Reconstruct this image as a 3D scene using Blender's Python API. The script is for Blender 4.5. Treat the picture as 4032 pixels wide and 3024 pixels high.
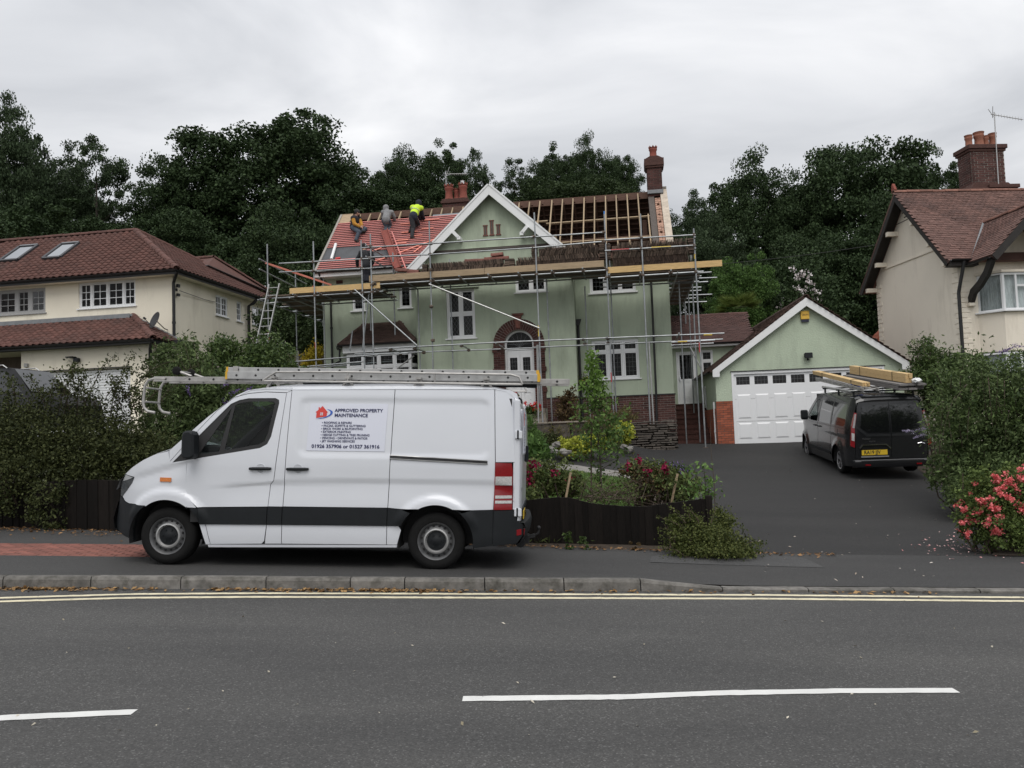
import bpy, bmesh, math, random
import numpy as np
from mathutils import Matrix, Vector

for o in list(bpy.data.objects):
	bpy.data.objects.remove(o)
SC = bpy.context.scene
COL = SC.collection
R = math.radians

# ------------------------------------------------------------------ camera
CAM_H, PITCH, ROLL, FPX = 1.68, R(3.5), R(2.1), 3260.0       # FPX: focal length on a 4032 px wide frame
_fw = np.array([0, math.cos(PITCH), math.sin(PITCH)])
_r0 = np.array([1.0, 0, 0])
_u0 = np.array([0, -math.sin(PITCH), math.cos(PITCH)])
_R = math.cos(ROLL) * _r0 - math.sin(ROLL) * _u0
_U = math.sin(ROLL) * _r0 + math.cos(ROLL) * _u0
CAMP = np.array([0, 0, CAM_H])
cd = bpy.data.cameras.new('camera')
cam = bpy.data.objects.new('camera', cd)
COL.objects.link(cam)
cd.sensor_width = 36
cd.lens = 36 * FPX / 4032
cd.clip_start, cd.clip_end = 0.1, 1500
_m = Matrix.Identity(4)
for _i in range(3):
	_m[_i][0], _m[_i][1], _m[_i][2], _m[_i][3] = _R[_i], _U[_i], -_fw[_i], CAMP[_i]
cam.matrix_world = _m
SC.camera = cam

# ------------------------------------------------------------------ sky and light
SUN_EL, SUN_AZ = R(56), R(174)       # high, behind the photographer; soft through the cloud
world = bpy.data.worlds.new('World')
SC.world = world
world.use_nodes = True
nt = world.node_tree
nt.nodes.clear()
def N(nt, typ, **kw):
	n = nt.nodes.new(typ)
	for k, v in kw.items():
		if k in n.inputs.keys():
			n.inputs[k].default_value = v
		else:
			setattr(n, k, v)
	return n
def ramp(nt, stops):
	n = nt.nodes.new('ShaderNodeValToRGB')
	e = n.color_ramp.elements
	while len(e) < len(stops):
		e.new(0.5)
	for i, (p, c) in enumerate(stops):
		e[i].position = p
		e[i].color = (*c, 1) if len(c) == 3 else c
	return n
sky = N(nt, 'ShaderNodeTexSky', sky_type='NISHITA', sun_disc=False, sun_elevation=SUN_EL, sun_rotation=SUN_AZ, altitude=100, air_density=1.5, dust_density=4.0)
tc = N(nt, 'ShaderNodeTexCoord')
mp = N(nt, 'ShaderNodeMapping')
mp.inputs['Scale'].default_value = (1.0, 1.0, 2.6)
mp.inputs['Location'].default_value = (3.1, 0.4, 1.7)
nt.links.new(tc.outputs['Generated'], mp.inputs['Vector'])
n1 = N(nt, 'ShaderNodeTexNoise', Scale=2.1, Detail=8.0, Roughness=0.5, Distortion=0.5)
nt.links.new(mp.outputs['Vector'], n1.inputs['Vector'])
rp = ramp(nt, [(0.34, (5.0, 5.15, 5.45)), (0.5, (6.8, 6.9, 7.15)), (0.66, (8.9, 8.9, 9.0))])
nt.links.new(n1.outputs['Fac'], rp.inputs['Fac'])
# an overcast sky is brighter overhead than at the horizon
sx = N(nt, 'ShaderNodeSeparateXYZ')
nt.links.new(tc.outputs['Generated'], sx.inputs[0])
mr = N(nt, 'ShaderNodeMapRange')
mr.inputs['From Min'].default_value, mr.inputs['From Max'].default_value = 0.0, 1.0
mr.inputs['To Min'].default_value, mr.inputs['To Max'].default_value = 0.97, 1.65
nt.links.new(sx.outputs['Z'], mr.inputs['Value'])
vm = N(nt, 'ShaderNodeVectorMath', operation='SCALE')
nt.links.new(rp.outputs['Color'], vm.inputs[0])
nt.links.new(mr.outputs[0], vm.inputs['Scale'])
mx = N(nt, 'ShaderNodeMix', data_type='RGBA')
mx.inputs['Factor'].default_value = 0.93
nt.links.new(sky.outputs[0], mx.inputs['A'])
nt.links.new(vm.outputs[0], mx.inputs['B'])
bg = N(nt, 'ShaderNodeBackground', Strength=0.1)
nt.links.new(mx.outputs['Result'], bg.inputs['Color'])
wo = N(nt, 'ShaderNodeOutputWorld')
nt.links.new(bg.outputs[0], wo.inputs['Surface'])

sl = bpy.data.lights.new('sun', 'SUN')
sl.energy, sl.angle, sl.color = 1.5, R(40), (1.0, 0.97, 0.93)
so = bpy.data.objects.new('sun', sl)
COL.objects.link(so)
_sd = Vector((math.sin(SUN_AZ) * math.cos(SUN_EL), math.cos(SUN_AZ) * math.cos(SUN_EL), math.sin(SUN_EL)))
so.rotation_euler = _sd.to_track_quat('Z', 'Y').to_euler()
so.location = (0, -10, 30)

SC.view_settings.view_transform = 'Standard'
SC.view_settings.look = 'None'
SC.view_settings.exposure = 0.0
SC.view_settings.gamma = 1.0
SC.view_settings.use_curve_mapping = False
SC.render.engine = 'CYCLES'
SC.cycles.max_bounces = 6
SC.cycles.transparent_max_bounces = 12
SC.cycles.use_denoising = True

# ------------------------------------------------------------------ frames and pixels
class Fr:
	"""A local frame: u along a front, v away from the road, z up."""
	def __init__(s, O, yaw=0.0, slope=0.0):
		t = R(yaw)
		u = np.array([math.cos(t), -math.sin(t), -slope])
		u /= np.linalg.norm(u)
		v = np.array([math.sin(t), math.cos(t), 0.0])
		s.O, s.u, s.v, s.z = np.array(O, float), u, v, np.cross(u, v)
	def w(s, p):
		return s.O + s.u * p[0] + s.v * p[1] + s.z * p[2]
	def l(s, p):
		d = np.array(p) - s.O
		return np.array([d @ s.u, d @ s.v, d @ s.z])
	def M(s, base=(0, 0, 0)):
		m = Matrix.Identity(4)
		w = s.w(base)
		for i in range(3):
			m[i][0], m[i][1], m[i][2], m[i][3] = s.u[i], s.v[i], s.z[i], w[i]
		return m
	def px(s, x, y, v=0.0):
		"""where the sight line of photo pixel (x, y) meets the plane v = const: (u, z)"""
		d = ray(x, y)
		p = s.O + s.v * v
		q = CAMP + d * ((p - CAMP) @ s.v) / (d @ s.v) - s.O
		return float(q @ s.u), float(q @ s.z)
	def pu(s, x, y, u=0.0):
		"""the same for the plane u = const: (v, z)"""
		d = ray(x, y)
		p = s.O + s.u * u
		q = CAMP + d * ((p - CAMP) @ s.u) / (d @ s.u) - s.O
		return float(q @ s.v), float(q @ s.z)
def ray(x, y):
	return _fw + _R * (x - 2016) / FPX - _U * (y - 1512) / FPX
def at(x, y, Y):
	d = ray(x, y)
	return CAMP + d * Y / d[1]
WORLD = Fr((0, 0, 0))

# ------------------------------------------------------------------ materials
MATS = {}
def principled(name):
	m = bpy.data.materials.new(name)
	m.use_nodes = True
	t = m.node_tree
	return m, t, t.nodes['Principled BSDF']
def mat(name, col, rough=0.6, metal=0.0, var=0.0, scale=8.0, bump=0.0, bscale=60.0, island=0.0, obj=0.0, coat=0.0, spec=0.5, col2=None, stretch=None, dirt=None):
	"""a procedural surface: base colour broken up by noise, by piece and by object, with fine relief"""
	if name in MATS:
		return MATS[name]
	m, t, b = principled(name)
	b.inputs['Roughness'].default_value = rough
	b.inputs['Metallic'].default_value = metal
	b.inputs['Coat Weight'].default_value = coat
	b.inputs['Coat Roughness'].default_value = 0.05
	b.inputs['Specular IOR Level'].default_value = spec
	tcn = N(t, 'ShaderNodeTexCoord')
	vec = tcn.outputs['Object']
	if stretch:
		mpn = N(t, 'ShaderNodeMapping')
		mpn.inputs['Scale'].default_value = stretch
		t.links.new(vec, mpn.inputs['Vector'])
		vec = mpn.outputs[0]
	c = np.array(col)
	c2 = np.array(col2) if col2 is not None else c
	out = None
	if var or col2 is not None:
		n = N(t, 'ShaderNodeTexNoise', Scale=scale, Detail=6.0, Roughness=0.62)
		t.links.new(vec, n.inputs['Vector'])
		r = ramp(t, [(0.32, tuple(np.clip(c * (1 - var), 0, 1))), (0.68, tuple(np.clip(c2 * (1 + var), 0, 1)))])
		t.links.new(n.outputs['Fac'], r.inputs['Fac'])
		out = r.outputs['Color']
	if dirt:
		n = N(t, 'ShaderNodeTexNoise', Scale=dirt[1], Detail=8.0, Roughness=0.7)
		dm = N(t, 'ShaderNodeMapping')
		dm.inputs['Scale'].default_value = (1, 1, dirt[4] if len(dirt) > 4 else 1)
		t.links.new(tcn.outputs['Object'], dm.inputs['Vector'])
		t.links.new(dm.outputs[0], n.inputs['Vector'])
		r = ramp(t, [(dirt[2], (0, 0, 0)), (dirt[3], (1, 1, 1))])
		t.links.new(n.outputs['Fac'], r.inputs['Fac'])
		x = N(t, 'ShaderNodeMix', data_type='RGBA')
		t.links.new(r.outputs['Color'], x.inputs['Factor'])
		if out is None:
			x.inputs['A'].default_value = (*c, 1)
		else:
			t.links.new(out, x.inputs['A'])
		x.inputs['B'].default_value = (*dirt[0], 1)
		out = x.outputs['Result']
	for amt, kind in ((island, 0), (obj, 1)):
		if amt:
			if kind == 0:
				src = N(t, 'ShaderNodeNewGeometry').outputs['Random Per Island']
			else:
				src = N(t, 'ShaderNodeObjectInfo').outputs['Random']
			r = N(t, 'ShaderNodeMapRange')
			r.inputs['To Min'].default_value, r.inputs['To Max'].default_value = 1 - amt, 1 + amt
			t.links.new(src, r.inputs['Value'])
			h = N(t, 'ShaderNodeVectorMath', operation='SCALE')
			if out is None:
				h.inputs[0].default_value = tuple(c)
			else:
				t.links.new(out, h.inputs[0])
			t.links.new(r.outputs[0], h.inputs['Scale'])
			out = h.outputs[0]
	if out is None:
		b.inputs['Base Color'].default_value = (*c, 1)
	else:
		t.links.new(out, b.inputs['Base Color'])
	if bump:
		n = N(t, 'ShaderNodeTexNoise', Scale=bscale, Detail=5.0, Roughness=0.6)
		t.links.new(vec, n.inputs['Vector'])
		bp = N(t, 'ShaderNodeBump', Strength=min(bump, 1.0), Distance=0.01 * max(1, bump))
		t.links.new(n.outputs['Fac'], bp.inputs['Height'])
		t.links.new(bp.outputs[0], b.inputs['Normal'])
	MATS[name] = m
	return m
def leafmat(name, c0, c1, rough=0.65, trans=0.25, spec=0.15):
	"""leaves: colour differs from leaf to leaf, some light passes through"""
	if name in MATS:
		return MATS[name]
	m, t, b = principled(name)
	g = N(t, 'ShaderNodeNewGeometry')
	r = ramp(t, [(0.0, c0), (0.75, c1), (1.0, tuple(min(1, k * 1.35) for k in c1))])
	t.links.new(g.outputs['Random Per Island'], r.inputs['Fac'])
	t.links.new(r.outputs['Color'], b.inputs['Base Color'])
	b.inputs['Roughness'].default_value = rough
	b.inputs['Specular IOR Level'].default_value = spec
	tl = N(t, 'ShaderNodeBsdfTranslucent')
	t.links.new(r.outputs['Color'], tl.inputs['Color'])
	ms = N(t, 'ShaderNodeMixShader')
	ms.inputs[0].default_value = trans
	t.links.new(b.outputs[0], ms.inputs[1])
	t.links.new(tl.outputs[0], ms.inputs[2])
	t.links.new(ms.outputs[0], t.nodes['Material Output'].inputs['Surface'])
	MATS[name] = m
	return m
def glassmat(name, tint=(0.85, 0.9, 0.9), refl=0.0):
	"""a thin pane: mostly clear, mirrors more at a slant"""
	if name in MATS:
		return MATS[name]
	m = bpy.data.materials.new(name)
	m.use_nodes = True
	t = m.node_tree
	t.nodes.remove(t.nodes['Principled BSDF'])
	tr = N(t, 'ShaderNodeBsdfTransparent', Color=(*tint, 1))
	gl = N(t, 'ShaderNodeBsdfGlossy', Roughness=0.02)
	fr = N(t, 'ShaderNodeFresnel', IOR=1.45)
	ad = N(t, 'ShaderNodeMath', operation='MULTIPLY_ADD')
	t.links.new(fr.outputs[0], ad.inputs[0])
	ad.inputs[1].default_value, ad.inputs[2].default_value = 0.6, refl
	ms = N(t, 'ShaderNodeMixShader')
	t.links.new(ad.outputs[0], ms.inputs[0])
	t.links.new(tr.outputs[0], ms.inputs[1])
	t.links.new(gl.outputs[0], ms.inputs[2])
	t.links.new(ms.outputs[0], t.nodes['Material Output'].inputs['Surface'])
	MATS[name] = m
	return m

# ------------------------------------------------------------------ objects
BASE, FRM = {}, {}
def thing(name, label, cat, F, base=(0, 0, 0), group=None, kind=None):
	"""an Empty at the base of a thing; its parts hang under it"""
	o = bpy.data.objects.new(name, None)
	o.empty_display_size = 0.3
	COL.objects.link(o)
	o.matrix_world = F.M(base)
	tag(o, label, cat, group, kind)
	BASE[o.name] = np.array(base, float)
	FRM[o.name] = F
	return o
def tag(o, label=None, cat=None, group=None, kind=None):
	for k, v in (('label', label), ('category', cat), ('group', group), ('kind', kind)):
		if v:
			o[k] = v
	return o
def link(name, me, parent=None, F=None, base=(0, 0, 0)):
	o = bpy.data.objects.new(name, me)
	COL.objects.link(o)
	if parent is not None:
		o.parent = parent
		BASE[o.name] = BASE[parent.name]
	else:
		o.matrix_world = (F or WORLD).M(base)
		BASE[o.name] = np.array(base, float)
	return o
def npmesh(name, v, f, m=None, smooth=False):
	"""fast mesh from arrays; f is (n, k), every face with the same corner count"""
	me = bpy.data.meshes.new(name)
	v = np.ascontiguousarray(v, dtype=np.float32)
	f = np.ascontiguousarray(f, dtype=np.int32)
	n, k = f.shape
	me.vertices.add(len(v))
	me.vertices.foreach_set('co', v.ravel())
	me.loops.add(n * k)
	me.loops.foreach_set('vertex_index', f.ravel())
	me.polygons.add(n)
	me.polygons.foreach_set('loop_start', np.arange(0, n * k, k, dtype=np.int32))
	if smooth:
		me.polygons.foreach_set('use_smooth', np.ones(n, dtype=bool))
	me.update(calc_edges=True)
	if m:
		me.materials.append(m)
	return me
class MB:
	"""collects simple solids in a local frame"""
	def __init__(s):
		s.v, s.f = [], []
	def add(s, v, f):
		b = len(s.v)
		s.v += [tuple(map(float, q)) for q in v]
		s.f += [tuple(i + b for i in q) for q in f]
		return s
	def box(s, u0, u1, v0, v1, z0, z1):
		v = [(u, w, z) for z in (z0, z1) for w in (v0, v1) for u in (u0, u1)]
		return s.add(v, [(0, 2, 3, 1), (4, 5, 7, 6), (0, 1, 5, 4), (2, 6, 7, 3), (0, 4, 6, 2), (1, 3, 7, 5)])
	def obox(s, p, q, side, a, b):
		"""a bar from p to q, 2a wide along 'side' and 2b across that"""
		p, q = np.array(p, float), np.array(q, float)
		d = (q - p) / np.linalg.norm(q - p)
		x = np.array(side, float)
		x = x - d * (x @ d)
		x /= np.linalg.norm(x)
		y = np.cross(d, x)
		v = [k + x * a * i + y * b * j for k in (p, q) for i, j in ((-1, -1), (1, -1), (1, 1), (-1, 1))]
		return s.add(v, [(3, 2, 1, 0), (4, 5, 6, 7), (0, 1, 5, 4), (1, 2, 6, 5), (2, 3, 7, 6), (3, 0, 4, 7)])
	def prism(s, poly, axis, a, b):
		"""a polygon pushed along an axis; poly holds the two other coordinates in order"""
		ins = (lambda p, k: (k, p[0], p[1])) if axis == 0 else ((lambda p, k: (p[0], k, p[1])) if axis == 1 else (lambda p, k: (p[0], p[1], k)))
		n = len(poly)
		v = [ins(p, a) for p in poly] + [ins(p, b) for p in poly]
		f = [tuple(range(n))[::-1], tuple(range(n, 2 * n))]
		f += [(i, (i + 1) % n, n + (i + 1) % n, n + i) for i in range(n)]
		return s.add(v, f)
	def quad(s, *p):
		return s.add(p, [tuple(range(len(p)))])
	def tube(s, pts, r, n=8, cap=True, closed=False):
		"""a round bar through points; r one radius or one per point"""
		pts = [np.array(p, float) for p in pts]
		k = len(pts)
		rs = [r] * k if not hasattr(r, '__len__') else r
		b = len(s.v)
		prev = None
		for i, p in enumerate(pts):
			if closed:
				d = pts[(i + 1) % k] - pts[i - 1]
			else:
				d = pts[min(i + 1, k - 1)] - pts[max(i - 1, 0)]
			d = d / (np.linalg.norm(d) + 1e-9)
			if prev is None:
				x = np.cross(d, (0, 0, 1.0) if abs(d[2]) < 0.9 else (1.0, 0, 0))
			else:
				x = prev - d * (prev @ d)
			x /= np.linalg.norm(x) + 1e-9
			prev = x
			y = np.cross(d, x)
			for j in range(n):
				a = 2 * math.pi * j / n
				s.v.append(tuple(p + (x * math.cos(a) + y * math.sin(a)) * rs[i]))
		for i in range(k if closed else k - 1):
			c0, c1 = b + i * n, b + ((i + 1) % k) * n
			for j in range(n):
				s.f.append((c0 + j, c0 + (j + 1) % n, c1 + (j + 1) % n, c1 + j))
		if cap and not closed:
			s.f.append(tuple(b + j for j in range(n))[::-1])
			s.f.append(tuple(b + (k - 1) * n + j for j in range(n)))
		return s
	def lathe(s, c, prof, axis=2, n=16):
		"""profile of (radius, height) spun round an axis through c"""
		b = len(s.v)
		c = np.array(c, float)
		for r, h in prof:
			for j in range(n):
				a = 2 * math.pi * j / n
				x, y = r * math.cos(a), r * math.sin(a)
				d = (h, x, y) if axis == 0 else ((x, h, y) if axis == 1 else (x, y, h))
				s.v.append(tuple(c + np.array(d)))
		for i in range(len(prof) - 1):
			for j in range(n):
				k = (j + 1) % n
				q = (b + i * n + j, b + i * n + k, b + (i + 1) * n + k, b + (i + 1) * n + j)
				s.f.append(q if axis != 1 else q[::-1])
		return s
	def sph(s, c, r, n=10, m=6):
		rr = np.array(r if hasattr(r, '__len__') else (r, r, r), float)
		b = len(s.v)
		for i in range(m + 1):
			t = math.pi * i / m
			for j in range(n):
				a = 2 * math.pi * j / n
				s.v.append(tuple(np.array(c) + rr * np.array([math.sin(t) * math.cos(a), math.sin(t) * math.sin(a), math.cos(t)])))
		for i in range(m):
			for j in range(n):
				k = (j + 1) % n
				s.f.append((b + i * n + j, b + (i + 1) * n + j, b + (i + 1) * n + k, b + i * n + k))
		return s
	def mesh(s, name, m, off=(0, 0, 0), smooth=False, bevel=0.0):
		me = bpy.data.meshes.new(name)
		o = np.array(off, float)
		me.from_pydata([tuple(np.array(q) - o) for q in s.v], [], s.f)
		if m:
			me.materials.append(m)
		bm = bmesh.new()
		bm.from_mesh(me)
		if smooth or bevel:
			bmesh.ops.remove_doubles(bm, verts=bm.verts, dist=1e-5)
		bmesh.ops.recalc_face_normals(bm, faces=bm.faces)
		if bevel:
			es = [e for e in bm.edges if len(e.link_faces) == 2 and e.calc_face_angle(0) > 0.5]
			bmesh.ops.bevel(bm, geom=es, offset=bevel, segments=1, affect='EDGES', clamp_overlap=True)
		if smooth:
			for f in bm.faces:
				f.smooth = True
			for e in bm.edges:
				if len(e.link_faces) == 2 and e.calc_face_angle(0) > 0.7:
					e.smooth = False
		bm.to_mesh(me)
		bm.free()
		return me
	def build(s, name, m, parent=None, F=None, base=(0, 0, 0), smooth=False, bevel=0.0, label=None):
		off = BASE[parent.name] if parent is not None else base
		o = link(name, s.mesh(name, m, off, smooth, bevel), parent, F, base)
		if label:
			o['label'] = label
		return o
def piece(name, me, parent, M):
	"""one of many alike pieces: shares its mesh; M is its place in the frame of the thing"""
	o = bpy.data.objects.new(name, me)
	COL.objects.link(o)
	o.parent = parent
	b = BASE[parent.name]
	o.matrix_basis = Matrix.Translation(Vector(-b)) @ M
	BASE[o.name] = b
	return o
def TM(p, X=(1, 0, 0), Y=(0, 1, 0), Z=(0, 0, 1)):
	m = Matrix.Identity(4)
	for i in range(3):
		m[i][0], m[i][1], m[i][2], m[i][3] = X[i], Y[i], Z[i], p[i]
	return m
def text(name, s, size, m, parent, p, X, Z, depth=0.002, align='LEFT', wx=1.0, bold=0.0):
	"""flat lettering standing in the plane of X (reading direction) and Z (up)"""
	cu = bpy.data.curves.new(name, 'FONT')
	cu.body, cu.size, cu.align_x = s, size, align
	cu.offset = bold
	cu.resolution_u = 3
	tmp = bpy.data.objects.new(name, cu)
	COL.objects.link(tmp)
	bpy.context.view_layer.update()
	me = bpy.data.meshes.new_from_object(tmp.evaluated_get(bpy.context.evaluated_depsgraph_get()))
	bpy.data.objects.remove(tmp)
	me.materials.clear()
	me.materials.append(m)
	X, Z = np.array(X, float), np.array(Z, float)
	Y = np.cross(X, Z)
	return piece(name, me, parent, TM(p, X * wx, Z, Y))
rng = np.random.default_rng(7)
random.seed(7)

# ------------------------------------------------------------------ palette
M_GREEN = mat('green_render', (0.415, 0.475, 0.365), 0.9, var=0.05, scale=1.4, bump=0.5, bscale=55, dirt=((0.27, 0.305, 0.235), 2.2, 0.48, 0.8, 0.22))
M_GREEN_ROUGH = mat('green_roughcast', (0.45, 0.52, 0.40), 0.92, var=0.05, scale=2.0, bump=1.6, bscale=22, dirt=((0.34, 0.385, 0.30), 2.2, 0.5, 0.8, 0.25))
M_CREAM = mat('cream_render', (0.79, 0.735, 0.61), 0.9, var=0.03, scale=1.0, bump=0.4, bscale=60, dirt=((0.56, 0.51, 0.41), 1.6, 0.5, 0.82, 0.2))
M_PINK = mat('pale_cream_render', (0.80, 0.735, 0.625), 0.9, var=0.03, scale=0.9, bump=0.5, bscale=45, dirt=((0.56, 0.50, 0.41), 1.6, 0.5, 0.82, 0.2))
M_UPVC = mat('white_frame', (0.78, 0.79, 0.80), 0.35)
M_WHITE = mat('white_gloss', (0.76, 0.77, 0.77), 0.4, var=0.03, scale=3)
M_BLACK = mat('black_gutter', (0.014, 0.014, 0.015), 0.5)
M_DARKWOOD = mat('dark_timber', (0.02, 0.017, 0.015), 0.75, var=0.3, scale=6, stretch=(1, 8, 1))
M_BRICK = mat('dark_brick', (0.075, 0.03, 0.025), 0.88, var=0.25, scale=30, bump=0.5, bscale=90, obj=0.35)
M_BRICKM = mat('dark_brick_mass', (0.075, 0.03, 0.025), 0.88, var=0.25, scale=30, bump=0.5, bscale=90, island=0.35)
M_REDBRICK = mat('red_brick', (0.30, 0.085, 0.045), 0.88, var=0.2, scale=25, bump=0.5, bscale=90, obj=0.22)
M_MORTAR = mat('mortar', (0.30, 0.28, 0.25), 0.95, var=0.15, scale=20)
M_MORTARD = mat('dark_mortar', (0.10, 0.085, 0.075), 0.95, var=0.2, scale=20)
M_STEEL = mat('galvanised_tube', (0.31, 0.325, 0.335), 0.45, metal=0.75, var=0.22, scale=5, obj=0.12)
M_ALU = mat('aluminium', (0.44, 0.44, 0.435), 0.42, metal=0.65, var=0.14, scale=9)
M_ALUW = mat('weathered_aluminium', (0.38, 0.37, 0.355), 0.5, metal=0.5, var=0.2, scale=7)
M_RUST = mat('rusty_clamp', (0.13, 0.10, 0.08), 0.7, metal=0.4, var=0.3, scale=30)
M_PLANK = mat('new_plank', (0.56, 0.38, 0.17), 0.75, var=0.18, scale=4, stretch=(1, 12, 12), bump=0.2, bscale=20, obj=0.08)
M_PLANKO = mat('weathered_plank', (0.33, 0.245, 0.155), 0.8, var=0.22, scale=4, stretch=(1, 12, 12), bump=0.2, bscale=20, obj=0.12)
M_DECK = mat('scaffold_board', (0.135, 0.105, 0.078), 0.85, var=0.3, scale=4, stretch=(1, 10, 10), obj=0.2)
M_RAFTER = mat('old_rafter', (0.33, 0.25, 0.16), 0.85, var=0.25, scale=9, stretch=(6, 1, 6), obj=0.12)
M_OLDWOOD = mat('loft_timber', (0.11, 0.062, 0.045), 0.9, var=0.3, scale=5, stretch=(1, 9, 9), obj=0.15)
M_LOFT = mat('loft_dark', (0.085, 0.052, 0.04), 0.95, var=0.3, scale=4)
M_BATTEN = mat('red_treated_batten', (0.60, 0.215, 0.19), 0.7, var=0.18, scale=2.5, stretch=(1, 10, 10), obj=0.1)
M_BATTENP = mat('pale_red_batten', (0.75, 0.27, 0.20), 0.7, var=0.15, scale=2.5, obj=0.1)
M_MEMB = mat('roof_membrane', (0.055, 0.058, 0.064), 0.55, var=0.2, scale=2.5, bump=0.6, bscale=6)
M_ROOFRED = mat('brown_red_tile', (0.105, 0.046, 0.036), 0.85, var=0.28, scale=2.2, bump=0.3, bscale=70, obj=0.16, dirt=((0.05, 0.034, 0.03), 1.1, 0.5, 0.75))
M_ROOFREDM = mat('brown_red_tile_mass', (0.105, 0.046, 0.036), 0.85, var=0.28, scale=2.2, bump=0.3, bscale=70, island=0.16, dirt=((0.05, 0.034, 0.03), 1.1, 0.5, 0.75))
M_PLAIN = mat('plain_clay_tile', (0.15, 0.083, 0.068), 0.88, var=0.22, scale=1.6, bump=0.3, bscale=80, obj=0.22, dirt=((0.085, 0.055, 0.05), 0.9, 0.5, 0.72))
M_PLAINM = mat('plain_clay_tile_mass', (0.15, 0.083, 0.068), 0.88, var=0.22, scale=1.6, bump=0.3, bscale=80, island=0.22, dirt=((0.085, 0.055, 0.05), 0.9, 0.5, 0.72))
M_DARKTILE = mat('mossy_dark_tile', (0.085, 0.05, 0.04), 0.9, var=0.3, scale=3, bump=0.4, bscale=60, obj=0.25)
M_DARKTILEM = mat('mossy_dark_tile_mass', (0.085, 0.05, 0.04), 0.9, var=0.3, scale=3, bump=0.4, bscale=60, island=0.25)
M_LINKTILE = mat('link_tile', (0.085, 0.042, 0.036), 0.88, var=0.25, scale=3, bump=0.3, bscale=60, obj=0.2)
M_LINKTILEM = mat('link_tile_mass', (0.085, 0.042, 0.036), 0.88, var=0.25, scale=3, bump=0.3, bscale=60, island=0.2)
M_OLDTILE = mat('stacked_old_tile', (0.15, 0.11, 0.085), 0.9, var=0.3, scale=20, obj=0.75)
M_RIDGE = mat('old_ridge_tile', (0.16, 0.065, 0.05), 0.88, var=0.25, scale=8, obj=0.2)
M_TERRA = mat('terracotta', (0.22, 0.06, 0.042), 0.85, var=0.2, scale=8, bump=0.2)
M_LEAD = mat('lead_flashing', (0.20, 0.21, 0.22), 0.55, metal=0.2, var=0.15, scale=5)
M_GLASS = glassmat('window_glass')
M_CARGLASS = glassmat('vehicle_glass', (0.62, 0.68, 0.66), 0.0)
M_CAME = mat('lead_came', (0.11, 0.115, 0.12), 0.6)
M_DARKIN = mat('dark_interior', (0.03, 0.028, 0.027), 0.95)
M_NET = mat('net_curtain', (0.55, 0.56, 0.56), 0.95, var=0.25, scale=14, stretch=(3, 1, 0.5))
M_CURTAIN = mat('dark_curtain', (0.035, 0.033, 0.032), 0.95, var=0.25, scale=10, stretch=(4, 1, 0.3))
M_BARK = mat('bark', (0.06, 0.05, 0.04), 0.95, var=0.35, scale=8, bump=0.8, bscale=14)
M_TWIG = mat('twig', (0.075, 0.055, 0.04), 0.9, var=0.3, scale=10)
M_PLASTIC = mat('black_trim_plastic', (0.0085, 0.0105, 0.0125), 0.6, var=0.12, scale=12, spec=0.3)
M_RUBBER = mat('tyre_rubber', (0.0085, 0.0085, 0.0085), 0.9, var=0.2, scale=15, spec=0.25)
M_ASPH = None
# ================================================================== ground, road, pavement
S_LAT = 0.045
_TX = [-30, -14, -9, -6, 2.8, 4.2, 7, 15, 30]
_TZ = [2.6, 2.3, 2.0, 1.75, 1.55, 1.22, 1.13, 1.05, 1.0]
def xc(x):
	return 24 * np.tanh(np.asarray(x, float) / 24)
def hz(x, y):
	"""ground height"""
	x, y = np.asarray(x, float), np.asarray(y, float)
	lo = -S_LAT * xc(x) + 0.11
	hi = np.interp(x, _TX, _TZ)
	y0 = np.interp(x, [-14, -8.4, -2, 0, 3.2], [15.0, 13.5, 12.1, 11.8, 11.2])
	t = np.clip((y - y0) / (26.0 - y0), 0, 1)
	z = lo + (hi - lo) * t ** np.interp(x, [1.5, 5.0], [1.15, 1.8])
	return z + np.clip(y - 40, 0, 70) * 0.09
def hroad(x, y):
	return -S_LAT * xc(x) + 0 * np.asarray(y, float)
def hpav(x, y):
	x, y = np.asarray(x, float), np.asarray(y, float)
	k = np.interp(x, [1.30, 2.17], [0.115, 0.03])
	t = np.clip((y - 9.05) / 1.6, 0, 1)
	return -S_LAT * xc(x) + k + (0.115 - k) * t + 0.004
def onground(px, py, f=hz):
	"""where the sight line of a pixel meets the ground"""
	d = ray(px, py)
	a, b = 3.0, 60.0
	for _ in range(50):
		m = (a + b) / 2
		p = CAMP + d * m / d[1]
		if p[2] > f(p[0], p[1]):
			a = m
		else:
			b = m
	return CAMP + d * a / d[1]
def sheet(name, poly, f, m, off=0.0, step=0.5, kind='structure', parent=None):
	"""a polygon in plan, cut to a grid and laid on the ground"""
	bm = bmesh.new()
	bm.faces.new([bm.verts.new((x, y, 0)) for x, y in poly])
	xs, ys = [p[0] for p in poly], [p[1] for p in poly]
	for ax, lo, hi in ((0, min(xs), max(xs)), (1, min(ys), max(ys))):
		k = math.floor(lo / step) * step + step
		while k < hi:
			co = [0, 0, 0]
			co[ax] = k
			no = [0, 0, 0]
			no[ax] = 1
			bmesh.ops.bisect_plane(bm, geom=bm.verts[:] + bm.edges[:] + bm.faces[:], plane_co=co, plane_no=no)
			k += step
	for v in bm.verts:
		v.co.z = float(f(v.co.x, v.co.y)) + off
	bmesh.ops.recalc_face_normals(bm, faces=bm.faces)
	bm.normal_update()
	if sum(fa.normal.z for fa in bm.faces) < 0:
		bmesh.ops.reverse_faces(bm, faces=bm.faces)
	me = bpy.data.meshes.new(name)
	bm.to_mesh(me)
	bm.free()
	me.materials.append(m)
	o = link(name, me, parent)
	if kind:
		o['kind'] = kind
	return o

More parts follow.
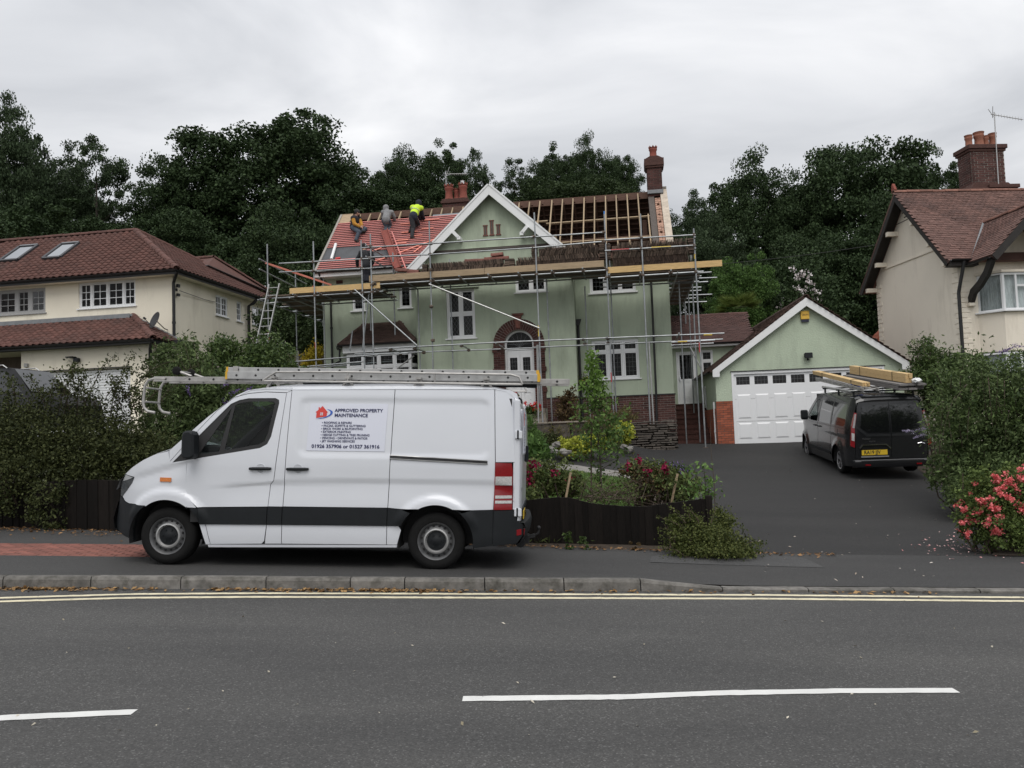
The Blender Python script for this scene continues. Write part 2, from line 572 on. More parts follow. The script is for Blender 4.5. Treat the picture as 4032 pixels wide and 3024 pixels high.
def asphalt(name, c, grain, big, speck=0.5, cracks=False):
	m, t, b = principled(name)
	tcn = N(t, 'ShaderNodeTexCoord')
	v = N(t, 'ShaderNodeTexVoronoi', Scale=grain)
	t.links.new(tcn.outputs['Object'], v.inputs['Vector'])
	r = ramp(t, [(0.0, tuple(k * (1 - speck) for k in c)), (0.6, c), (0.93, tuple(k * (1 + speck) for k in c)), (1.0, tuple(min(1, k * (1 + 4.5 * speck)) for k in c))])
	sp = N(t, 'ShaderNodeSeparateColor')
	t.links.new(v.outputs['Color'], sp.inputs[0])
	t.links.new(sp.outputs[0], r.inputs['Fac'])
	n = N(t, 'ShaderNodeTexNoise', Scale=big, Detail=7.0, Roughness=0.6)
	mp_ = N(t, 'ShaderNodeMapping')
	mp_.inputs['Scale'].default_value = (0.22, 1, 1)
	t.links.new(tcn.outputs['Object'], mp_.inputs['Vector'])
	t.links.new(mp_.outputs[0], n.inputs['Vector'])
	r2 = ramp(t, [(0.3, (0.76, 0.76, 0.77)), (0.7, (1.18, 1.17, 1.15))])
	t.links.new(n.outputs['Fac'], r2.inputs['Fac'])
	x = N(t, 'ShaderNodeMix', data_type='RGBA', blend_type='MULTIPLY')
	x.inputs['Factor'].default_value = 1
	t.links.new(r.outputs['Color'], x.inputs['A'])
	t.links.new(r2.outputs['Color'], x.inputs['B'])
	t.links.new(x.outputs['Result'], b.inputs['Base Color'])
	b.inputs['Roughness'].default_value = 0.82
	b.inputs['Specular IOR Level'].default_value = 0.35
	n3 = N(t, 'ShaderNodeTexNoise', Scale=grain * 0.7, Detail=4.0, Roughness=0.7)
	t.links.new(tcn.outputs['Object'], n3.inputs['Vector'])
	bp = N(t, 'ShaderNodeBump', Strength=0.7, Distance=0.008)
	t.links.new(n3.outputs['Fac'], bp.inputs['Height'])
	t.links.new(bp.outputs[0], b.inputs['Normal'])
	MATS[name] = m
	return m
M_ROAD = asphalt('road_asphalt', (0.067, 0.0665, 0.065), 110, 0.9, 0.3)
M_PAVE = asphalt('pavement_asphalt', (0.047, 0.0465, 0.046), 170, 0.7, 0.25)
M_PATCH = asphalt('patched_asphalt', (0.066, 0.066, 0.066), 160, 1.0, 0.3)
M_DRIVE = asphalt('driveway_asphalt', (0.025, 0.0245, 0.0245), 120, 0.8, 0.35)
M_SOIL = mat('soil', (0.045, 0.032, 0.022), 0.95, var=0.4, scale=5, bump=1.0, bscale=25)
M_EARTH = mat('rough_ground', (0.05, 0.055, 0.028), 0.95, var=0.4, scale=2, bump=1.0, bscale=10)
M_GRASSBASE = mat('lawn_green', (0.075, 0.13, 0.035), 0.95, var=0.3, scale=8, bump=1.0, bscale=60)
M_KERB = mat('kerb_concrete', (0.15, 0.142, 0.13), 0.9, var=0.3, scale=9, bump=0.5, bscale=70, obj=0.12, dirt=((0.055, 0.052, 0.043), 5, 0.46, 0.68))
M_YEL = mat('faded_yellow_paint', (0.66, 0.60, 0.43), 0.75, var=0.16, scale=5, bump=0.4, bscale=120, dirt=((0.12, 0.115, 0.10), 22, 0.6, 0.66))
M_WPAINT = mat('white_road_paint', (0.66, 0.66, 0.64), 0.7, var=0.07, scale=4, bump=0.4, bscale=120, dirt=((0.16, 0.16, 0.16), 26, 0.66, 0.72))
M_CONC = mat('pale_concrete', (0.20, 0.19, 0.175), 0.9, var=0.2, scale=4, bump=0.4)

# the land: one sheet out to the horizon
gx = np.concatenate([np.linspace(-420, -40, 20), np.linspace(-36, 36, 73), np.linspace(40, 420, 20)])
gy = np.concatenate([np.linspace(-200, -10, 8), np.linspace(-6, 48, 109), np.linspace(52, 120, 18), np.linspace(135, 700, 12)])
X, Y = np.meshgrid(gx, gy)
Z = hz(X, Y) - 0.05
Z = np.where(Y < 9.2, hroad(X, Y) - 0.06, Z)
Z = np.where((Y >= 9.2) & (Y < 12), hroad(X, Y) - 0.03, Z)
nx, ny = len(gx), len(gy)
idx = np.arange(nx * ny).reshape(ny, nx)
q = np.stack([idx[:-1, :-1], idx[:-1, 1:], idx[1:, 1:], idx[1:, :-1]], -1).reshape(-1, 4)
g = link('ground', npmesh('ground', np.stack([X, Y, Z], -1).reshape(-1, 3), q, M_EARTH, True))
g['kind'] = 'structure'

LINE = [(-60, -4), (-30, 2.4), (-14, 6.3), (-8, 7.62), (-5.09, 8.24), (-3.97, 8.46), (-2.72, 8.56), (-0.12, 8.63), (2.51, 8.70), (5.21, 8.68), (9, 8.45), (20, 6.8), (60, -2)]
def yline(x):
	return np.interp(x, [p[0] for p in LINE], [p[1] for p in LINE])
KERBP = [(-60, -3), (-30, 3.4), (-14, 7.6), (-8, 8.66), (-5.5, 8.93), (-2.84, 8.98), (0, 9.02), (2.2, 9.09), (5.45, 9.10), (9, 8.9), (20, 7.3), (60, -1.4)]
def ykerb(x):
	return np.interp(x, [p[0] for p in KERBP], [p[1] for p in KERBP])
xs = np.arange(-60, 60.1, 0.75)
road = sheet('road', [(x, float(ykerb(x)) + 0.02) for x in xs] + [(x, float(ykerb(x)) - 7.2) for x in xs[::-1]], hroad, M_ROAD, 0.0, 0.75)
sheet('near_pavement', [(x, float(ykerb(x)) - 7.33) for x in xs] + [(x, float(ykerb(x)) - 9.6) for x in xs[::-1]], hroad, M_PAVE, 0.115, 0.75)
def strip(name, xa, xb, fy, w, m, off, seed, rag=0.004):
	"""a painted line of width w along y = fy(x), with a slightly ragged edge"""
	r = np.random.default_rng(seed)
	n = max(2, int((xb - xa) / 0.06))
	xx = np.linspace(xa, xb, n)
	yy = np.array([float(fy(k)) for k in xx])
	a = yy - w / 2 + r.normal(0, rag, n)
	b = yy + w / 2 + r.normal(0, rag, n)
	v = np.concatenate([np.stack([xx, a, hroad(xx, a) + off], 1), np.stack([xx, b, hroad(xx, b) + off], 1)])
	f = np.array([(i, i + 1, n + i + 1, n + i) for i in range(n - 1)])
	o = link(name, npmesh(name, v, f, m), road)
	return o
strip('yellow_line', -25, 20, yline, 0.09, M_YEL, 0.004, 1)
strip('yellow_line', -25, 20, lambda x: yline(x) + 0.2, 0.085, M_YEL, 0.004, 2)
def ctr(pts):
	w = [onground(a, b, hroad) for a, b in pts]
	xx, yy = [p[0] for p in w], [p[1] for p in w]
	return (lambda x: np.interp(x, xx, yy)), xx[0], xx[-1]
f, a, b = ctr([(-900, 2900), (0, 2829), (530, 2805)])
strip('centre_line_dash', a, b, f, 0.1, M_WPAINT, 0.004, 3, 0.0025)
f, a, b = ctr([(1822, 2753), (2460, 2746), (2800, 2731), (3300, 2722), (3765, 2720)])
strip('centre_line_dash', a, b, f, 0.1, M_WPAINT, 0.004, 4, 0.0025)
strip('centre_line_dash', 7.5, 11, lambda x: 5.45, 0.1, M_WPAINT, 0.004, 5, 0.0025)
# faint tar seams across the lane
# ---- kerb
kerb = bpy.data.objects.new('kerb', None)
COL.objects.link(kerb)
kerb['kind'] = 'structure'
BASE['kerb'] = np.zeros(3)
jo = [onground(k, 2322, hroad)[0] for k in (345, 705, 1045, 1380, 1595, 1910, 2220)]
joints = [jo[0] - 0.93 * k for k in range(22, 0, -1)] + jo + [1.31, 2.2] + [2.2 + 0.93 * k for k in range(1, 18)]
for a, b in zip(joints[:-1], joints[1:]):
	m = MB()
	g_ = 0.006
	n = 4
	pts = []
	for i in range(n + 1):
		x = a + g_ + (b - a - 2 * g_) * i / n
		h = float(np.interp(x, [1.30, 2.17], [0.115, 0.03]))
		y0 = float(ykerb(x))
		z = float(hroad(x, 0))
		jz = random.uniform(-0.002, 0.002)
		pts.append([(x, y0, z - 0.1), (x, y0 + 0.012 * h / 0.115, z + h * 0.8 + jz), (x, y0 + 0.03, z + h + 0.008 + jz), (x, y0 + 0.125, z + h + 0.009 + jz), (x, y0 + 0.126, z - 0.1)])
	base = len(m.v)
	for p in pts:
		m.v += p
	for i in range(n):
		for j in range(4):
			m.f.append((i * 5 + j, i * 5 + 5 + j, i * 5 + 6 + j, i * 5 + 1 + j))
	m.f += [(0, 1, 2, 3, 4), tuple(n * 5 + k for k in (4, 3, 2, 1, 0))]
	m.build('kerb_stone', M_KERB, kerb)
# ---- pavement, driveway, brick path
xs = np.arange(-40, 40.1, 0.5)
def yback(x):
	return np.interp(x, [-40, -14, -8.4, -4, 0, 3.2, 8, 40], [20, 14.9, 13.6, 12.6, 11.75, 11.2, 11.0, 9.5])
sheet('pavement', [(x, float(ykerb(x)) + 0.127) for x in xs] + [(x, float(yback(x))) for x in xs[::-1]], hpav, M_PAVE, 0.0, 0.5)
pp = [onground(a, b, hpav) for a, b in ((2565, 2190), (2700, 2182), (3030, 2186), (3160, 2195), (3245, 2236), (2560, 2214))]
sheet('pavement_patch', [(p[0], p[1]) for p in pp], hpav, M_PATCH, 0.004, 0.5)
EU = [tuple(onground(*p)[:2]) for p in ((1700, 1800), (2000, 1815), (2150, 1826), (2330, 1846), (2480, 1864), (2560, 1885))]
EL = [tuple(onground(*p)[:2]) for p in ((1700, 1822), (2000, 1838), (2150, 1850), (2330, 1870), (2470, 1888), (2530, 1905))]
drv = [(2.75, 11.28), (3.2, 11.22), (6, 11.08), (12, 10.9), (13, 14), (12.2, 27), (5, 27.5), (3.6, 25.5), (2.0, 22.6), (-1.6, 21.6), (-8, 22.4)] + EU + [(3.05, 15.5), (3.25, 13.5)]
sheet('driveway', drv, hz, M_DRIVE, 0.0, 0.5)
sheet('lawn_edging', EU + EL[::-1], hz, M_CONC, 0.03, 0.5)
LAWN = EL + [(2.2, 13.4), (-4, 14.0)]
lawn = sheet('lawn', LAWN, hz, M_GRASSBASE, 0.02, 0.5)
sheet('garden_bed', [(-9, 17)] + EU + [(3.05, 15.5), (3.25, 13.5), (2.75, 11.4), (0, 11.8), (-9, 13.9)], hz, M_SOIL, -0.012, 0.5)
sheet('house_bed', [(-9, 22.45), (-1.6, 21.7), (2.0, 22.7), (3.4, 25.3), (3.4, 28.2), (-9, 30)], hz, M_SOIL, 0.02, 0.5)
sheet('shrub_bed', [(6.3, 11.15), (14, 10.7), (14, 24), (11, 24), (9.4, 17.6), (7.6, 13.2)], hz, M_SOIL, 0.012, 0.5)
# red block paving across the pavement
path = bpy.data.objects.new('brick_paving', None)
COL.objects.link(path)
path['kind'] = 'structure'
BASE['brick_paving'] = np.zeros(3)
M_PAVER = mat('red_paver', (0.20, 0.075, 0.056), 0.85, var=0.18, scale=14, bump=0.5, bscale=80, obj=0.22)
M_PAVERM = mat('red_paver_mass', (0.20, 0.075, 0.056), 0.85, var=0.18, scale=14, bump=0.5, bscale=80, island=0.22)
pm = MB().box(-0.098, 0.098, -0.048, 0.048, 0, 0.03).mesh('brick', M_PAVER, bevel=0.006)
rows = []
t = R(9)
for j in range(11):
	for i in range(34):
		u = -4.35 - (i + 0.5 * (j % 2)) * 0.2
		v = 10.48 + j * 0.1 - 0.0
		x, y = u, v + (-(u + 4.4)) * 0.03
		if x < -4.4 - (0 if j > 3 else 0):
			rows.append((x, y))
rows.sort(key=lambda p: -p[0])
rest = MB()
for k, (x, y) in enumerate(rows):
	z = float(hpav(x, y)) - 0.026 + random.uniform(-0.002, 0.002)
	if k < 290:
		piece('brick', pm, path, TM((x, y, z), X=(0.999, 0.0, -0.045)))
	else:
		rest.box(x - 0.098, x + 0.098, y - 0.048, y + 0.048, z, z + 0.03)
o = rest.build('brick_mass', M_PAVERM, path)
o['kind'] = 'stuff'

# ---- litter of leaves and petals
def litter(name, pts, size, cols, label, kind='stuff'):
	r = np.random.default_rng(len(pts))
	vs, fs = [], []
	for p in pts:
		a = r.uniform(0, 6.28)
		s = size * r.uniform(0.5, 1.3)
		d1 = np.array([math.cos(a), math.sin(a), r.normal(0, 0.25)]) * s
		d2 = np.array([-math.sin(a), math.cos(a), r.normal(0, 0.25)]) * s * 0.5
		c = np.array(p) + (0, 0, 0.012 + r.uniform(0, 0.01))
		b = len(vs)
		vs += [c - d1, c - d2, c + d1, c + d2 + (0, 0, 0.3 * s)]
		fs.append((b, b + 1, b + 2, b + 3))
	o = link(name, npmesh(name, np.array(vs), np.array(fs), leafmat(name + '_colour', *cols, trans=0.1)))
	tag(o, label, 'leaves' if 'lea' in name else 'petals', None, kind)
	return o
pts = []
for _ in range(900):
	x = random.choice([random.uniform(-7, -3.8), random.uniform(-3.3, -0.9), random.gauss(-1.5, 0.5), random.uniform(-6, 4.5), random.gauss(-5.0, 0.25)])
	y = float(ykerb(x)) - abs(random.gauss(0, 0.07)) - 0.01
	pts.append((x, y, float(hroad(x, y)) - 0.006))
litter('kerbside_leaves', pts, 0.03, ((0.10, 0.05, 0.02), (0.32, 0.20, 0.09)), 'dry brown leaves gathered along the foot of the kerb')
pts = []
for _ in range(700):
	x = random.uniform(-9, -3)
	y = float(yback(x)) - abs(random.gauss(0, 0.35)) - 0.02
	pts.append((x, y, float(hpav(x, y))))
for _ in range(380):
	x = random.uniform(-1, 4.2)
	y = float(yback(x)) - abs(random.gauss(0, 0.1)) - 0.02
	pts.append((x, y, float(hpav(x, y))))
litter('fence_foot_leaves', pts, 0.028, ((0.07, 0.035, 0.015), (0.26, 0.15, 0.07)), 'brown leaves scattered on the pavement below the board fences')
pts = []
for _ in range(150):
	p = onground(random.gauss(3800, 110), random.gauss(2150, 25), hz)
	pts.append((p[0], p[1], float(hz(p[0], p[1])) - 0.004))
litter('fallen_petals', pts, 0.02, ((0.55, 0.22, 0.22), (0.7, 0.5, 0.48)), 'pink petals scattered on the tarmac beneath the red rose bush')
pts = []
for _ in range(46):
	p = onground(random.uniform(2950, 3700), random.uniform(1800, 2300), hz)
	pts.append((p[0], p[1], float(hz(p[0], p[1])) + 0.003))
litter('drive_leaf_litter', pts, 0.022, ((0.3, 0.25, 0.2), (0.55, 0.5, 0.45)), 'pale leaf scraps scattered over the dark driveway')
pts = []
for _ in range(40):
	p = onground(random.uniform(50, 4000), random.uniform(2390, 2900), hroad)
	pts.append((p[0], p[1], float(hroad(p[0], p[1])) - 0.008))
litter('road_leaf_litter', pts, 0.016, ((0.25, 0.22, 0.15), (0.5, 0.46, 0.38)), 'few pale leaf scraps lying on the road')

# ---- dark board fences
M_FENCE = mat('dark_creosote_board', (0.0085, 0.0066, 0.0055), 0.85, spec=0.2, var=0.35, scale=5, stretch=(9, 9, 1), bump=0.5, bscale=25, obj=0.35)
M_FENCETOP = mat('bleached_board_edge', (0.07, 0.063, 0.055), 0.9, var=0.5, scale=20)
def fence(label, F, ua, ub, top, w, posts):
	"""vertical boards overlapping on two rails; top(u) is the height of the upper edge above the frame"""
	th = thing('board_fence', label, 'fence', F, (ua, 0, 0))
	u = ua
	k = 0
	while u < ub - 0.02:
		e = min(u + w + 0.010, ub)
		zb = [float(hz(*F.w((q, 0, 0))[:2])) - F.O[2] - 0.03 for q in (u, e)]
		zt = [top(q) + random.uniform(-0.008, 0.004) for q in (u, e)]
		v0 = -0.012 if k % 2 else 0.0
		v0 += random.uniform(-0.003, 0.003)
		m = MB()
		m.v = [(u, v0, zb[0]), (e, v0, zb[1]), (e, v0, zt[1]), (u, v0, zt[0]), (u, v0 + 0.012, zb[0]), (e, v0 + 0.012, zb[1]), (e, v0 + 0.012, zt[1]), (u, v0 + 0.012, zt[0])]
		m.f = [(0, 1, 2, 3), (5, 4, 7, 6), (1, 5, 6, 2), (4, 0, 3, 7), (3, 2, 6, 7), (4, 5, 1, 0)]
		o = m.build('board', M_FENCE, th)
		o.data.materials.append(M_FENCETOP)
		o.data.polygons[4].material_index = 1
		u += w
		k += 1
	for q in posts:
		zb = float(hz(*F.w((q, 0, 0))[:2])) - F.O[2] - 0.03
		MB().box(q - 0.045, q + 0.045, -0.04, 0.05, zb, top(q) + 0.035).build('fence_post', M_FENCE, th, bevel=0.008)
	for r in (0.25, 0.72):
		m = MB()
		uu = np.linspace(ua, ub, 12)
		for a, b in zip(uu[:-1], uu[1:]):
			za = float(hz(*F.w((a, 0, 0))[:2])) - F.O[2]
			zb = float(hz(*F.w((b, 0, 0))[:2])) - F.O[2]
			m.obox((a, 0.035, za + (top(a) - za) * r), (b, 0.035, zb + (top(b) - zb) * r), (0, 1, 0), 0.02, 0.03)
		m.build('rail', M_FENCE, th)
	return th
p0 = onground(2049, 2134)
FF = Fr((p0[0], p0[1], 0), 6.0)
tp = [(2049, 1973), (2130, 1962), (2209, 1956), (2248, 1958), (2308, 1978), (2388, 1988), (2472, 1993), (2547, 1993), (2646, 1978), (2726, 1968), (2790, 1961)]
tq = [FF.px(*p) for p in tp]
ftop = lambda u: float(np.interp(u, [-2.2, -1.2, -0.55] + [k[0] for k in tq], [0.82, 0.68, 0.77] + [k[1] for k in tq]))
fence('dark brown board fence with a wavy top edge, at the corner of the driveway', FF, -1.9, tq[-1][0] - 0.05, ftop, 0.1, [tq[-1][0]])
FL = Fr((FF.w((-1.95, 0, 0))[0], FF.w((-1.95, 0, 0))[1], 0), 12.0)
lt = [FL.px(199, 1897), FL.px(504, 1890)]
ltop = lambda u: float(np.interp(u, [-11, lt[0][0], lt[1][0], 0], [1.3, lt[0][1], lt[1][1], 0.86])) + 0.02 * math.sin(u * 2.1)
fence('dark brown board fence under the overgrown hedge, in front of the cream house', FL, -9.5, -0.05, ltop, 0.1, [-9.5, -6.4, -3.2])
# ================================================================== vehicle building tools
from mathutils.geometry import tessellate_polygon
def sst(a, b, x):
	t = min(1.0, max(0.0, (x - a) / (b - a)))
	return t * t * (3 - 2 * t)
def panel(name, outer, m, parent, vf, holes=(), off=0.0, step=0.045, depth=0.014, mirror=None, label=None, sharp=False):
	"""a body panel: an outline in side view (u, z), cut fine, pushed onto the body surface v = vf(u, z) and given an edge"""
	loops = [outer] + list(holes)
	pts = [p for l in loops for p in l]
	bm = bmesh.new()
	if holes:
		tris = tessellate_polygon([[Vector((p[0], p[1], 0)) for p in l] for l in loops])
		vs = [bm.verts.new((p[0], 0, p[1])) for p in pts]
		for t_ in tris:
			try:
				bm.faces.new([vs[i] for i in t_])
			except ValueError:
				pass
	else:
		bm.faces.new([bm.verts.new((p[0], 0, p[1])) for p in outer])
	if step:
		for ax in (0, 2):
			lo = min(p[0 if ax == 0 else 1] for p in outer)
			hi = max(p[0 if ax == 0 else 1] for p in outer)
			k = math.floor(lo / step) * step + step
			while k < hi - 1e-4:
				co, no = [0, 0, 0], [0, 0, 0]
				co[ax], no[ax] = k, 1
				bmesh.ops.bisect_plane(bm, geom=bm.verts[:] + bm.edges[:] + bm.faces[:], plane_co=co, plane_no=no, dist=1e-5)
				k += step
	for v in bm.verts:
		v.co.y = vf(v.co.x, v.co.z) + off
	bm.normal_update()
	if sum(f.normal.y * f.calc_area() for f in bm.faces) > 0:
		bmesh.ops.reverse_faces(bm, faces=bm.faces)
	for f in bm.faces:
		f.smooth = True
	if depth:
		ed = [e for e in bm.edges if len(e.link_faces) == 1]
		r = bmesh.ops.extrude_edge_only(bm, edges=ed)
		for g in r['geom']:
			if isinstance(g, bmesh.types.BMVert):
				g.co.y += depth
		for e in ed:
			e.smooth = False
	if mirror is not None:
		for v in bm.verts:
			v.co.y = mirror - v.co.y
		bmesh.ops.reverse_faces(bm, faces=bm.faces)
	b = BASE[parent.name]
	for v in bm.verts:
		v.co -= Vector(b)
	me = bpy.data.meshes.new(name)
	bm.to_mesh(me)
	bm.free()
	me.materials.append(m)
	o = link(name, me, parent)
	if label:
		o['label'] = label
	return o
def arc(c, r, a0, a1, n=14, rz=None):
	return [(c[0] + r * math.cos(R(a0 + (a1 - a0) * i / n)), c[1] + (rz or r) * math.sin(R(a0 + (a1 - a0) * i / n))) for i in range(n + 1)]
def loft(secs, close=False):
	"""quads between rows of points"""
	m = MB()
	n = len(secs[0])
	for s in secs:
		m.v += [tuple(map(float, p)) for p in s]
	for i in range(len(secs) - 1):
		for j in range(n - 1 if not close else n):
			k = (j + 1) % n
			m.f.append((i * n + j, i * n + k, (i + 1) * n + k, (i + 1) * n + j))
	return m
def wheel(parent, c, r, w, rim_r, style, side=-1):
	"""tyre, rim and hub on an axis along v; side -1: the outer face looks towards -v"""
	s = side
	c = np.array(c, float)
	prof = [(rim_r, 0.02), (rim_r + 0.012, 0.0), (rim_r + 0.05, -0.008), (r - 0.05, -0.006), (r - 0.015, 0.012), (r, 0.04), (r, w - 0.04), (r - 0.015, w - 0.01), (rim_r, w), (rim_r, 0.02)]
	wh = MB().lathe(c, [(a, -s * b) for a, b in prof], axis=1, n=40).build('wheel', M_RUBBER, parent, smooth=True)
	if style == 'steel':
		pr = [(0.0, 0.055), (0.04, 0.05), (0.105, 0.045), (0.118, 0.03), (0.128, 0.012), (0.142, 0.016), (0.158, 0.034), (0.186, 0.05), (0.194, 0.034), (0.2, 0.014), (rim_r + 0.004, 0.002), (rim_r + 0.006, 0.016)]
		MB().lathe(c, [(a, -s * b) for a, b in pr], axis=1, n=40).build('rim', M_RIM, wh, smooth=True)
		MB().lathe(c, [(0.113, -s * .034), (0.128, -s * .010), (0.143, -s * .014), (0.15, -s * .026)], axis=1, n=36).build('rim_ring', M_ALU, wh, smooth=True)
		hm = MB().lathe((0, 0, 0), [(0.0, s * 0.004), (0.0145, s * 0.004), (0.0155, -s * 0.012)], axis=1, n=10).mesh('rim_hole', M_TYREDARK)
		for k in range(16):
			a = 2 * math.pi * (k + 0.5) / 16
			piece('rim_hole', hm, wh, TM(c + (0.168 * math.cos(a), -s * 0.0395, 0.168 * math.sin(a))))
		h = MB().lathe(c + (0, -s * 0.038, 0), [(0.0, s * 0.012), (0.04, s * 0.012), (0.05, s * 0.004), (0.108, 0.0), (0.114, -s * 0.012)], axis=1, n=28)
		for k in range(6):
			a = 2 * math.pi * k / 6
			p = c + (0.075 * math.cos(a), -s * 0.034, 0.075 * math.sin(a))
			h.lathe(p, [(0.0, s * 0.008), (0.012, s * 0.008), (0.014, -s * 0.01)], axis=1, n=8)
		h.build('hub_cap', M_PLASTIC, wh, smooth=True)
	else:
		MB().lathe(c, [(a, -s * b) for a, b in [(0, 0.07), (rim_r - 0.03, 0.085), (rim_r - 0.01, 0.02), (rim_r + 0.006, 0.003), (rim_r + 0.008, 0.02)]], axis=1, n=36).build('rim', M_TYREDARK, wh, smooth=True)
		h = MB()
		for k in range(5):
			for d in (-0.16, 0.16):
				a = 2 * math.pi * k / 5 + 0.3
				p = c + (0.03 * math.cos(a), -s * 0.035, 0.03 * math.sin(a))
				q = c + ((rim_r - 0.004) * math.cos(a + d), -s * 0.018, (rim_r - 0.004) * math.sin(a + d))
				h.obox(p, q, (-math.sin(a), 0, math.cos(a)), 0.016, 0.012)
		h.lathe(c + (0, -s * 0.03, 0), [(0, s * 0.012), (0.045, s * 0.01), (0.055, -s * 0.01)], axis=1, n=18)
		h.lathe(c, [(rim_r - 0.016, -s * 0.014), (rim_r + 0.008, -s * 0.0), (rim_r + 0.008, -s * 0.02)], axis=1, n=36)
		h.build('spoke_set', M_ALLOY, wh, smooth=True)
	return wh
M_RIM = mat('steel_rim_paint', (0.11, 0.112, 0.115), 0.5, metal=0.3, var=0.25, scale=14)
M_TYREDARK = mat('wheel_shadow_black', (0.008, 0.008, 0.008), 0.8)
M_ALLOY = mat('alloy_wheel', (0.5, 0.5, 0.52), 0.35, metal=0.8, var=0.1, scale=8)
M_VANW = mat('white_vehicle_paint', (0.63, 0.65, 0.69), 0.28, coat=0.5, var=0.015, scale=1.5, dirt=((0.62, 0.62, 0.62), 2.2, 0.62, 0.95))
M_SEAM = mat('panel_gap_black', (0.02, 0.02, 0.021), 0.7)
M_REDLENS = mat('red_lens', (0.21, 0.006, 0.010), 0.12, coat=0.4, var=0.15, scale=60)
M_CLEARLENS = mat('clear_lens', (0.48, 0.48, 0.47), 0.1, coat=0.6, var=0.3, scale=90)
M_AMBER = mat('amber_lens', (0.55, 0.16, 0.02), 0.15, coat=0.4, var=0.2, scale=80)
M_CHROME = mat('chrome', (0.7, 0.7, 0.7), 0.18, metal=1.0)
M_PLATEY = mat('yellow_number_plate', (0.62, 0.42, 0.03), 0.45)
M_INK = mat('black_lettering', (0.012, 0.012, 0.014), 0.6)
M_NAVY = mat('navy_lettering', (0.018, 0.022, 0.085), 0.6)
M_SIGN = mat('white_sign_sheet', (0.64, 0.66, 0.74), 0.4)
M_LOGORED = mat('logo_red', (0.58, 0.045, 0.035), 0.5)
M_LOGOBLUE = mat('logo_blue', (0.03, 0.10, 0.42), 0.5)
M_SEAT = mat('dark_seat_cloth', (0.018, 0.019, 0.022), 0.9)
M_HEADLAMP = mat('smoked_headlamp', (0.06, 0.065, 0.07), 0.12, coat=0.7, var=0.6, scale=7)
M_LAMPTOP = mat('lamp_reflector', (0.45, 0.46, 0.47), 0.2, metal=0.3)

# ================================================================== the white van on the pavement
_wa, _wb = onground(705, 2214, hpav), onground(1712, 2246, hpav)
VF = Fr(_wb, 2.7, S_LAT + 0.002)
W = 1.93
FWC, RWC = (-3.17, 0.335), (0.0, 0.325)
def rrect(u, z, a, b, c, d, r):
	x = max(abs(u - (a + b) / 2) - (b - a) / 2 + r, 0)
	y = max(abs(z - (c + d) / 2) - (d - c) / 2 + r, 0)
	return math.hypot(x, y) - r + min(max(abs(u - (a + b) / 2) - (b - a) / 2 + r, abs(z - (c + d) / 2) - (d - c) / 2 + r), 0)
def vside(u, z):
	o = 0.08 * max(0, (z - 1.15) / 0.9) ** 1.6
	if z < 0.42:
		o += 0.02 * ((0.42 - z) / 0.2) ** 2
	if u < -3.1:
		o += 0.30 * ((-3.1 - u) / 0.78) ** 2.2
	if u > 0.58:
		o += 0.13 * ((u - 0.58) / 0.42) ** 2
	zc = float(np.interp(u, [-2.9, -2.0, -1.75, -0.5, 0.66, 0.98], [0.895, 0.975, 1.0, 1.025, 1.01, 0.95]))
	f = sst(-2.85, -2.1, u)
	o += 0.016 * f * sst(-0.004, 0.028, zc - z) * (1 - sst(0.02, 0.34, zc - z))
	# crease running up the bonnet side
	if u < -2.9:
		zh = 1.06 + (u + 3.5) * 0.28
		o += 0.012 * sst(-0.004, 0.03, zh - z) * (1 - sst(0.02, 0.2, zh - z)) * sst(-3.75, -3.45, u)
	for a, b in ((-1.64, -0.40), (-0.62, 0.61)):
		if a - 0.1 < u < b + 0.1 and (u < -0.53) == (a < -1):
			o += 0.016 * sst(0.0, 0.028, -rrect(u, z, a, b, 1.29, 1.965, 0.1))
	for c, r0 in ((FWC, 0.555), (RWC, 0.525)):
		d = math.hypot(u - c[0], z - c[1])
		if d < r0 + 0.05 and z > c[1]:
			o -= 0.034 * (1 - sst(r0 - 0.04, r0 + 0.008, d)) * sst(0.10, 0.30, z - c[1])
	return o
van = thing('white_van', 'white panel van with a roof ladder rack, parked half on the pavement', 'van', VF, (-1.6, 0.96, 0))
def vp(name, outer, m, parent=None, **k):
	"""the panel on the near side and its mirror on the far side"""
	k.setdefault('step', 0.032)
	o = panel(name, outer, m, parent or van, vside, **k)
	if k.pop('both', True):
		panel(name, outer, m, parent or van, vside, mirror=W, **k)
	return o
G = 0.004
fa = arc(FWC, 0.425, 126, 54, 16)
vp('front_wing', [(-2.945 - G, 1.20), (-3.135, 1.178), (-3.17, 1.325), (-3.35, 1.278), (-3.5, 1.213), (-3.66, 1.128), (-3.79, 1.04), (-3.63, 1.012), (-3.66, 0.945), (-3.75, 0.845), (-3.83, 0.77), (-3.78, 0.72), (-3.71, 0.698), (-3.60, 0.695)] + fa + [(-2.80, 0.674), (-2.86, 0.755), (-2.935 - G, 0.83)], M_VANW)
hl = panel('headlight', [(-3.795, 1.042), (-3.628, 1.01), (-3.66, 0.943), (-3.752, 0.843), (-3.835, 0.772), (-3.872, 0.775), (-3.868, 0.9), (-3.84, 0.985)], M_HEADLAMP, van, vside, off=-0.004)
panel('lamp_reflector', [(-3.78, 1.03), (-3.65, 1.005), (-3.70, 0.985), (-3.835, 0.95)], M_LAMPTOP, hl, vside, off=-0.008)
panel('headlight', [(-3.795, 1.042), (-3.628, 1.01), (-3.66, 0.943), (-3.752, 0.843), (-3.835, 0.772), (-3.872, 0.775), (-3.868, 0.9), (-3.84, 0.985)], M_HEADLAMP, van, vside, off=-0.004, mirror=W)
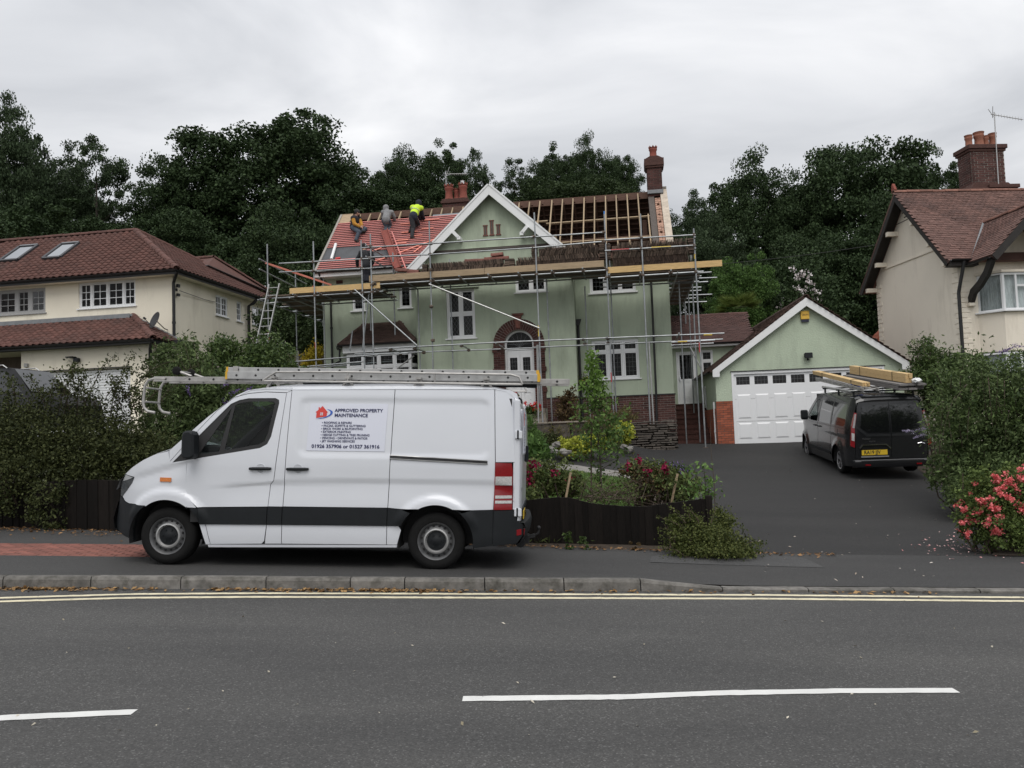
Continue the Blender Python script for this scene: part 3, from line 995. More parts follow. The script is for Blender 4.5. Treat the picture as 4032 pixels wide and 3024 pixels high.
vp('front_bumper', [(-3.60, 0.688), (-3.715, 0.692), (-3.79, 0.716), (-3.84, 0.762), (-3.872, 0.765), (-3.885, 0.70), (-3.94, 0.46), (-3.925, 0.385), (-3.776, 0.309), (-3.571, 0.262)] + arc(FWC, 0.435, 190, 126, 8), M_PLASTIC, off=-0.012, depth=0.05)
win = [(-3.115, 1.192), (-2.46, 1.888), (-2.36, 1.935), (-2.251, 1.957), (-1.93, 1.962), (-1.885, 1.94), (-1.88, 1.90), (-1.952, 1.51), (-1.995, 1.42), (-2.079, 1.373), (-2.773, 1.253)]
door = [(-2.945, 1.20), (-2.94, 0.83), (-2.86, 0.75), (-2.785, 0.68), (-1.965, 0.698), (-1.945, 0.955), (-1.905, 1.0), (-1.803, 2.022), (-2.05, 2.03), (-2.25, 2.01), (-2.42, 1.965), (-2.62, 1.80), (-2.86, 1.53), (-3.14, 1.205), (-3.14, 1.178)]
dn = vp('front_door', door, M_VANW, holes=[win])
panel('door_trim', door, M_SEAT, van, vside, holes=[win], off=0.022, mirror=W, depth=0)
panel('pillar_trim', [(-3.16, 1.2), (-3.16, 1.33), (-2.72, 1.735), (-2.40, 1.99), (-2.26, 2.04), (-1.8, 2.05), (-1.80, 2.0), (-2.25, 1.96), (-2.46, 1.89), (-3.1, 1.2)], M_SEAT, van, vside, off=0.03, mirror=W, depth=0)
# window: black seal, sail, divider and two panes
ring = lambda ps, k: [(p[0] + (sum(q[0] for q in ps) / len(ps) - p[0]) * k, p[1] + (sum(q[1] for q in ps) / len(ps) - p[1]) * k) for p in ps]
inner = [(-2.80, 1.30), (-2.44, 1.85), (-2.36, 1.895), (-2.251, 1.917), (-1.955, 1.922), (-1.93, 1.90), (-1.995, 1.54), (-2.03, 1.455), (-2.09, 1.418), (-2.70, 1.303)]
w_ = vp('window_seal', win, M_SEAM, dn, holes=[inner], off=0.006)
vp('window_divider', [(-2.445, 1.85), (-2.405, 1.875), (-2.50, 1.335), (-2.565, 1.325)], M_SEAM, dn, off=0.006)
vp('window_glass', inner, M_CARGLASS, dn, off=0.012, depth=0.0)
panel('windscreen_pillar', [(-3.145, 1.21), (-3.16, 1.33), (-2.72, 1.735), (-2.40, 1.99), (-2.26, 2.055), (-1.97, 2.08), (-1.74, 2.09), (-1.745, 2.055), (-1.80, 2.03), (-2.05, 2.038), (-2.25, 2.018), (-2.43, 1.97), (-2.625, 1.805), (-2.865, 1.535)], M_VANW, van, vside, off=0.002)
panel('windscreen_pillar', [(-3.145, 1.21), (-3.16, 1.33), (-2.72, 1.735), (-2.40, 1.99), (-2.26, 2.055), (-1.97, 2.08), (-1.74, 2.09), (-1.745, 2.055), (-1.80, 2.03), (-2.05, 2.038), (-2.25, 2.018), (-2.43, 1.97), (-2.625, 1.805), (-2.865, 1.535)], M_VANW, van, vside, off=0.002, mirror=W)
vp('door_pillar', [(-1.797, 2.026), (-1.742, 2.05), (-1.789, 0.70), (-1.959, 0.70), (-1.938, 0.952), (-1.897, 0.998)], M_VANW)
vp('side_panel', [(-1.735, 2.06), (-0.517, 2.075), (-0.561, 0.705), (-1.781, 0.702)], M_VANW)
ra = arc(RWC, 0.42, 118, 62, 14)
vp('rear_quarter', [(-0.509, 2.075), (0.654, 2.086), (0.676, 1.243), (0.674, 1.0), (0.66, 0.70), (0.42, 0.690)] + ra[::-1] + [(-0.40, 0.692), (-0.553, 0.705)], M_VANW)
vp('rear_corner', [(0.662, 2.09), (0.83, 2.08), (0.915, 2.04), (0.935, 1.95), (0.94, 1.6), (0.94, 1.243), (0.684, 1.243)], M_VANW)
vp('rear_corner', [(0.885, 1.235), (0.94, 1.235), (0.945, 0.70), (0.885, 0.70)], M_VANW)
tl = vp('tail_light', [(0.68, 1.238), (0.868, 1.228), (0.88, 1.15), (0.878, 0.698), (0.666, 0.698)], M_REDLENS, off=-0.012)
for z0, z1 in ((0.978, 1.078), (0.828, 0.861), (0.771, 0.803)):
	panel('clear_lens', [(0.682, z0), (0.872, z0), (0.872, z1), (0.684, z1)], M_CLEARLENS, tl, vside, off=-0.017, depth=0.004)
# black waistband along the lower side, white sills below it
for ps in ([(-2.775, 0.668), (-1.967, 0.69), (-1.975, 0.492), (-2.763, 0.486)], [(-1.959, 0.692), (-1.791, 0.694), (-1.795, 0.494), (-1.967, 0.492)], [(-1.783, 0.694), (-0.563, 0.697), (-0.566, 0.50), (-1.787, 0.494)], [(-0.555, 0.697), (-0.40, 0.684), (-0.30, 0.652)] + arc(RWC, 0.435, 132, 156, 4) + [(-0.558, 0.50)]):
	vp('side_moulding', ps, M_PLASTIC, off=-0.014, depth=0.02)
vp('side_moulding', [(-2.93, 0.668), (-2.785, 0.666), (-2.77, 0.484)] + arc(FWC, 0.44, 30, 54, 4), M_PLASTIC, off=0.0, depth=0.01)
vp('side_moulding', [(0.205, 0.70), (0.30, 0.655), (0.42, 0.684), (0.66, 0.690), (0.66, 0.43), (0.655, 0.29), (0.45, 0.26)] + arc(RWC, 0.435, -8, 55, 7), M_PLASTIC, off=-0.010, depth=0.02)
for ps in ([(-2.765, 0.478), (-2.70, 0.48), (-2.64, 0.252), (-2.69, 0.248)], [(-2.692, 0.48), (-1.977, 0.486), (-2.0, 0.30), (-2.03, 0.268), (-2.632, 0.252)], [(-1.968, 0.486), (-1.797, 0.488), (-1.799, 0.272), (-1.99, 0.268)], [(-1.789, 0.488), (-0.568, 0.494), (-0.571, 0.282), (-1.791, 0.272)], [(-0.56, 0.494), (-0.43, 0.496), (-0.40, 0.45), (-0.445, 0.284), (-0.563, 0.282)]):
	vp('sill', ps, M_VANW, off=0.004)
vp('sill_edge', [(-2.67, 0.246), (-0.445, 0.278), (-0.45, 0.25), (-2.66, 0.215)], M_VANW, off=0.006)
# lower rear bumper, wrapped round the corner
def vrear(u, z):
	return vside(u, 0.6) + 0.0
vp('rear_bumper', [(0.668, 0.69), (0.875, 0.69), (0.945, 0.69), (0.955, 0.55), (1.0, 0.53), (1.0, 0.40), (0.93, 0.31), (0.66, 0.285)], M_PLASTIC, off=-0.016, depth=0.06)
RB = MB()
secs = []
for k in range(15):
	s = k / 14
	v = 0.10 + s * (W - 0.20)
	e = 0.05 * (1 - (2 * s - 1) ** 2)
	secs.append([(0.955 + e, v, 0.55), (1.015 + e, v, 0.545), (1.03 + e, v, 0.50), (1.015 + e, v, 0.40), (0.96 + e, v, 0.31), (0.85, v, 0.29)])
loft(secs).build('rear_bumper', M_PLASTIC, van, smooth=True)
MB().box(1.01, 1.022, 0.13, 0.215, 0.40, 0.475).build('rear_reflector', M_REDLENS, van)
panel('rear_reflector', [(0.93, 0.40), (0.985, 0.41), (0.985, 0.475), (0.93, 0.468)], M_REDLENS, van, vside, off=-0.02, step=0)
# roof
def zroof(u):
	return float(np.interp(u, [-2.55, -2.38, -2.25, -1.97, -1.73, -0.5, 0.2, 0.65, 0.83, 0.93], [1.9, 2.025, 2.085, 2.14, 2.165, 2.185, 2.17, 2.14, 2.10, 2.02]))
secs = []
for u in list(np.linspace(-2.42, 0.66, 34)) + [0.72, 0.78, 0.83, 0.87, 0.905, 0.93]:
	zt = zroof(u)
	z0 = min(float(np.interp(u, [-2.42, -2.26, -1.97, -1.74, -0.5, 0.65, 0.80, 0.93], [1.95, 2.05, 2.075, 2.062, 2.078, 2.088, 2.06, 1.95])), zt - 0.01)
	row = []
	for k in range(25):
		s = k / 24
		x = 2 * s - 1
		v0 = vside(min(u, 0.9), min(z0, 2.06)) - 0.003
		row.append((u, v0 + s * (W - 2 * v0), z0 + (zt - z0) * (1 - abs(x) ** 3.2) ** 0.62))
	secs.append(row)
loft(secs).build('roof', M_VANW, van, smooth=True)
# bonnet, windscreen, grille
secs = []
for u, z, e in ((-3.90, 0.86, 0.0), (-3.86, 0.98, 0.0), (-3.78, 1.055, 0), (-3.66, 1.135, 0), (-3.5, 1.222, 0), (-3.35, 1.288, 0), (-3.17, 1.345, 0)):
	row = []
	v0 = vside(max(u, -3.8), 1.0) + 0.003
	for k in range(17):
		s = k / 16
		x = 2 * s - 1
		row.append((u - 0.05 * (1 - x * x), v0 + s * (W - 2 * v0), z - 0.012 + 0.05 * (1 - x ** 4)))
	secs.append(row)
loft(secs).build('bonnet', M_VANW, van, smooth=True)
MB().box(-3.91, -3.84, 0.42, W - 0.42, 0.70, 0.90).build('grille', M_PLASTIC, van, bevel=0.02)
secs = []
for k in range(15):
	s = k / 14
	v = 0.29 + s * (W - 0.58)
	e = 0.06 * (1 - (2 * s - 1) ** 2)
	secs.append([(-3.86 - e, v, 0.74), (-3.90 - e, v, 0.70), (-3.95 - e, v, 0.50), (-3.93 - e, v, 0.38), (-3.80 - e, v, 0.30)])
loft(secs).build('front_bumper', M_PLASTIC, van, smooth=True)
secs = []
for k in range(9):
	t_ = k / 8
	u, z = -3.15 + t_ * 0.76, 1.34 + t_ * 0.66
	v0 = vside(u, z) + 0.06 - 0.03 * t_
	secs.append([(u - 0.16 * (1 - (2 * s - 1) ** 2) * (1 - 0.55 * t_), v0 + s * (W - 2 * v0), z + 0.02 * (1 - (2 * s - 1) ** 2)) for s in np.linspace(0, 1, 13)])
loft(secs).build('windscreen', M_CARGLASS, van, smooth=True)
# cabin: dashboard, steering wheel, seats, bulkhead
MB().prism([(-3.15, 1.02), (-3.15, 1.26), (-2.95, 1.30), (-2.72, 1.26), (-2.66, 1.10), (-2.75, 0.9)], 1, 0.16, W - 0.16).build('dashboard', M_SEAT, van, bevel=0.02)
MB().tube([(-2.36 + 0.19 * math.cos(a) * 0.45, 1.40 + 0.19 * math.sin(a), 1.28 + 0.19 * math.cos(a) * 0.9) for a in np.linspace(0, 2 * math.pi, 25)[:-1]], 0.016, 8, closed=True).tube([(-2.36, 1.40, 1.28), (-2.62, 1.40, 1.16)], 0.03).build('steering_wheel', M_SEAT, van, smooth=True)
for v in (0.5, 1.40):
	MB().box(-2.4, -1.9, v - 0.25, v + 0.25, 0.75, 0.98).prism([(-1.98, 0.95), (-1.84, 0.95), (-1.80, 1.5), (-1.90, 1.5)], 1, v - 0.23, v + 0.23).box(-1.86, -1.80, v - 0.12, v + 0.12, 1.52, 1.70).build('seat', M_SEAT, van, bevel=0.03)
MB().box(-1.79, -1.75, 0.1, W - 0.1, 0.5, 2.02).build('bulkhead', M_SEAT, van)
MB().box(-1.74, 0.86, 0.115, W - 0.115, 0.80, 1.98).box(-3.55, -1.8, 0.36, W - 0.36, 0.26, 0.92).box(-1.8, 0.9, 0.36, W - 0.36, 0.26, 0.8).box(-2.62, -0.55, 0.06, W - 0.06, 0.27, 0.8).box(-2.9, -1.76, 0.05, W - 0.05, 0.5, 0.9).box(0.44, 0.93, 0.08, W - 0.08, 0.33, 0.8).box(-3.8, -3.62, 0.3, W - 0.3, 0.35, 0.8).build('inner_shell', M_SEAM, van)  # dark underside boxes, plus a cargo-space box added to block light
for c, r in ((FWC, 0.44), (RWC, 0.44)):
	for v0, v1 in ((0.0, 0.42), (W - 0.42, W)):
		a = arc(c, r, -12, 192, 18)
		m = loft([[(p[0], v0 + 0.012, p[1]) for p in a], [(p[0], v1, p[1]) for p in a]])
		m.build('wheel_arch_liner', M_SEAM, van)
for c in (FWC, RWC):
	wheel(van, (c[0], 0.055, c[1] - 0.002), 0.333, 0.215, 0.212, 'steel', -1)
	wheel(van, (c[0], W - 0.055, c[1] - 0.002), 0.333, 0.215, 0.212, 'steel', 1)
# handles, mirror, indicator, sliding door rail
for u in (-2.06, -1.62):
	d_ = MB().lathe((u, vside(u, 1.135) + 0.001, 1.135), [(0.0, -0.001), (0.05, -0.001), (0.056, -0.004), (0.062, 0.004)], axis=1, n=20)
	hr = d_.build('door_handle_recess', M_VANW, van, smooth=True)
	m = MB().tube([(u - 0.13, vside(u, 1.13) - 0.012, 1.133), (u - 0.09, vside(u, 1.13) - 0.022, 1.134), (u + 0.09, vside(u, 1.13) - 0.022, 1.136), (u + 0.13, vside(u, 1.13) - 0.012, 1.137)], [0.014, 0.018, 0.018, 0.014], 8)
	m.build('door_handle', M_PLASTIC, van, smooth=True)
panel('indicator', [(-3.255, 1.018), (-3.118, 1.016), (-3.116, 0.968), (-3.255, 0.970)], M_AMBER, van, vside, off=-0.014, step=0)
mi = MB().prism([(-2.925, 1.27), (-2.925, 1.52), (-2.90, 1.565), (-2.83, 1.57), (-2.785, 1.54), (-2.775, 1.28), (-2.80, 1.245), (-2.88, 1.24)], 1, -0.21, -0.03)
mi.build('door_mirror', M_PLASTIC, van, bevel=0.025)
mi = MB().prism([(-2.925, 1.27), (-2.925, 1.52), (-2.90, 1.565), (-2.83, 1.57), (-2.785, 1.54), (-2.775, 1.28), (-2.80, 1.245), (-2.88, 1.24)], 1, W + 0.03, W + 0.21)
mi.build('door_mirror', M_PLASTIC, van, bevel=0.025)
MB().tube([(-2.84, -0.04, 1.27), (-2.86, 0.08, 1.25)], 0.03).tube([(-2.84, W + 0.04, 1.27), (-2.86, W - 0.08, 1.25)], 0.03).build('mirror_arm', M_PLASTIC, van)
rl = panel('sliding_door_rail', [(-0.545, 1.312), (0.59, 1.255), (0.59, 1.213), (-0.545, 1.262)], M_SEAM, van, vside, off=-0.006, depth=0.01)
for dz in (0.044, 0.004):
	panel('rail_lip', [(-0.545, 1.262 + dz), (0.585, 1.213 + dz * 0.92), (0.585, 1.213 + dz * 0.92 + 0.008), (-0.545, 1.262 + dz + 0.008)], M_ALU, rl, vside, off=-0.014, depth=0.006)
MB().box(0.885, 0.958, 0.078, 0.128, 0.56, 1.97).box(0.885, 0.958, W - 0.128, W - 0.078, 0.56, 1.97).build('rear_pillar', M_VANW, van, bevel=0.012)
MB().quad((-2.3, 0.13, 2.03), (-1.76, 0.13, 2.05), (-1.76, W - 0.13, 2.05), (-2.3, W - 0.13, 2.03)).build('headliner', M_SEAT, van)
# rear doors
def vplane(u, z):
	return u
rear_u = lambda z: 0.965 + 0.02 * (1 - ((z - 1.2) / 0.9) ** 2)
def rpanel(name, outer, m, parent, off=0.0, **k):
	"""a panel of the back: outline given in (v, z), lying on the plane u = rear"""
	bmv = panel(name, outer, m, van, lambda a, b: 0, **{**k, 'depth': k.get('depth', 0.014)})
	bo = Vector(BASE['white_van'])
	for v in bmv.data.vertices:
		c = v.co + bo
		dep = c.y
		vv = c.x
		w_e = min(abs(vv - 0.10), abs(W - 0.10 - vv))
		uu = rear_u(c.z) - 0.03 * max(0, 1 - w_e / 0.18) ** 2 - 0.05 * max(0, (c.z - 1.75) / 0.25) ** 2 + off - dep
		v.co = Vector((uu, vv, c.z)) - bo
	bmv.data.flip_normals()
	bmv.parent = parent
	return bmv
for a, b in ((0.115, W / 2 - 0.006), (W / 2 + 0.006, W - 0.115)):
	rd = rpanel('rear_door', [(a, 0.56), (b, 0.56), (b, 1.99), (a + 0.02, 1.99) if a < 0.5 else (b - 0.0, 1.985), (a, 1.95)], M_VANW, van)
	rpanel('rear_window_blank', [(a + 0.10, 1.32), (b - 0.10, 1.32), (b - 0.12, 1.86), (a + 0.12, 1.86)], M_VANW, rd, off=0.012)
rpanel('rear_door_band', [(0.125, 0.70), (W - 0.125, 0.70), (W - 0.125, 0.635), (0.125, 0.635)], M_PLASTIC, van, off=0.014)
for z in (1.56, 0.665):
	h = MB().box(0.90, 0.985, 0.055, 0.125, z - 0.045, z + 0.045).build('door_hinge', M_VANW, van, bevel=0.006)
	MB().tube([(0.935, 0.06, z - 0.05), (0.935, 0.06, z + 0.05)], 0.012).build('hinge_pin', M_PLASTIC, h)
pl = MB().box(0.995, 1.004, 0.26, 0.72, 0.575, 0.665).build('number_plate', M_PLATEY, van)
text('plate_lettering', 'BX51 VRY', 0.095, M_INK, pl, (1.006, 0.285, 0.59), (0, 1, 0), (0, 0, 1), wx=0.8, bold=0.002)
sg = MB().box(0.994, 0.999, 0.17, 0.87, 1.34, 1.86).build('rear_sign', M_SIGN, van)
MB().prism([(0.20, 1.66), (0.20, 1.76), (0.19, 1.76), (0.25, 1.83), (0.31, 1.76), (0.30, 1.76), (0.30, 1.67)], 0, 1.0, 1.002).build('sign_logo', M_LOGORED, sg)
text('sign_lettering', 'APPROVED PROPERTY\nMAINTENANCE', 0.045, M_NAVY, sg, (1.001, 0.34, 1.78), (0, 1, 0), (0, 0, 1))
text('sign_lettering', '\u2022 ROOFING & REPAIRS\n\u2022 FACIAS, SOFFITS & GUTTERING\n\u2022 BRICK WORK & RE-POINTING\n\u2022 EXTERIOR PAINTING\n\u2022 HEDGE CUTTING & TREE PRUNING\n\u2022 FENCING \u2022 DRIVEWAYS & PATIOS\n\u2022 JET WASHING SERVICES', 0.033, M_NAVY, sg, (1.001, 0.24, 1.62), (0, 1, 0), (0, 0, 1))
text('sign_lettering', '01926 357906 or 01527 361916', 0.043, M_NAVY, sg, (1.001, 0.2, 1.365), (0, 1, 0), (0, 0, 1))
text('badge_lettering', 'SPRINTER', 0.055, M_INK, van, (0.982, 0.17, 0.905), (0, 1, 0), (0, 0, 1), bold=0.001)
MB().box(0.985, 1.035, 0.88, 0.93, 1.22, 1.42).build('door_handle', M_PLASTIC, van, bevel=0.01)
MB().box(0.80, 0.90, 0.62, 1.31, 2.055, 2.085).build('brake_light', M_REDLENS, van, bevel=0.01)
# tow bar
tb = MB().box(0.6, 1.05, 0.86, 1.07, 0.21, 0.31).obox((1.0, 0.965, 0.27), (1.12, 0.965, 0.30), (0, 1, 0), 0.03, 0.02).tube([(1.12, 0.965, 0.30), (1.165, 0.965, 0.33), (1.17, 0.965, 0.375)], 0.014).sph((1.17, 0.965, 0.395), 0.026)
tb.lathe((0.95, 0.72, 0.24), [(0, -0.02), (0.06, -0.02), (0.06, 0.02), (0, 0.02)], axis=1)
tb.build('tow_bar', M_SEAM, van, smooth=True)
# lettered sheet on the side
def S(px_, py_):
	"""place on the side: pixel of the sign close-up (380 x 240 photo pixels, enlarged 5.821 times)"""
	return VF.px(1180 + px_ / 5.821, 1560 + py_ / 5.821)
sq = [S(215, 165), S(2000, 175), S(1935, 1270), S(140, 1245)]
sign = panel('sign', [sq[3], sq[2], sq[1], sq[0]], M_SIGN, van, vside, off=-0.005, step=0.2, depth=0.003)
def sd(p):
	u, z = p
	return (u, vside(-1.1, 1.6) - 0.0085, z)
dx = np.array(S(1900, 335)) - np.array(S(780, 325))
Xd = np.array((dx[0], 0, dx[1] * 1.0))
Xd /= np.linalg.norm(Xd)
Zd = np.array((-Xd[2], 0, Xd[0]))
def drape(o, M, off=0.0088):
	"""lay flat print on the curved side"""
	b = Vector(BASE['white_van'])
	for v in o.data.vertices:
		c = M @ v.co + b
		c.y = vside(c.x, c.z) - off
		v.co = c - b
	o.matrix_basis = Matrix.Identity(4)
def sline(s, p0, p1, size, bold=0.0):
	a, b = np.array(S(*p0)), np.array(S(*p1))
	o = text('lettering', s, size, M_NAVY, sign, sd(a), Xd, Zd, bold=bold)
	w = max(v.co.x for v in o.data.vertices) - min(v.co.x for v in o.data.vertices)
	k = np.linalg.norm(b - a) / w
	drape(o, o.matrix_basis @ Matrix.Diagonal((k, 1, 1, 1)))
cap = lambda h: h / 5.821 / 310 / 0.70        # cap height in close-up pixels to font size
sline('APPROVED PROPERTY', (775, 357), (1895, 370), cap(68), 0.0016)
sline('MAINTENANCE', (770, 470), (1535, 478), cap(70), 0.0016)
for s, a, b in (('\u2022 ROOFING & REPAIRS', (487, 627), (1170, 630)), ('\u2022 FACIAS, SOFFITS & GUTTERING', (480, 697), (1490, 705)), ('\u2022 BRICK WORK & RE-POINTING', (474, 767), (1424, 776)), ('\u2022 EXTERIOR PAINTING', (468, 837), (1152, 842)), ('\u2022 HEDGE CUTTING & TREE PRUNING', (463, 908), (1585, 920)), ('\u2022 FENCING \u2022 DRIVEWAYS & PATIOS', (457, 980), (1537, 992)), ('\u2022 JET WASHING SERVICES', (452, 1052), (1250, 1060))):
	sline(s, a, b, cap(45), 0.0008)
sline('01926 357906 or 01527 361916', (260, 1182), (1820, 1200), cap(72), 0.0016)
def flat(name, pts, m):
	q = [sd(S(*p)) for p in pts]
	o = MB()
	o.v = [tuple(k) for k in q]
	o.f = [tuple(range(len(q)))]
	o = o.build(name, m, sign)
	drape(o, Matrix.Identity(4), 0.0088 if m is not M_SIGN else 0.0100)
	return o
flat('logo_house', [(348, 495), (358, 372), (330, 365), (402, 305), (402, 248), (428, 250), (428, 282), (490, 218), (620, 368), (600, 372), (588, 460)][::-1], M_LOGORED)
flat('logo_window', [(442, 435), (446, 372), (508, 374), (503, 436)][::-1], M_SIGN)
o = MB()
for a, b in (((474, 435), (477, 372)), ((442, 403), (507, 406))):
	o.obox(sd(S(*a)), sd(S(*b)), (0, 1, 0), 0.0004, 0.002)
drape(o.build('logo_window_bar', M_LOGORED, sign), Matrix.Identity(4), 0.0112)
ou = [(335, 515), (450, 515), (570, 492), (660, 455), (715, 412), (732, 370), (715, 335), (670, 310), (590, 290)]
inn = [(640, 318), (672, 345), (680, 378), (660, 415), (600, 455), (500, 490), (400, 508)]
flat('logo_swoosh', (ou + inn)[::-1], M_LOGOBLUE)
# ---- roof rack of the white van
Z5 = lambda x, y: (540 + x * 760 / 2212, 1420 + y * 240 / 699)      # close-up of the ladder ends
Z1 = lambda x, y: (400 + x * 1800 / 2212, 1400 + y * 950 / 1167)    # close-up of the whole van
def V3(p, v):
	u, z = VF.px(*p, v=v)
	return (u, v, z)
for v in (0.14, W - 0.14):
	c = [V3(Z1(*k), 0.14) for k in ((780, 122), (845, 80), (1180, 80), (1980, 92), (2020, 104), (2036, 140))]
	c = [(p[0], v, p[2]) for p in c]
	MB().tube([c[0], (c[0][0] + 0.06, v, c[0][2] + 0.045), c[1], c[2], c[3], c[4], (c[5][0], v, c[5][2])], 0.014, 8).tube([c[0], (c[5][0], v, c[5][2])], 0.013, 8).build('rack_rail', M_ALUW, van, smooth=True)
	for k in (1190, 1612):
		a, b = V3(Z1(k, 82), 0.14), V3(Z1(k, 128), 0.14)
		MB().tube([(a[0], v, a[2]), (b[0], v, b[2])], 0.011, 8).build('rack_upright', M_ALUW, van)
for u in (-2.0, -1.1, -0.25, 0.55):
	zr = zroof(u)
	MB().box(u - 0.03, u + 0.03, 0.13, W - 0.13, 2.2, 2.225).build('rack_crossbar', M_ALUW, van)
	for v in (0.2, W - 0.2):
		MB().obox((u + 0.10, v, 2.05), (u, v, 2.21), (0, 1, 0), 0.025, 0.012).obox((u - 0.10, v, 2.05), (u, v, 2.21), (0, 1, 0), 0.025, 0.012).build('rack_foot', M_ALUW, van)
# extension ladder: two sections lying flat on each other's back
M_YCAP = mat('yellow_plastic_cap', (0.62, 0.36, 0.03), 0.5)
def ladder(th, p, q, side, up, w, stile, deep, n, mstile, cap=None, hole=True, sec=None):
	"""stiles from p to q a width w apart, n rungs; 'deep' is the height of a stile along 'up'"""
	p, q, side, up = (np.array(k, float) for k in (p, q, side, up))
	for k in (0, 1):
		o = side * w * k
		m = MB().obox(p + o, q + o, side, stile / 2, deep / 2).build('stile', mstile, th, bevel=0.003)
		if cap:
			d = (q - p) / np.linalg.norm(q - p)
			MB().obox(p + o - d * 0.02, p + o + d * 0.004, side, stile / 2 + 0.004, deep / 2 + 0.004).build('end_cap', cap, m)
			MB().obox(q + o - d * 0.004, q + o + d * 0.03, side, stile / 2 + 0.004, deep / 2 + 0.004).build('end_cap', cap, m)
	for i in range(n):
		t_ = (i + 0.5) / n
		c = p + (q - p) * t_
		r = MB().tube([c, c + side * w], 0.013, 8).build('rung', mstile, th)
		if hole:
			y = -side * (stile / 2 + 0.001)
			MB().tube([c + y * 0.3, c + y], 0.0155, 6).build('rung_end', M_SEAM, r)
a, b = V3(Z5(1045, 102), 0.30), V3(Z1(2105, 84), 0.30)
t1 = thing('extension_ladder', 'aluminium ladder with yellow end caps, upper one of the pair on the white van rack', 'ladder', VF, (a[0], 0.30, a[2]))
ladder(t1, a, b, (0, 1, 0), (0, 0, 1), 0.36, 0.03, 0.055, 15, M_ALU, M_YCAP)
MB().box(a[0] + 0.07, a[0] + 0.13, 0.27, 0.69, a[2] - 0.03, a[2] + 0.04).build('ladder_bracket', M_ALUW, t1)
a, b = V3(Z5(1035, 168), 0.27), V3(Z1(2110, 108), 0.27)
t2 = thing('extension_ladder', 'aluminium ladder with yellow end caps, lower one of the pair on the white van rack', 'ladder', VF, (a[0], 0.27, a[2]))
ladder(t2, a, b, (0, 1, 0), (0, 0, 1), 0.42, 0.03, 0.088, 16, M_ALU, M_YCAP)
# roof ladder with its hook and wheels
a, b = V3(Z5(195, 211), 0.30), V3(Z5(4830, 172), 0.30)
b = V3((2243, 1503), 0.30)
t3 = thing('roof_ladder', 'long aluminium roof ladder with curved ridge hook and two black wheels on the white van', 'ladder', VF, (a[0], 0.3, a[2]))
ladder(t3, a, b, (0, 1, 0), (0, 0, 1), 0.40, 0.026, 0.062, 17, M_ALUW)
for k in (0, 1):
	v = 0.30 + 0.40 * k
	pts = [V3(Z5(*p), 0.30) for p in ((330, 207), (200, 205), (130, 225), (90, 290), (68, 480), (80, 540), (120, 580), (205, 597))]
	pts = [(p[0], v, p[2]) for p in pts]
	MB().tube(pts, 0.017, 8).build('hook', M_ALUW, t3, smooth=True)
	w_ = V3(Z5(455, 117), 0.30)
	MB().tube([(a[0] + 0.36, v, a[2]), (a[0] + 0.46, v, a[2] + 0.04), (w_[0], v, w_[2])], 0.016, 8).build('wheel_arm', M_ALUW, t3)
	MB().lathe((w_[0], v - 0.02, w_[2]), [(0.0, 0), (0.012, -0.003), (0.045, 0.0), (0.052, 0.006), (0.052, 0.03), (0, 0.03)], axis=1, n=18).build('wheel', M_RUBBER, t3, smooth=True)
for p, q in (((100, 312), (238, 325)), ((80, 470), (222, 482))):
	c = V3(Z5(*p), 0.30)
	MB().tube([c, (c[0], 0.70, c[2])], 0.011, 8).build('hook_rung', M_ALUW, t3)
w_ = V3(Z5(455, 117), 0.30)
MB().tube([w_, (w_[0], 0.7, w_[2])], 0.01, 8).build('axle', M_ALUW, t3)
# black plastic tube along the rack
tb = MB().tube([(-0.9, 0.52, 2.245), (1.0, 0.52, 2.16)], 0.05, 14, cap=False).tube([(-0.9, 0.52, 2.245), (1.0, 0.52, 2.16)], 0.044, 14, cap=False)
tb = MB().lathe((0, 0.42, 0), [(0.04, -1.7), (0.044, -1.7), (0.044, 1.02), (0.05, 1.02), (0.05, 1.14), (0.04, 1.14)], axis=0, n=16)
tb.v = [(p[0], p[1], p[2] + 2.172) for p in tb.v]
o = tb.build('drain_pipe', M_PLASTIC, None, VF, (1.1, 0.42, 2.172), smooth=True)
tag(o, 'black plastic pipe poking out under the ladders at the back of the white van', 'pipe')
# ================================================================== building tools
PC = {}
def flatv(v):
	return lambda a, b: v
def rect(a, b, c, d):
	return [(a, c), (b, c), (b, d), (a, d)]
def wall(name, outline, m, th, v, holes=(), depth=0.14):
	return panel(name, outline, m, th, flatv(v), holes=holes, step=0, depth=depth)
def remap(o, fn):
	"""move the vertices of a built part by a function of its place in the frame"""
	b = Vector(BASE[o.name])
	for v in o.data.vertices:
		v.co = Vector(fn(*(v.co + b))) - b
	o.data.update()
	return o
def swap_side(u0, sgn):
	"""turn a wall drawn in the plane v = 0 into one in the plane u = u0 (its u runs along v)"""
	return lambda u, v, z: (u0 + sgn * v, u, z)
def turned(o, c, s, p):
	"""turn a part about the upright through p by an angle given as cos, sin"""
	return remap(o, lambda u, v, z: (p[0] + (u - p[0]) * c - (v - p[1]) * s, p[1] + (u - p[0]) * s + (v - p[1]) * c, z))
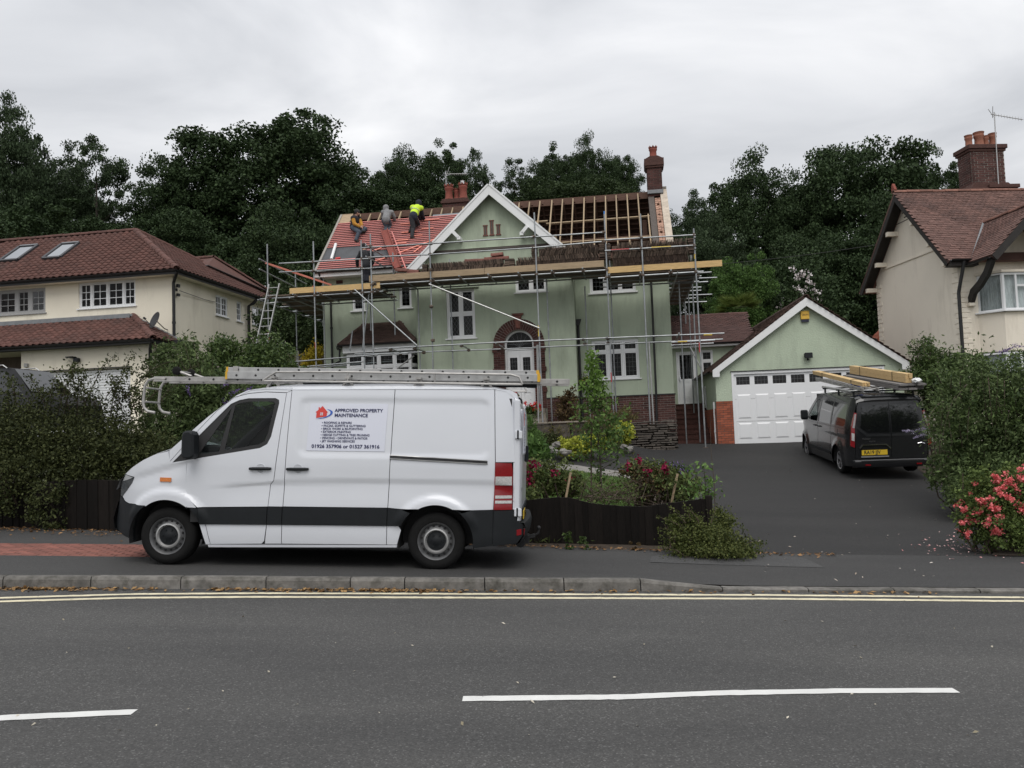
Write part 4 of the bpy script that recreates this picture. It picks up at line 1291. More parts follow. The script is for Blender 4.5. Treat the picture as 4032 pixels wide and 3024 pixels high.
def window(th, u0, u1, z0, z1, v, cols, rows=(1.0,), fw=0.05, mw=0.05, lead=None, sill=True, net=None, m=None, mapf=None, casement=0.032, lw=0.010, pitch=0.13, dark=True):
	"""a framed window: frame > panes, lead lights, sill, curtain; cols and rows are relative sizes"""
	m = m or M_UPVC
	fr = MB()
	fr.box(u0, u1, v, v + 0.07, z0, z0 + fw).box(u0, u1, v, v + 0.07, z1 - fw, z1)
	fr.box(u0, u0 + fw, v + 0.001, v + 0.069, z0 + fw, z1 - fw).box(u1 - fw, u1, v + 0.001, v + 0.069, z0 + fw, z1 - fw)
	tot, cu = sum(cols), []
	wi = u1 - u0 - 2 * fw - mw * (len(cols) - 1)
	a = u0 + fw
	for k in cols:
		cu.append((a, a + wi * k / tot))
		a += wi * k / tot + mw
	for p, q in zip(cu[:-1], cu[1:]):
		fr.box(p[1], q[0], v + 0.002, v + 0.068, z0 + fw, z1 - fw)
	tr, cz = sum(rows), []
	hi = z1 - z0 - 2 * fw - mw * (len(rows) - 1)
	a = z0 + fw
	for k in rows:
		cz.append((a, a + hi * k / tr))
		a += hi * k / tr + mw
	for p, q in zip(cz[:-1], cz[1:]):
		for c in cu:
			fr.box(c[0], c[1], v + 0.003, v + 0.067, p[1], q[0])
	if casement:
		k = casement
		for c in cu:
			for r in cz:
				fr.box(c[0] + .004, c[1] - .004, v + 0.012, v + 0.05, r[0] + .004, r[0] + k).box(c[0] + .004, c[1] - .004, v + 0.012, v + 0.05, r[1] - k, r[1] - .004)
				fr.box(c[0] + .004, c[0] + k, v + 0.0125, v + 0.0495, r[0] + k, r[1] - k).box(c[1] - k, c[1] - .004, v + 0.0125, v + 0.0495, r[0] + k, r[1] - k)
	fo = fr.build('window', m, th)
	ps = [fo]
	for c in cu:
		for r in cz:
			a, b, c_, d = c[0] + casement, c[1] - casement, r[0] + casement, r[1] - casement
			ps.append(MB().quad((a, v + 0.03, c_), (b, v + 0.03, c_), (b, v + 0.03, d), (a, v + 0.03, d)).build('pane', M_GLASS, fo))
			if lead:
				l = MB()
				y = v + 0.026
				if lead == 'square':
					n = max(1, round((b - a) / pitch))
					for i in range(1, n):
						x = a + (b - a) * i / n
						l.quad((x - lw / 2, y, c_), (x + lw / 2, y, c_), (x + lw / 2, y, d), (x - lw / 2, y, d))
					n = max(1, round((d - c_) / pitch / 1.15))
					for i in range(1, n):
						x = c_ + (d - c_) * i / n
						l.quad((a, y - .001, x - lw / 2), (b, y - .001, x - lw / 2), (b, y - .001, x + lw / 2), (a, y - .001, x + lw / 2))
				elif lead == 'bars':
					n, n2 = pitch
					for i in range(1, n):
						x = a + (b - a) * i / n
						l.box(x - lw / 2, x + lw / 2, v + 0.02, v + 0.04, c_, d)
					for i in range(1, n2):
						x = c_ + (d - c_) * i / n2
						l.box(a, b, v + 0.0205, v + 0.0395, x - lw / 2, x + lw / 2)
				else:
					s = 1.45
					k = -math.ceil((d - c_) / s / pitch)
					while a + k * pitch < b:
						for sg in (1, -1):
							x0 = a + k * pitch
							p0, p1 = (x0, c_), (x0 + (d - c_) / s, d)
							if sg < 0:
								p0, p1 = (a + b - x0, c_), (a + b - p1[0], d)
							(xa, za), (xb, zb) = p0, p1
							def cl(x):
								t_ = (x - xa) / (xb - xa)
								return (x, za + (zb - za) * t_)
							lo, hi_ = min(xa, xb), max(xa, xb)
							l0, l1 = max(lo, a), min(hi_, b)
							if l1 - l0 > 0.01:
								q0, q1 = cl(l0), cl(l1)
								h = lw * 0.6
								l.quad((q0[0] - h, y - .0005 * sg, q0[1]), (q0[0] + h, y - .0005 * sg, q0[1]), (q1[0] + h, y - .0005 * sg, q1[1]), (q1[0] - h, y - .0005 * sg, q1[1]))
						k += 1
				if l.f:
					ps.append(l.build('lead_lattice' if lead != 'bars' else 'glazing_bar', M_CAME if lead != 'bars' else m, fo))
	if net:
		c = MB()
		n = 28
		for (a, b) in net if isinstance(net, list) else [(u0 + .02, u1 - .02)]:
			pts = [(a + (b - a) * i / n, v + 0.13 + 0.012 * math.sin(i * 1.9)) for i in range(n + 1)]
			for p, q in zip(pts[:-1], pts[1:]):
				c.quad((p[0], p[1], z0 + .02), (q[0], q[1], z0 + .02), (q[0], q[1], z1 - .02), (p[0], p[1], z1 - .02))
		ps.append(c.build('curtain', M_NET if net is not None and not isinstance(net, list) else M_CURTAIN, fo, smooth=True))
	if sill:
		ps.append(MB().box(u0 - 0.06, u1 + 0.06, v - 0.11, v + 0.02, z0 - 0.045, z0 - 0.002).build('sill', m, fo, bevel=0.006))
	if mapf:
		for p in ps:
			remap(p, mapf)
	return fo
def brick_wall(th, O, X, Z, w, h, m, mm, rest=None, bl=0.225, bh=0.075, j=0.01, proud=0.008, limit=300, name='brick', soldier=False):
	"""individual bricks in stretcher bond proud of a bed of mortar; past the limit they are joined into one mass"""
	O, X, Z = (np.array(k, float) for k in (O, X, Z))
	Yv = np.cross(Z, X)           # into the wall
	n = int(round(h / bh))
	bh = h / n
	back = MB()
	c = [O + X * a + Z * b + Yv * d for d in (0.0, 0.10) for a, b in ((0, 0), (w, 0), (w, h), (0, h))]
	back.add(c, [(0, 1, 2, 3), (7, 6, 5, 4), (0, 4, 5, 1), (1, 5, 6, 2), (2, 6, 7, 3), (3, 7, 4, 0)])
	back.build('mortar_bed', mm, th)
	cnt = 0
	mass = MB()
	for r in range(n):
		a = -(bl / 2 if r % 2 else 0)
		while a < w - 0.02:
			s, e = max(a, 0), min(a + bl, w)
			a += bl
			if e - s < 0.035:
				continue
			d = random.uniform(-0.003, 0.003)
			ln = e - s - j
			P_ = O + X * (s + j / 2) + Z * (r * bh + j / 2) - Yv * (proud + d)
			if cnt < limit:
				key = ('br', m.name, round(ln, 2), round(bh, 4), proud)
				if key not in PC:
					PC[key] = MB().box(0, round(ln, 2), 0, 0.02 + proud, 0, bh - j).mesh('brick', m, bevel=0.003)
				piece(name, PC[key], th, TM(P_, X, Yv, Z))
			else:
				b = [P_ + X * (ln * i) + Yv * (0.02 + proud) * k + Z * (bh - j) * l_ for l_ in (0, 1) for k in (0, 1) for i in (0, 1)]
				mass.add(b, [(0, 2, 3, 1), (4, 5, 7, 6), (0, 1, 5, 4), (2, 6, 7, 3), (0, 4, 6, 2), (1, 3, 7, 5)])
			cnt += 1
	if mass.f:
		o = mass.build('brick_mass', rest or m, th)
		o['kind'] = 'stuff'
def inside(p, poly):
	c = False
	n = len(poly)
	for i in range(n):
		(x0, y0), (x1, y1) = poly[i], poly[(i + 1) % n]
		if (y0 > p[1]) != (y1 > p[1]) and p[0] < (x1 - x0) * (p[1] - y0) / (y1 - y0) + x0:
			c = not c
	return c
def tile_roof(th, F, O, X, T, poly, tw, gauge, kind, m, mm, limit=300, name='roof_tile', lift=0.02, seed=1):
	"""tiles laid course by course over a slope: O origin, X along the eave, T up the slope, poly in (x, t).
	The tiles nearest the camera are single pieces, the others are joined."""
	r = np.random.default_rng(seed)
	O, X, T = (np.array(k, float) for k in (O, X, T))
	Nn = np.cross(X, T)
	if Nn[2] < 0:
		Nn = -Nn
	ln = gauge * 1.25
	if kind == 'pan':
		k = 7
		w = np.linspace(0, tw * 1.04, k)
		hgt = 0.026 * np.sin(w / tw * 2 * math.pi + 0.6)
		v = []
		for t_, dz in ((0.0, 0.03), (ln, 0.0)):
			v += [(a, t_, dz + b) for a, b in zip(w, hgt)]
		v += [(a, 0.0, b + 0.005) for a, b in zip(w, hgt)]
		f = [(i, i + 1, k + i + 1, k + i) for i in range(k - 1)] + [(2 * k + i, 2 * k + i + 1, i + 1, i) for i in range(k - 1)]
	else:
		g = 0.004
		th_ = 0.016
		v = [(g, 0, th_), (tw - g, 0, th_), (tw - g, ln, 0.002), (g, ln, 0.002), (g, 0, 0.0), (tw - g, 0, 0.0), (tw - g, ln, -.008), (g, ln, -.008)]
		f = [(0, 1, 2, 3), (4, 5, 1, 0), (5, 6, 2, 1), (7, 4, 0, 3), (6, 7, 3, 2)]
	v = np.array(v)
	me = bpy.data.meshes.new(name)
	me.from_pydata([tuple(q) for q in v], [], f)
	me.materials.append(m)
	if kind == 'pan':
		for p in me.polygons[:len(w) - 1]:
			p.use_smooth = True
	xs, ts = [p[0] for p in poly], [p[1] for p in poly]
	places = []
	row = 0
	t_ = min(ts)
	while t_ < max(ts) - gauge * 0.3:
		x = min(xs) - (tw / 2 if (row % 2 and kind != 'pan') else 0)
		while x < max(xs):
			if inside((x + tw / 2, t_ + gauge * 0.5), poly):
				places.append((x, t_))
			x += tw
		t_ += gauge
		row += 1
	b0 = BASE[th.name]
	P_ = [O + X * (x + (r.normal(0, 0.004) if kind != 'pan' else 0)) + T * (y + r.normal(0, 0.004)) + Nn * (lift + abs(r.normal(0, 0.003))) for x, y in places]
	order = np.argsort([np.linalg.norm(F.w(p) - CAMP) for p in P_])
	near = set(order[:limit].tolist())
	far = [i for i in range(len(P_)) if i not in near]
	tilt = r.normal(0, 0.012, len(P_))
	for i in near:
		n2 = Nn + X * tilt[i]
		piece(name, me, th, TM(P_[i], X, T, n2))
	if far:
		A = np.stack([X, T, Nn])
		vv = np.concatenate([P_[i] - b0 + v @ A for i in far])
		k4 = [q for q in f]
		ff = np.concatenate([np.array(k4) + len(v) * j for j in range(len(far))])
		o = link(name + '_mass', npmesh(name + '_mass', vv, ff, mm), th)
		o['kind'] = 'stuff'
	return len(P_)
def ridge_caps(th, p, q, m, r=0.11, L=0.42, name='ridge_tile', up=(0, 0, 1)):
	"""half-round tiles along a ridge or hip"""
	p, q, up = np.array(p, float), np.array(q, float), np.array(up, float)
	d = q - p
	n = max(1, round(np.linalg.norm(d) / L))
	d = d / n
	x = d / np.linalg.norm(d)
	s = np.cross(up, x)
	s /= np.linalg.norm(s)
	z = np.cross(x, s)
	key = ('ridge', m.name, round(float(np.linalg.norm(d)), 3), r)
	if key not in PC:
		mb = MB()
		l = float(np.linalg.norm(d))
		secs = []
		for a, e in ((0, 1.06), (0.05, 1.06), (0.051, 1.0), (l + 0.02, 0.97)):
			secs.append([(a, r * e * math.cos(t_), r * e * math.sin(t_) * 0.85 - 0.04) for t_ in np.linspace(-0.1, math.pi + 0.1, 10)])
		secs.insert(0, [(0, (r - 0.02) * math.cos(t_), (r - 0.02) * math.sin(t_) * 0.85 - 0.045) for t_ in np.linspace(-0.1, math.pi + 0.1, 10)])
		PC[key] = loft(secs).mesh(name, m, smooth=True)
	for i in range(n):
		piece(name, PC[key], th, TM(p + d * i + (0, 0, random.uniform(-0.005, 0.008)), x, s, z))
def slab(name, m, th, pts, n, t_):
	"""a sloping slab: outline pts, pushed back along n by t_"""
	pts = [np.array(p, float) for p in pts]
	n = np.array(n, float)
	k = len(pts)
	return MB().add(pts + [p - n * t_ for p in pts], [tuple(range(k)), tuple(range(2 * k - 1, k - 1, -1))] + [(i, k + i, k + (i + 1) % k, (i + 1) % k) for i in range(k)]).build(name, m, th)
def downpipe(th, pts, r=0.036, clips=True):
	m = MB().tube(pts, r, 10)
	a, b = np.array(pts[-2], float), np.array(pts[-1], float)
	n = max(1, int(np.linalg.norm(b - a) / 1.8))
	for i in range(1, n + 1):
		c = a + (b - a) * i / (n + 0.5)
		m.tube([c - (0, 0, 0.04), c + (0, 0, 0.04)], r + 0.012, 10)
	return m.build('downpipe', M_BLACK, th, smooth=True)
def gutter(th, p, q, r=0.055, m=None):
	p, q = np.array(p, float), np.array(q, float)
	d = (q - p) / np.linalg.norm(q - p)
	s = np.cross((0, 0, 1.0), d)
	secs = [[c + s * r * math.cos(t_) + np.array((0, 0, r * math.sin(t_))) for t_ in np.linspace(math.pi, 2 * math.pi, 9)] + [c + s * (r - .008) * math.cos(t_) + np.array((0, 0, (r - .008) * math.sin(t_))) for t_ in np.linspace(2 * math.pi, math.pi, 9)] for c in (p, q)]
	return loft(secs, close=True).build('gutter', m or M_BLACK, th, smooth=True)
def pot(th, c, h, r, m, crown=False, name='chimney_pot'):
	mb = MB()
	pr = [(r * 0.95, 0), (r * 1.05, 0.03), (r * 0.85, h * 0.2), (r * 0.8, h * 0.6), (r * 0.98, h * 0.72), (r * 0.98, h * 0.8), (r * 0.9, h * 0.84)]
	if crown:
		pr += [(r * 1.05, h * 0.9)]
		mb.lathe(c, pr + [(r * 0.8, h * 0.9), (r * 0.7, h * 0.3)], n=16)
		for k in range(8):
			a = 2 * math.pi * k / 8
			d = np.array((math.cos(a), math.sin(a), 0))
			t_ = np.array((-math.sin(a), math.cos(a), 0))
			q = np.array(c, float) + (0, 0, h * 0.88)
			w_ = r * 0.34
			mb.add([q + d * r * 1.0 - t_ * w_, q + d * r * 1.0 + t_ * w_, q + d * r * 1.08 + (0, 0, h * 0.16), q + d * r * 0.86 - t_ * w_, q + d * r * 0.86 + t_ * w_, q + d * r * 0.92 + (0, 0, h * 0.16)], [(0, 1, 2), (4, 3, 5), (0, 2, 5, 3), (1, 4, 5, 2), (0, 3, 4, 1)])
	else:
		pr += [(r * 1.0, h * 0.95), (r * 1.05, h)]
		mb.lathe(c, pr + [(r * 0.8, h), (r * 0.7, h * 0.3)], n=16)
	return mb.build(name, m, th, smooth=True)

# ================================================================== the green house
HF = Fr((2.16039, 27.5, 0), 8)
gh = thing('green_house', 'pale green rendered house with a front gable, its roof stripped and half re-battened', 'house', HF, (-2.7, 3.0, 1.8))
VW = 0.7                                            # wings stand this far behind the gable
W1, W2 = (-4.355, -3.365, 5.02, 6.71), (-1.945, -0.885, 6.46, 7.26)
DC, DZ, RO, RI = -1.9, 4.70, 0.87, 0.50            # door arch: centre, spring, outer and inner radius
arch_o = [(DC - RO, 2.50)] + [(DC + RO, 2.50)] + arc((DC, DZ), RO, 0, 180, 24)
hole = lambda w: rect(w[0], w[1], w[2], w[3])
AP, EZ, GS = 10.14, 7.46, 0.934                     # gable apex, eave height, slope
GC = -2.69
gl, gr_ = -5.41, 0.02
gz = lambda u: AP - 0.16 - abs(u - GC) * GS
wall('wall', [(gl, 1.5), (gr_, 1.5), (gr_, gz(gr_)), (GC, gz(GC)), (gl, gz(gl))], M_GREEN, gh, 0.0, [hole(W1), hole(W2), arch_o])
R1, R2 = (0.53, 2.09, 6.40, 7.2), (0.51, 2.09, 3.44, 4.78)
wall('wall', [(gr_ + 0.005, 1.5), (3.2, 1.5), (3.2, 7.62), (gr_ + 0.005, 7.62)], M_GREEN, gh, VW, [hole(R1), hole(R2)])
L1, L2 = (-7.93, -7.44, 6.28, 7.1), (-6.20, -5.75, 6.29, 7.1)
BAY = (-8.13, -5.47, 2.6, 4.98)
wall('wall', [(-9.02, 1.5), (gl - 0.005, 1.5), (gl - 0.005, 7.62), (-9.02, 7.62)], M_GREEN, gh, VW, [hole(L1), hole(L2), hole(BAY)])
for u, s in ((-9.02, 1), (3.2, -1)):
	o = wall('wall', [(VW + 0.002, 1.5), (6.1, 1.5), (6.1, 7.62), (3.1 if s > 0 else 3.1, 10.3), (VW + 0.002, 7.75)], M_GREEN, gh, 0.0, depth=0.2)
	remap(o, swap_side(u, s))
o = wall('wall', [(0.13, 1.5), (VW, 1.5), (VW, 7.6), (0.13, 7.6)], M_GREEN, gh, 0.0, depth=0.05)
remap(o, swap_side(gr_ - 0.003, -1))
o = wall('wall', [(0.13, 1.5), (VW, 1.5), (VW, 7.6), (0.13, 7.6)], M_GREEN, gh, 0.0, depth=0.05)
remap(o, swap_side(gl + 0.003, 1))
MB().box(-9.02, 3.2, 6.1, 6.25, 1.5, 7.62).build('wall', M_GREEN, gh)
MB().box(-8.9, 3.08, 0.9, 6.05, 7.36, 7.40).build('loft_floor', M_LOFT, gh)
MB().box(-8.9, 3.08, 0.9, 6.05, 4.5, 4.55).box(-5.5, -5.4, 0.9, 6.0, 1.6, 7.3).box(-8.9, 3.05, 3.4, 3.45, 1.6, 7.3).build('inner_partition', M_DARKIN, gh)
# windows
window(gh, *W1, 0.06, (1, 1), (1, 1), lead='diamond', fw=0.055, mw=0.06, casement=0.05, net=[(W1[0] + .05, W1[0] + .42), (W1[1] - .42, W1[1] - .05)])
window(gh, *W2, 0.06, (1, 1), (1,), lead='diamond', fw=0.055, mw=0.07, casement=0.04)
MB().box(-4.5, -3.2, -0.06, 0.05, 6.74, 6.80).build('drip_board', M_GREEN, gh)
window(gh, *R1, VW + 0.06, (1, 1, 1), (1,), lead='square', fw=0.06, mw=0.06, casement=0.04)
window(gh, *R2, VW + 0.06, (1, 1, 1), (1.95, 0.72), lead='square', fw=0.055, mw=0.06, casement=0.045, pitch=0.14)
window(gh, *L1, VW + 0.05, (1,), (1,), lead='square', fw=0.06, casement=0.03, pitch=0.12)
window(gh, *L2, VW + 0.05, (1,), (1,), lead='square', fw=0.06, casement=0.03, pitch=0.12)
# door arch of brick: two rings of bricks on edge over brick jambs
wall('arch_mortar', arch_o, M_MORTAR, gh, -0.01, [[(DC - RI, 2.50), (DC + RI, 2.50)] + arc((DC, DZ), RI, 0, 180, 24)], depth=0.32)
for ring_, (r0, r1) in enumerate(((0.51, 0.685), (0.695, 0.868))):
	n = 22 if ring_ == 0 else 28
	for k in range(n):
		a0, a1 = math.pi * k / n + 0.012, math.pi * (k + 1) / n - 0.012
		q = [(DC + r * math.cos(a), DZ + r * math.sin(a)) for r, a in ((r0, a0), (r1, a0), (r1, a1), (r0, a1))]
		MB().prism(q, 1, -0.035 - 0.004 * (k % 2), 0.06).build('arch_brick', M_BRICK, gh)
MB().prism([(DC - 0.07, 5.25), (DC + 0.07, 5.25), (DC + 0.13, 5.68), (DC - 0.13, 5.68)], 1, -0.07, 0.02).build('keystone', M_RIDGE, gh, bevel=0.01)
MB().prism([(DC - 0.17, 5.68), (DC + 0.17, 5.68), (DC + 0.2, 5.75), (DC - 0.2, 5.75)], 1, -0.10, 0.02).build('keystone_cap', M_RIDGE, gh)
for s in (-1, 1):
	x0 = DC - RO if s < 0 else DC + RI
	for r in range(28):
		z = 2.53 + r * 0.0775
		cuts = [(0.0, 0.12), (0.13, RO - RI)] if r % 2 else [(0.0, 0.235), (0.245, RO - RI)]
		for a, b in cuts:
			if s > 0:
				a, b = RO - RI - b, RO - RI - a
			pr = 0.035 if (r % 9 in (7, 8) and ((a < 0.01) == (s < 0))) else 0.0
			MB().box(x0 + a - (pr if s < 0 else 0), x0 + b + (pr if s > 0 else 0), -0.034 - pr, 0.05, z, z + 0.067).build('arch_brick', M_BRICK, gh)
# door
fr = wall('door_frame', [(DC - RI, 2.50), (DC + RI, 2.50)] + arc((DC, DZ), RI, 0, 180, 24), M_UPVC, gh, 0.16, [[(DC - RI + .06, 2.53), (DC + RI - .06, 2.53), (DC + RI - .06, 4.53), (DC - RI + .06, 4.53)], [(DC - RI + .06, 4.60), (DC + RI - .06, 4.60)] + arc((DC, DZ), RI - 0.06, 0, 180, 18)], depth=0.08)
fan = wall('fanlight', [(DC - RI + .06, 4.60), (DC + RI - .06, 4.60)] + arc((DC, DZ), RI - 0.06, 0, 180, 18), M_GLASS, fr, 0.20, depth=0)
l = MB()
for k in range(1, 7):
	a = math.pi * k / 7
	l.obox((DC, 0.195, 4.62), (DC + 0.42 * math.cos(a), 0.195, DZ + 0.42 * math.sin(a)), (0, 1, 0), 0.003, 0.006)
l.box(DC - .43, DC + .43, 0.192, 0.198, 4.73, 4.742)
l.build('lead_lattice', M_CAME, fr)
for s in (-1, 1):
	a, b = (DC - RI + 0.065, DC - 0.004) if s < 0 else (DC + 0.004, DC + RI - 0.065)
	hh = rect(a + 0.09, b - 0.09, 3.72, 4.28)
	d = wall('door', rect(a, b, 2.54, 4.52), M_UPVC, gh, 0.18, [hh, rect(a + .1, b - .1, 3.2, 3.56), rect(a + .1, b - .1, 2.68, 3.08)], depth=0.04)
	for z0, z1 in ((3.2, 3.56), (2.68, 3.08)):
		MB().box(a + .1, b - .1, 0.20, 0.215, z0, z1).box(a + .14, b - .14, 0.188, 0.20, z0 + .05, z1 - .05).build('door_panel', M_UPVC, d, bevel=0.006)
	MB().quad((a + .09, .2, 3.72), (b - .09, .2, 3.72), (b - .09, .2, 4.28), (a + .09, .2, 4.28)).build('pane', M_GLASS, d)
	l = MB()
	for i in range(1, 3):
		x = a + .09 + (b - a - .18) * i / 3
		l.box(x - .005, x + .005, .194, .199, 3.72, 4.28)
	for i in range(1, 4):
		z = 3.72 + .56 * i / 4
		l.box(a + .09, b - .09, .1935, .1985, z - .005, z + .005)
	l.build('lead_lattice', M_CAME, d)
	MB().sph((a + .04 if s > 0 else b - .04, .165, 3.55), 0.022).build('door_knob', M_CHROME, d)
# steps to the front door
M_STEP = mat('worn_stone', (0.23, 0.20, 0.165), 0.9, var=0.3, scale=5, bump=0.5)
for k in range(4):
	z1 = 2.50 - 0.17 * k
	MB().box(DC - 0.85 - 0.06 * k, DC + 0.85 + 0.06 * k, -0.62 - 0.32 * k, -0.30 - 0.32 * k if k else 0.15, z1 - 0.17 - 0.002, z1 - 0.001 * k).build('step', M_STEP, gh, bevel=0.012)
# brick plinth
brick_wall(gh, (0.03, VW - 0.05, 1.40), (1, 0, 0), (0, 0, 1), 3.19, 1.43, M_BRICK, M_MORTAR, M_BRICKM)
brick_wall(gh, (-1.02, -0.05, 1.40), (1, 0, 0), (0, 0, 1), 1.06, 1.43, M_BRICK, M_MORTAR, M_BRICKM, limit=40)
brick_wall(gh, (-5.43, -0.05, 1.40), (1, 0, 0), (0, 0, 1), 2.62, 1.43, M_BRICK, M_MORTAR, M_BRICKM, limit=0)
brick_wall(gh, (-9.04, VW - 0.05, 1.40), (1, 0, 0), (0, 0, 1), 3.58, 1.43, M_BRICK, M_MORTAR, M_BRICKM, limit=0)
MB().box(0.03, 3.24, VW - 0.075, VW + 0.05, 2.83, 2.865).box(-1.02, 0.05, -0.075, 0.05, 2.83, 2.865).build('plinth_drip', M_BLACK, gh)
# gable dress: bargeboards, purlin ends, slits, string course
for s in (-1, 1):
	e = GC + s * 2.92
	d = np.array((s * 1.0, 0, -GS))
	d /= np.linalg.norm(d)
	n = np.array((s * GS, 0, 1.0))
	n /= np.linalg.norm(n)
	p, q = np.array((GC, 0, AP)), np.array((e, 0, AP - 2.92 * GS))
	pts = [p, q, q - n * 0.24, p - (0, 0, 0.24 / n[2])]
	MB().prism([(k[0], k[2]) for k in pts], 1, -0.34, -0.30).build('bargeboard', M_WHITE, gh, bevel=0.004)
	MB().prism([(k[0], k[2]) for k in (p + n * .055, q + n * .055, q - n * 0.0, p)], 1, -0.36, -0.305).build('verge_capping', M_WHITE, gh)
	slab('gable_roof', M_LOFT, gh, [p + n * .05 + (0, -0.33, 0), q + n * .05 + (0, -0.33, 0), q + n * .05 + (0, 1.0, 0), p + n * .05 + (0, 2.6, 0)], n, 0.12)
	c = GC + s * 1.27
	z = AP - 1.27 * GS - 0.36
	MB().obox((c, -0.36, z + .02), (c - s * 0.20, -0.36, z - 0.20), (0, 1, 0), 0.06, 0.055).box(c - s * .2 - .06, c - s * .2 + .06, -0.42, 0.05, z - .27, z - .16).build('purlin_end', M_WHITE, gh)
	MB().prism([(e - s * 0.02, EZ - 0.02), (e - s * 0.55, EZ + 0.32), (e - s * 0.55, EZ - 0.02)], 1, -0.30, 0.05).build('eave_box', M_WHITE, gh)
	x = gl if s < 0 else gr_
for u, z0, z1 in ((-2.90, 8.50, 8.83), (-2.68, 8.50, 8.99), (-2.455, 8.50, 8.83)):
	MB().box(u - 0.062, u + 0.062, -0.02, 0.01, z0, z1).box(u - 0.09, u + 0.09, -0.035, 0.01, z0 - .03, z0 + .012).box(u - 0.085, u + 0.085, -0.035, 0.01, z1 - .012, z1 + .02).build('slit_tile', M_RIDGE, gh, bevel=0.005)
	MB().box(u - 0.03, u + 0.03, -0.024, 0.0, z0 + .02, z1 - .02).build('slit_recess', M_MORTARD, gh)
sc_ = (AP - 0.2 - 8.04) / GS
MB().box(GC - sc_, GC + sc_, -0.05, 0.02, 8.00, 8.07).build('string_course', M_MORTARD, gh)  # dark colour stands in for the shadow line under the ledge
MB().box(GC - sc_ - .04, GC + sc_ + .04, -0.06, 0.02, 8.07, 8.085).build('string_course_top', M_GREEN, gh)
# ---- the main roof, opened up
RA = math.atan2(10.45 - 7.72, 2.85)
RO_ = np.array((0, 0.25, 7.72))
RT = np.array((0, math.cos(RA), math.sin(RA)))
RN = np.array((0, -math.sin(RA), math.cos(RA)))
SL = 3.9465
def rp(u, t, h=0.0):
	return np.array((u, 0, 0)) + RO_ + RT * t + RN * h
def rpx(x, y, h=0.0):
	"""pixel to (u, t) on the roof slope"""
	d = ray(x, y)
	n = HF.v * RN[1] + HF.z * RN[2]
	p0 = HF.w(RO_ + RN * h)
	q = CAMP + d * ((p0 - CAMP) @ n) / (d @ n) - p0
	return float(q @ HF.u), float(q @ (HF.v * RT[1] + HF.z * RT[2]))
def uval(t):
	"""where the slope meets the left side of the gable roof"""
	z = 7.72 + t * math.sin(RA)
	return GC - (AP + 0.05 - z) / GS
def uvalr(t):
	return 2 * GC - uval(t)
Z2 = lambda x, y: (1150 + x * 850 / 2169, 700 + y * 650 / 1659)
Z3 = lambda x, y: (1950 + x * 950 / 2212, 550 + y * 650 / 1513)
rm = MB().box(-0.024, 0.024, 0, SL, -0.1, 0.0).mesh('rafter', M_RAFTER)
for k in range(17):
	u = -8.72 + 0.407 * k
	t0 = 0.0
	if u > uval(0):
		t0 = (AP + 0.05 - (GC - u) * GS - 7.72) / math.sin(RA)
	if t0 > SL - 0.3:
		break
	MB().obox(rp(u, t0, -0.05), rp(u, SL, -0.05), (1, 0, 0), 0.022, 0.05).build('rafter', M_RAFTER, gh)
ru = [rpx(*Z3(x, 600))[0] for x in (220, 315, 410, 510, 607, 705, 808, 907, 1012, 1112, 1214, 1318)]
for k, x in enumerate((220, 315, 410, 520, 617, 713, 815, 910, 1010, 1107, 1207, 1305)):
	y = 570 - (x - 220) * 0.088
	u = rpx(*Z3(x, y + 8))[0]
	t0 = 0.0
	if u < uvalr(0):
		t0 = (AP + 0.05 - (u - GC) * GS - 7.72) / math.sin(RA)
	if t0 < SL - 0.2:
		MB().obox(rp(u, max(t0, -0.2), -0.05), rp(u, SL, -0.05), (1, 0, 0), 0.022, 0.05).build('rafter', M_RAFTER, gh)
MB().obox(rp(2.66, 0.1, -0.05), rp(2.66, 2.35, -0.05), (1, 0, 0), 0.022, 0.05).build('rafter', M_RAFTER, gh)
for a, b, t_ in ((-1.0, 2.9, 2.38), (-0.45, 2.9, 0.97)):
	MB().obox(rp(a, t_, -0.13), rp(b, t_ + .02, -0.13), RT, 0.03, 0.03).build('purlin', M_RAFTER, gh)
MB().obox(rp(-1.6, 2.52, -0.10), rp(-0.95, 2.52, -0.10), RT, 0.028, 0.03).build('purlin', M_RAFTER, gh)
MB().box(-9.02, 2.72, 3.085, 3.115, 10.22, 10.47).build('ridge_board', M_OLDWOOD, gh)
# the far slope seen from inside
bs = [np.array((-9.0, 3.13, 10.43)), np.array((3.3, 3.13, 10.43)), np.array((3.3, 6.3, 7.5)), np.array((-9.0, 6.3, 7.5))]
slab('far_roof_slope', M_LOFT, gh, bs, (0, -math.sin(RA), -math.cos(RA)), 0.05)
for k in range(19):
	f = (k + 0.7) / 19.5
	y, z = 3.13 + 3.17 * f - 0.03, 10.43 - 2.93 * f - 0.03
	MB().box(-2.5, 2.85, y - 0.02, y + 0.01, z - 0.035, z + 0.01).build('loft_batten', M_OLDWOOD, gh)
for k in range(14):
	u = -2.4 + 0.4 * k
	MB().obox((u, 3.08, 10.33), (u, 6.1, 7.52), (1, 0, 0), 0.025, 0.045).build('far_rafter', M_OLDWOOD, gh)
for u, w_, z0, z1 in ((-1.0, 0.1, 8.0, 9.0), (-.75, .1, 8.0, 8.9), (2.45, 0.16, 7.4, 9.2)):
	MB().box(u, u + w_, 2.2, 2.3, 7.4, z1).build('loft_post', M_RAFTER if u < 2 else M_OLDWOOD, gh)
MB().box(-2.2, 2.7, 1.9, 2.05, 8.42, 8.6).build('loft_beam', M_OLDWOOD, gh)
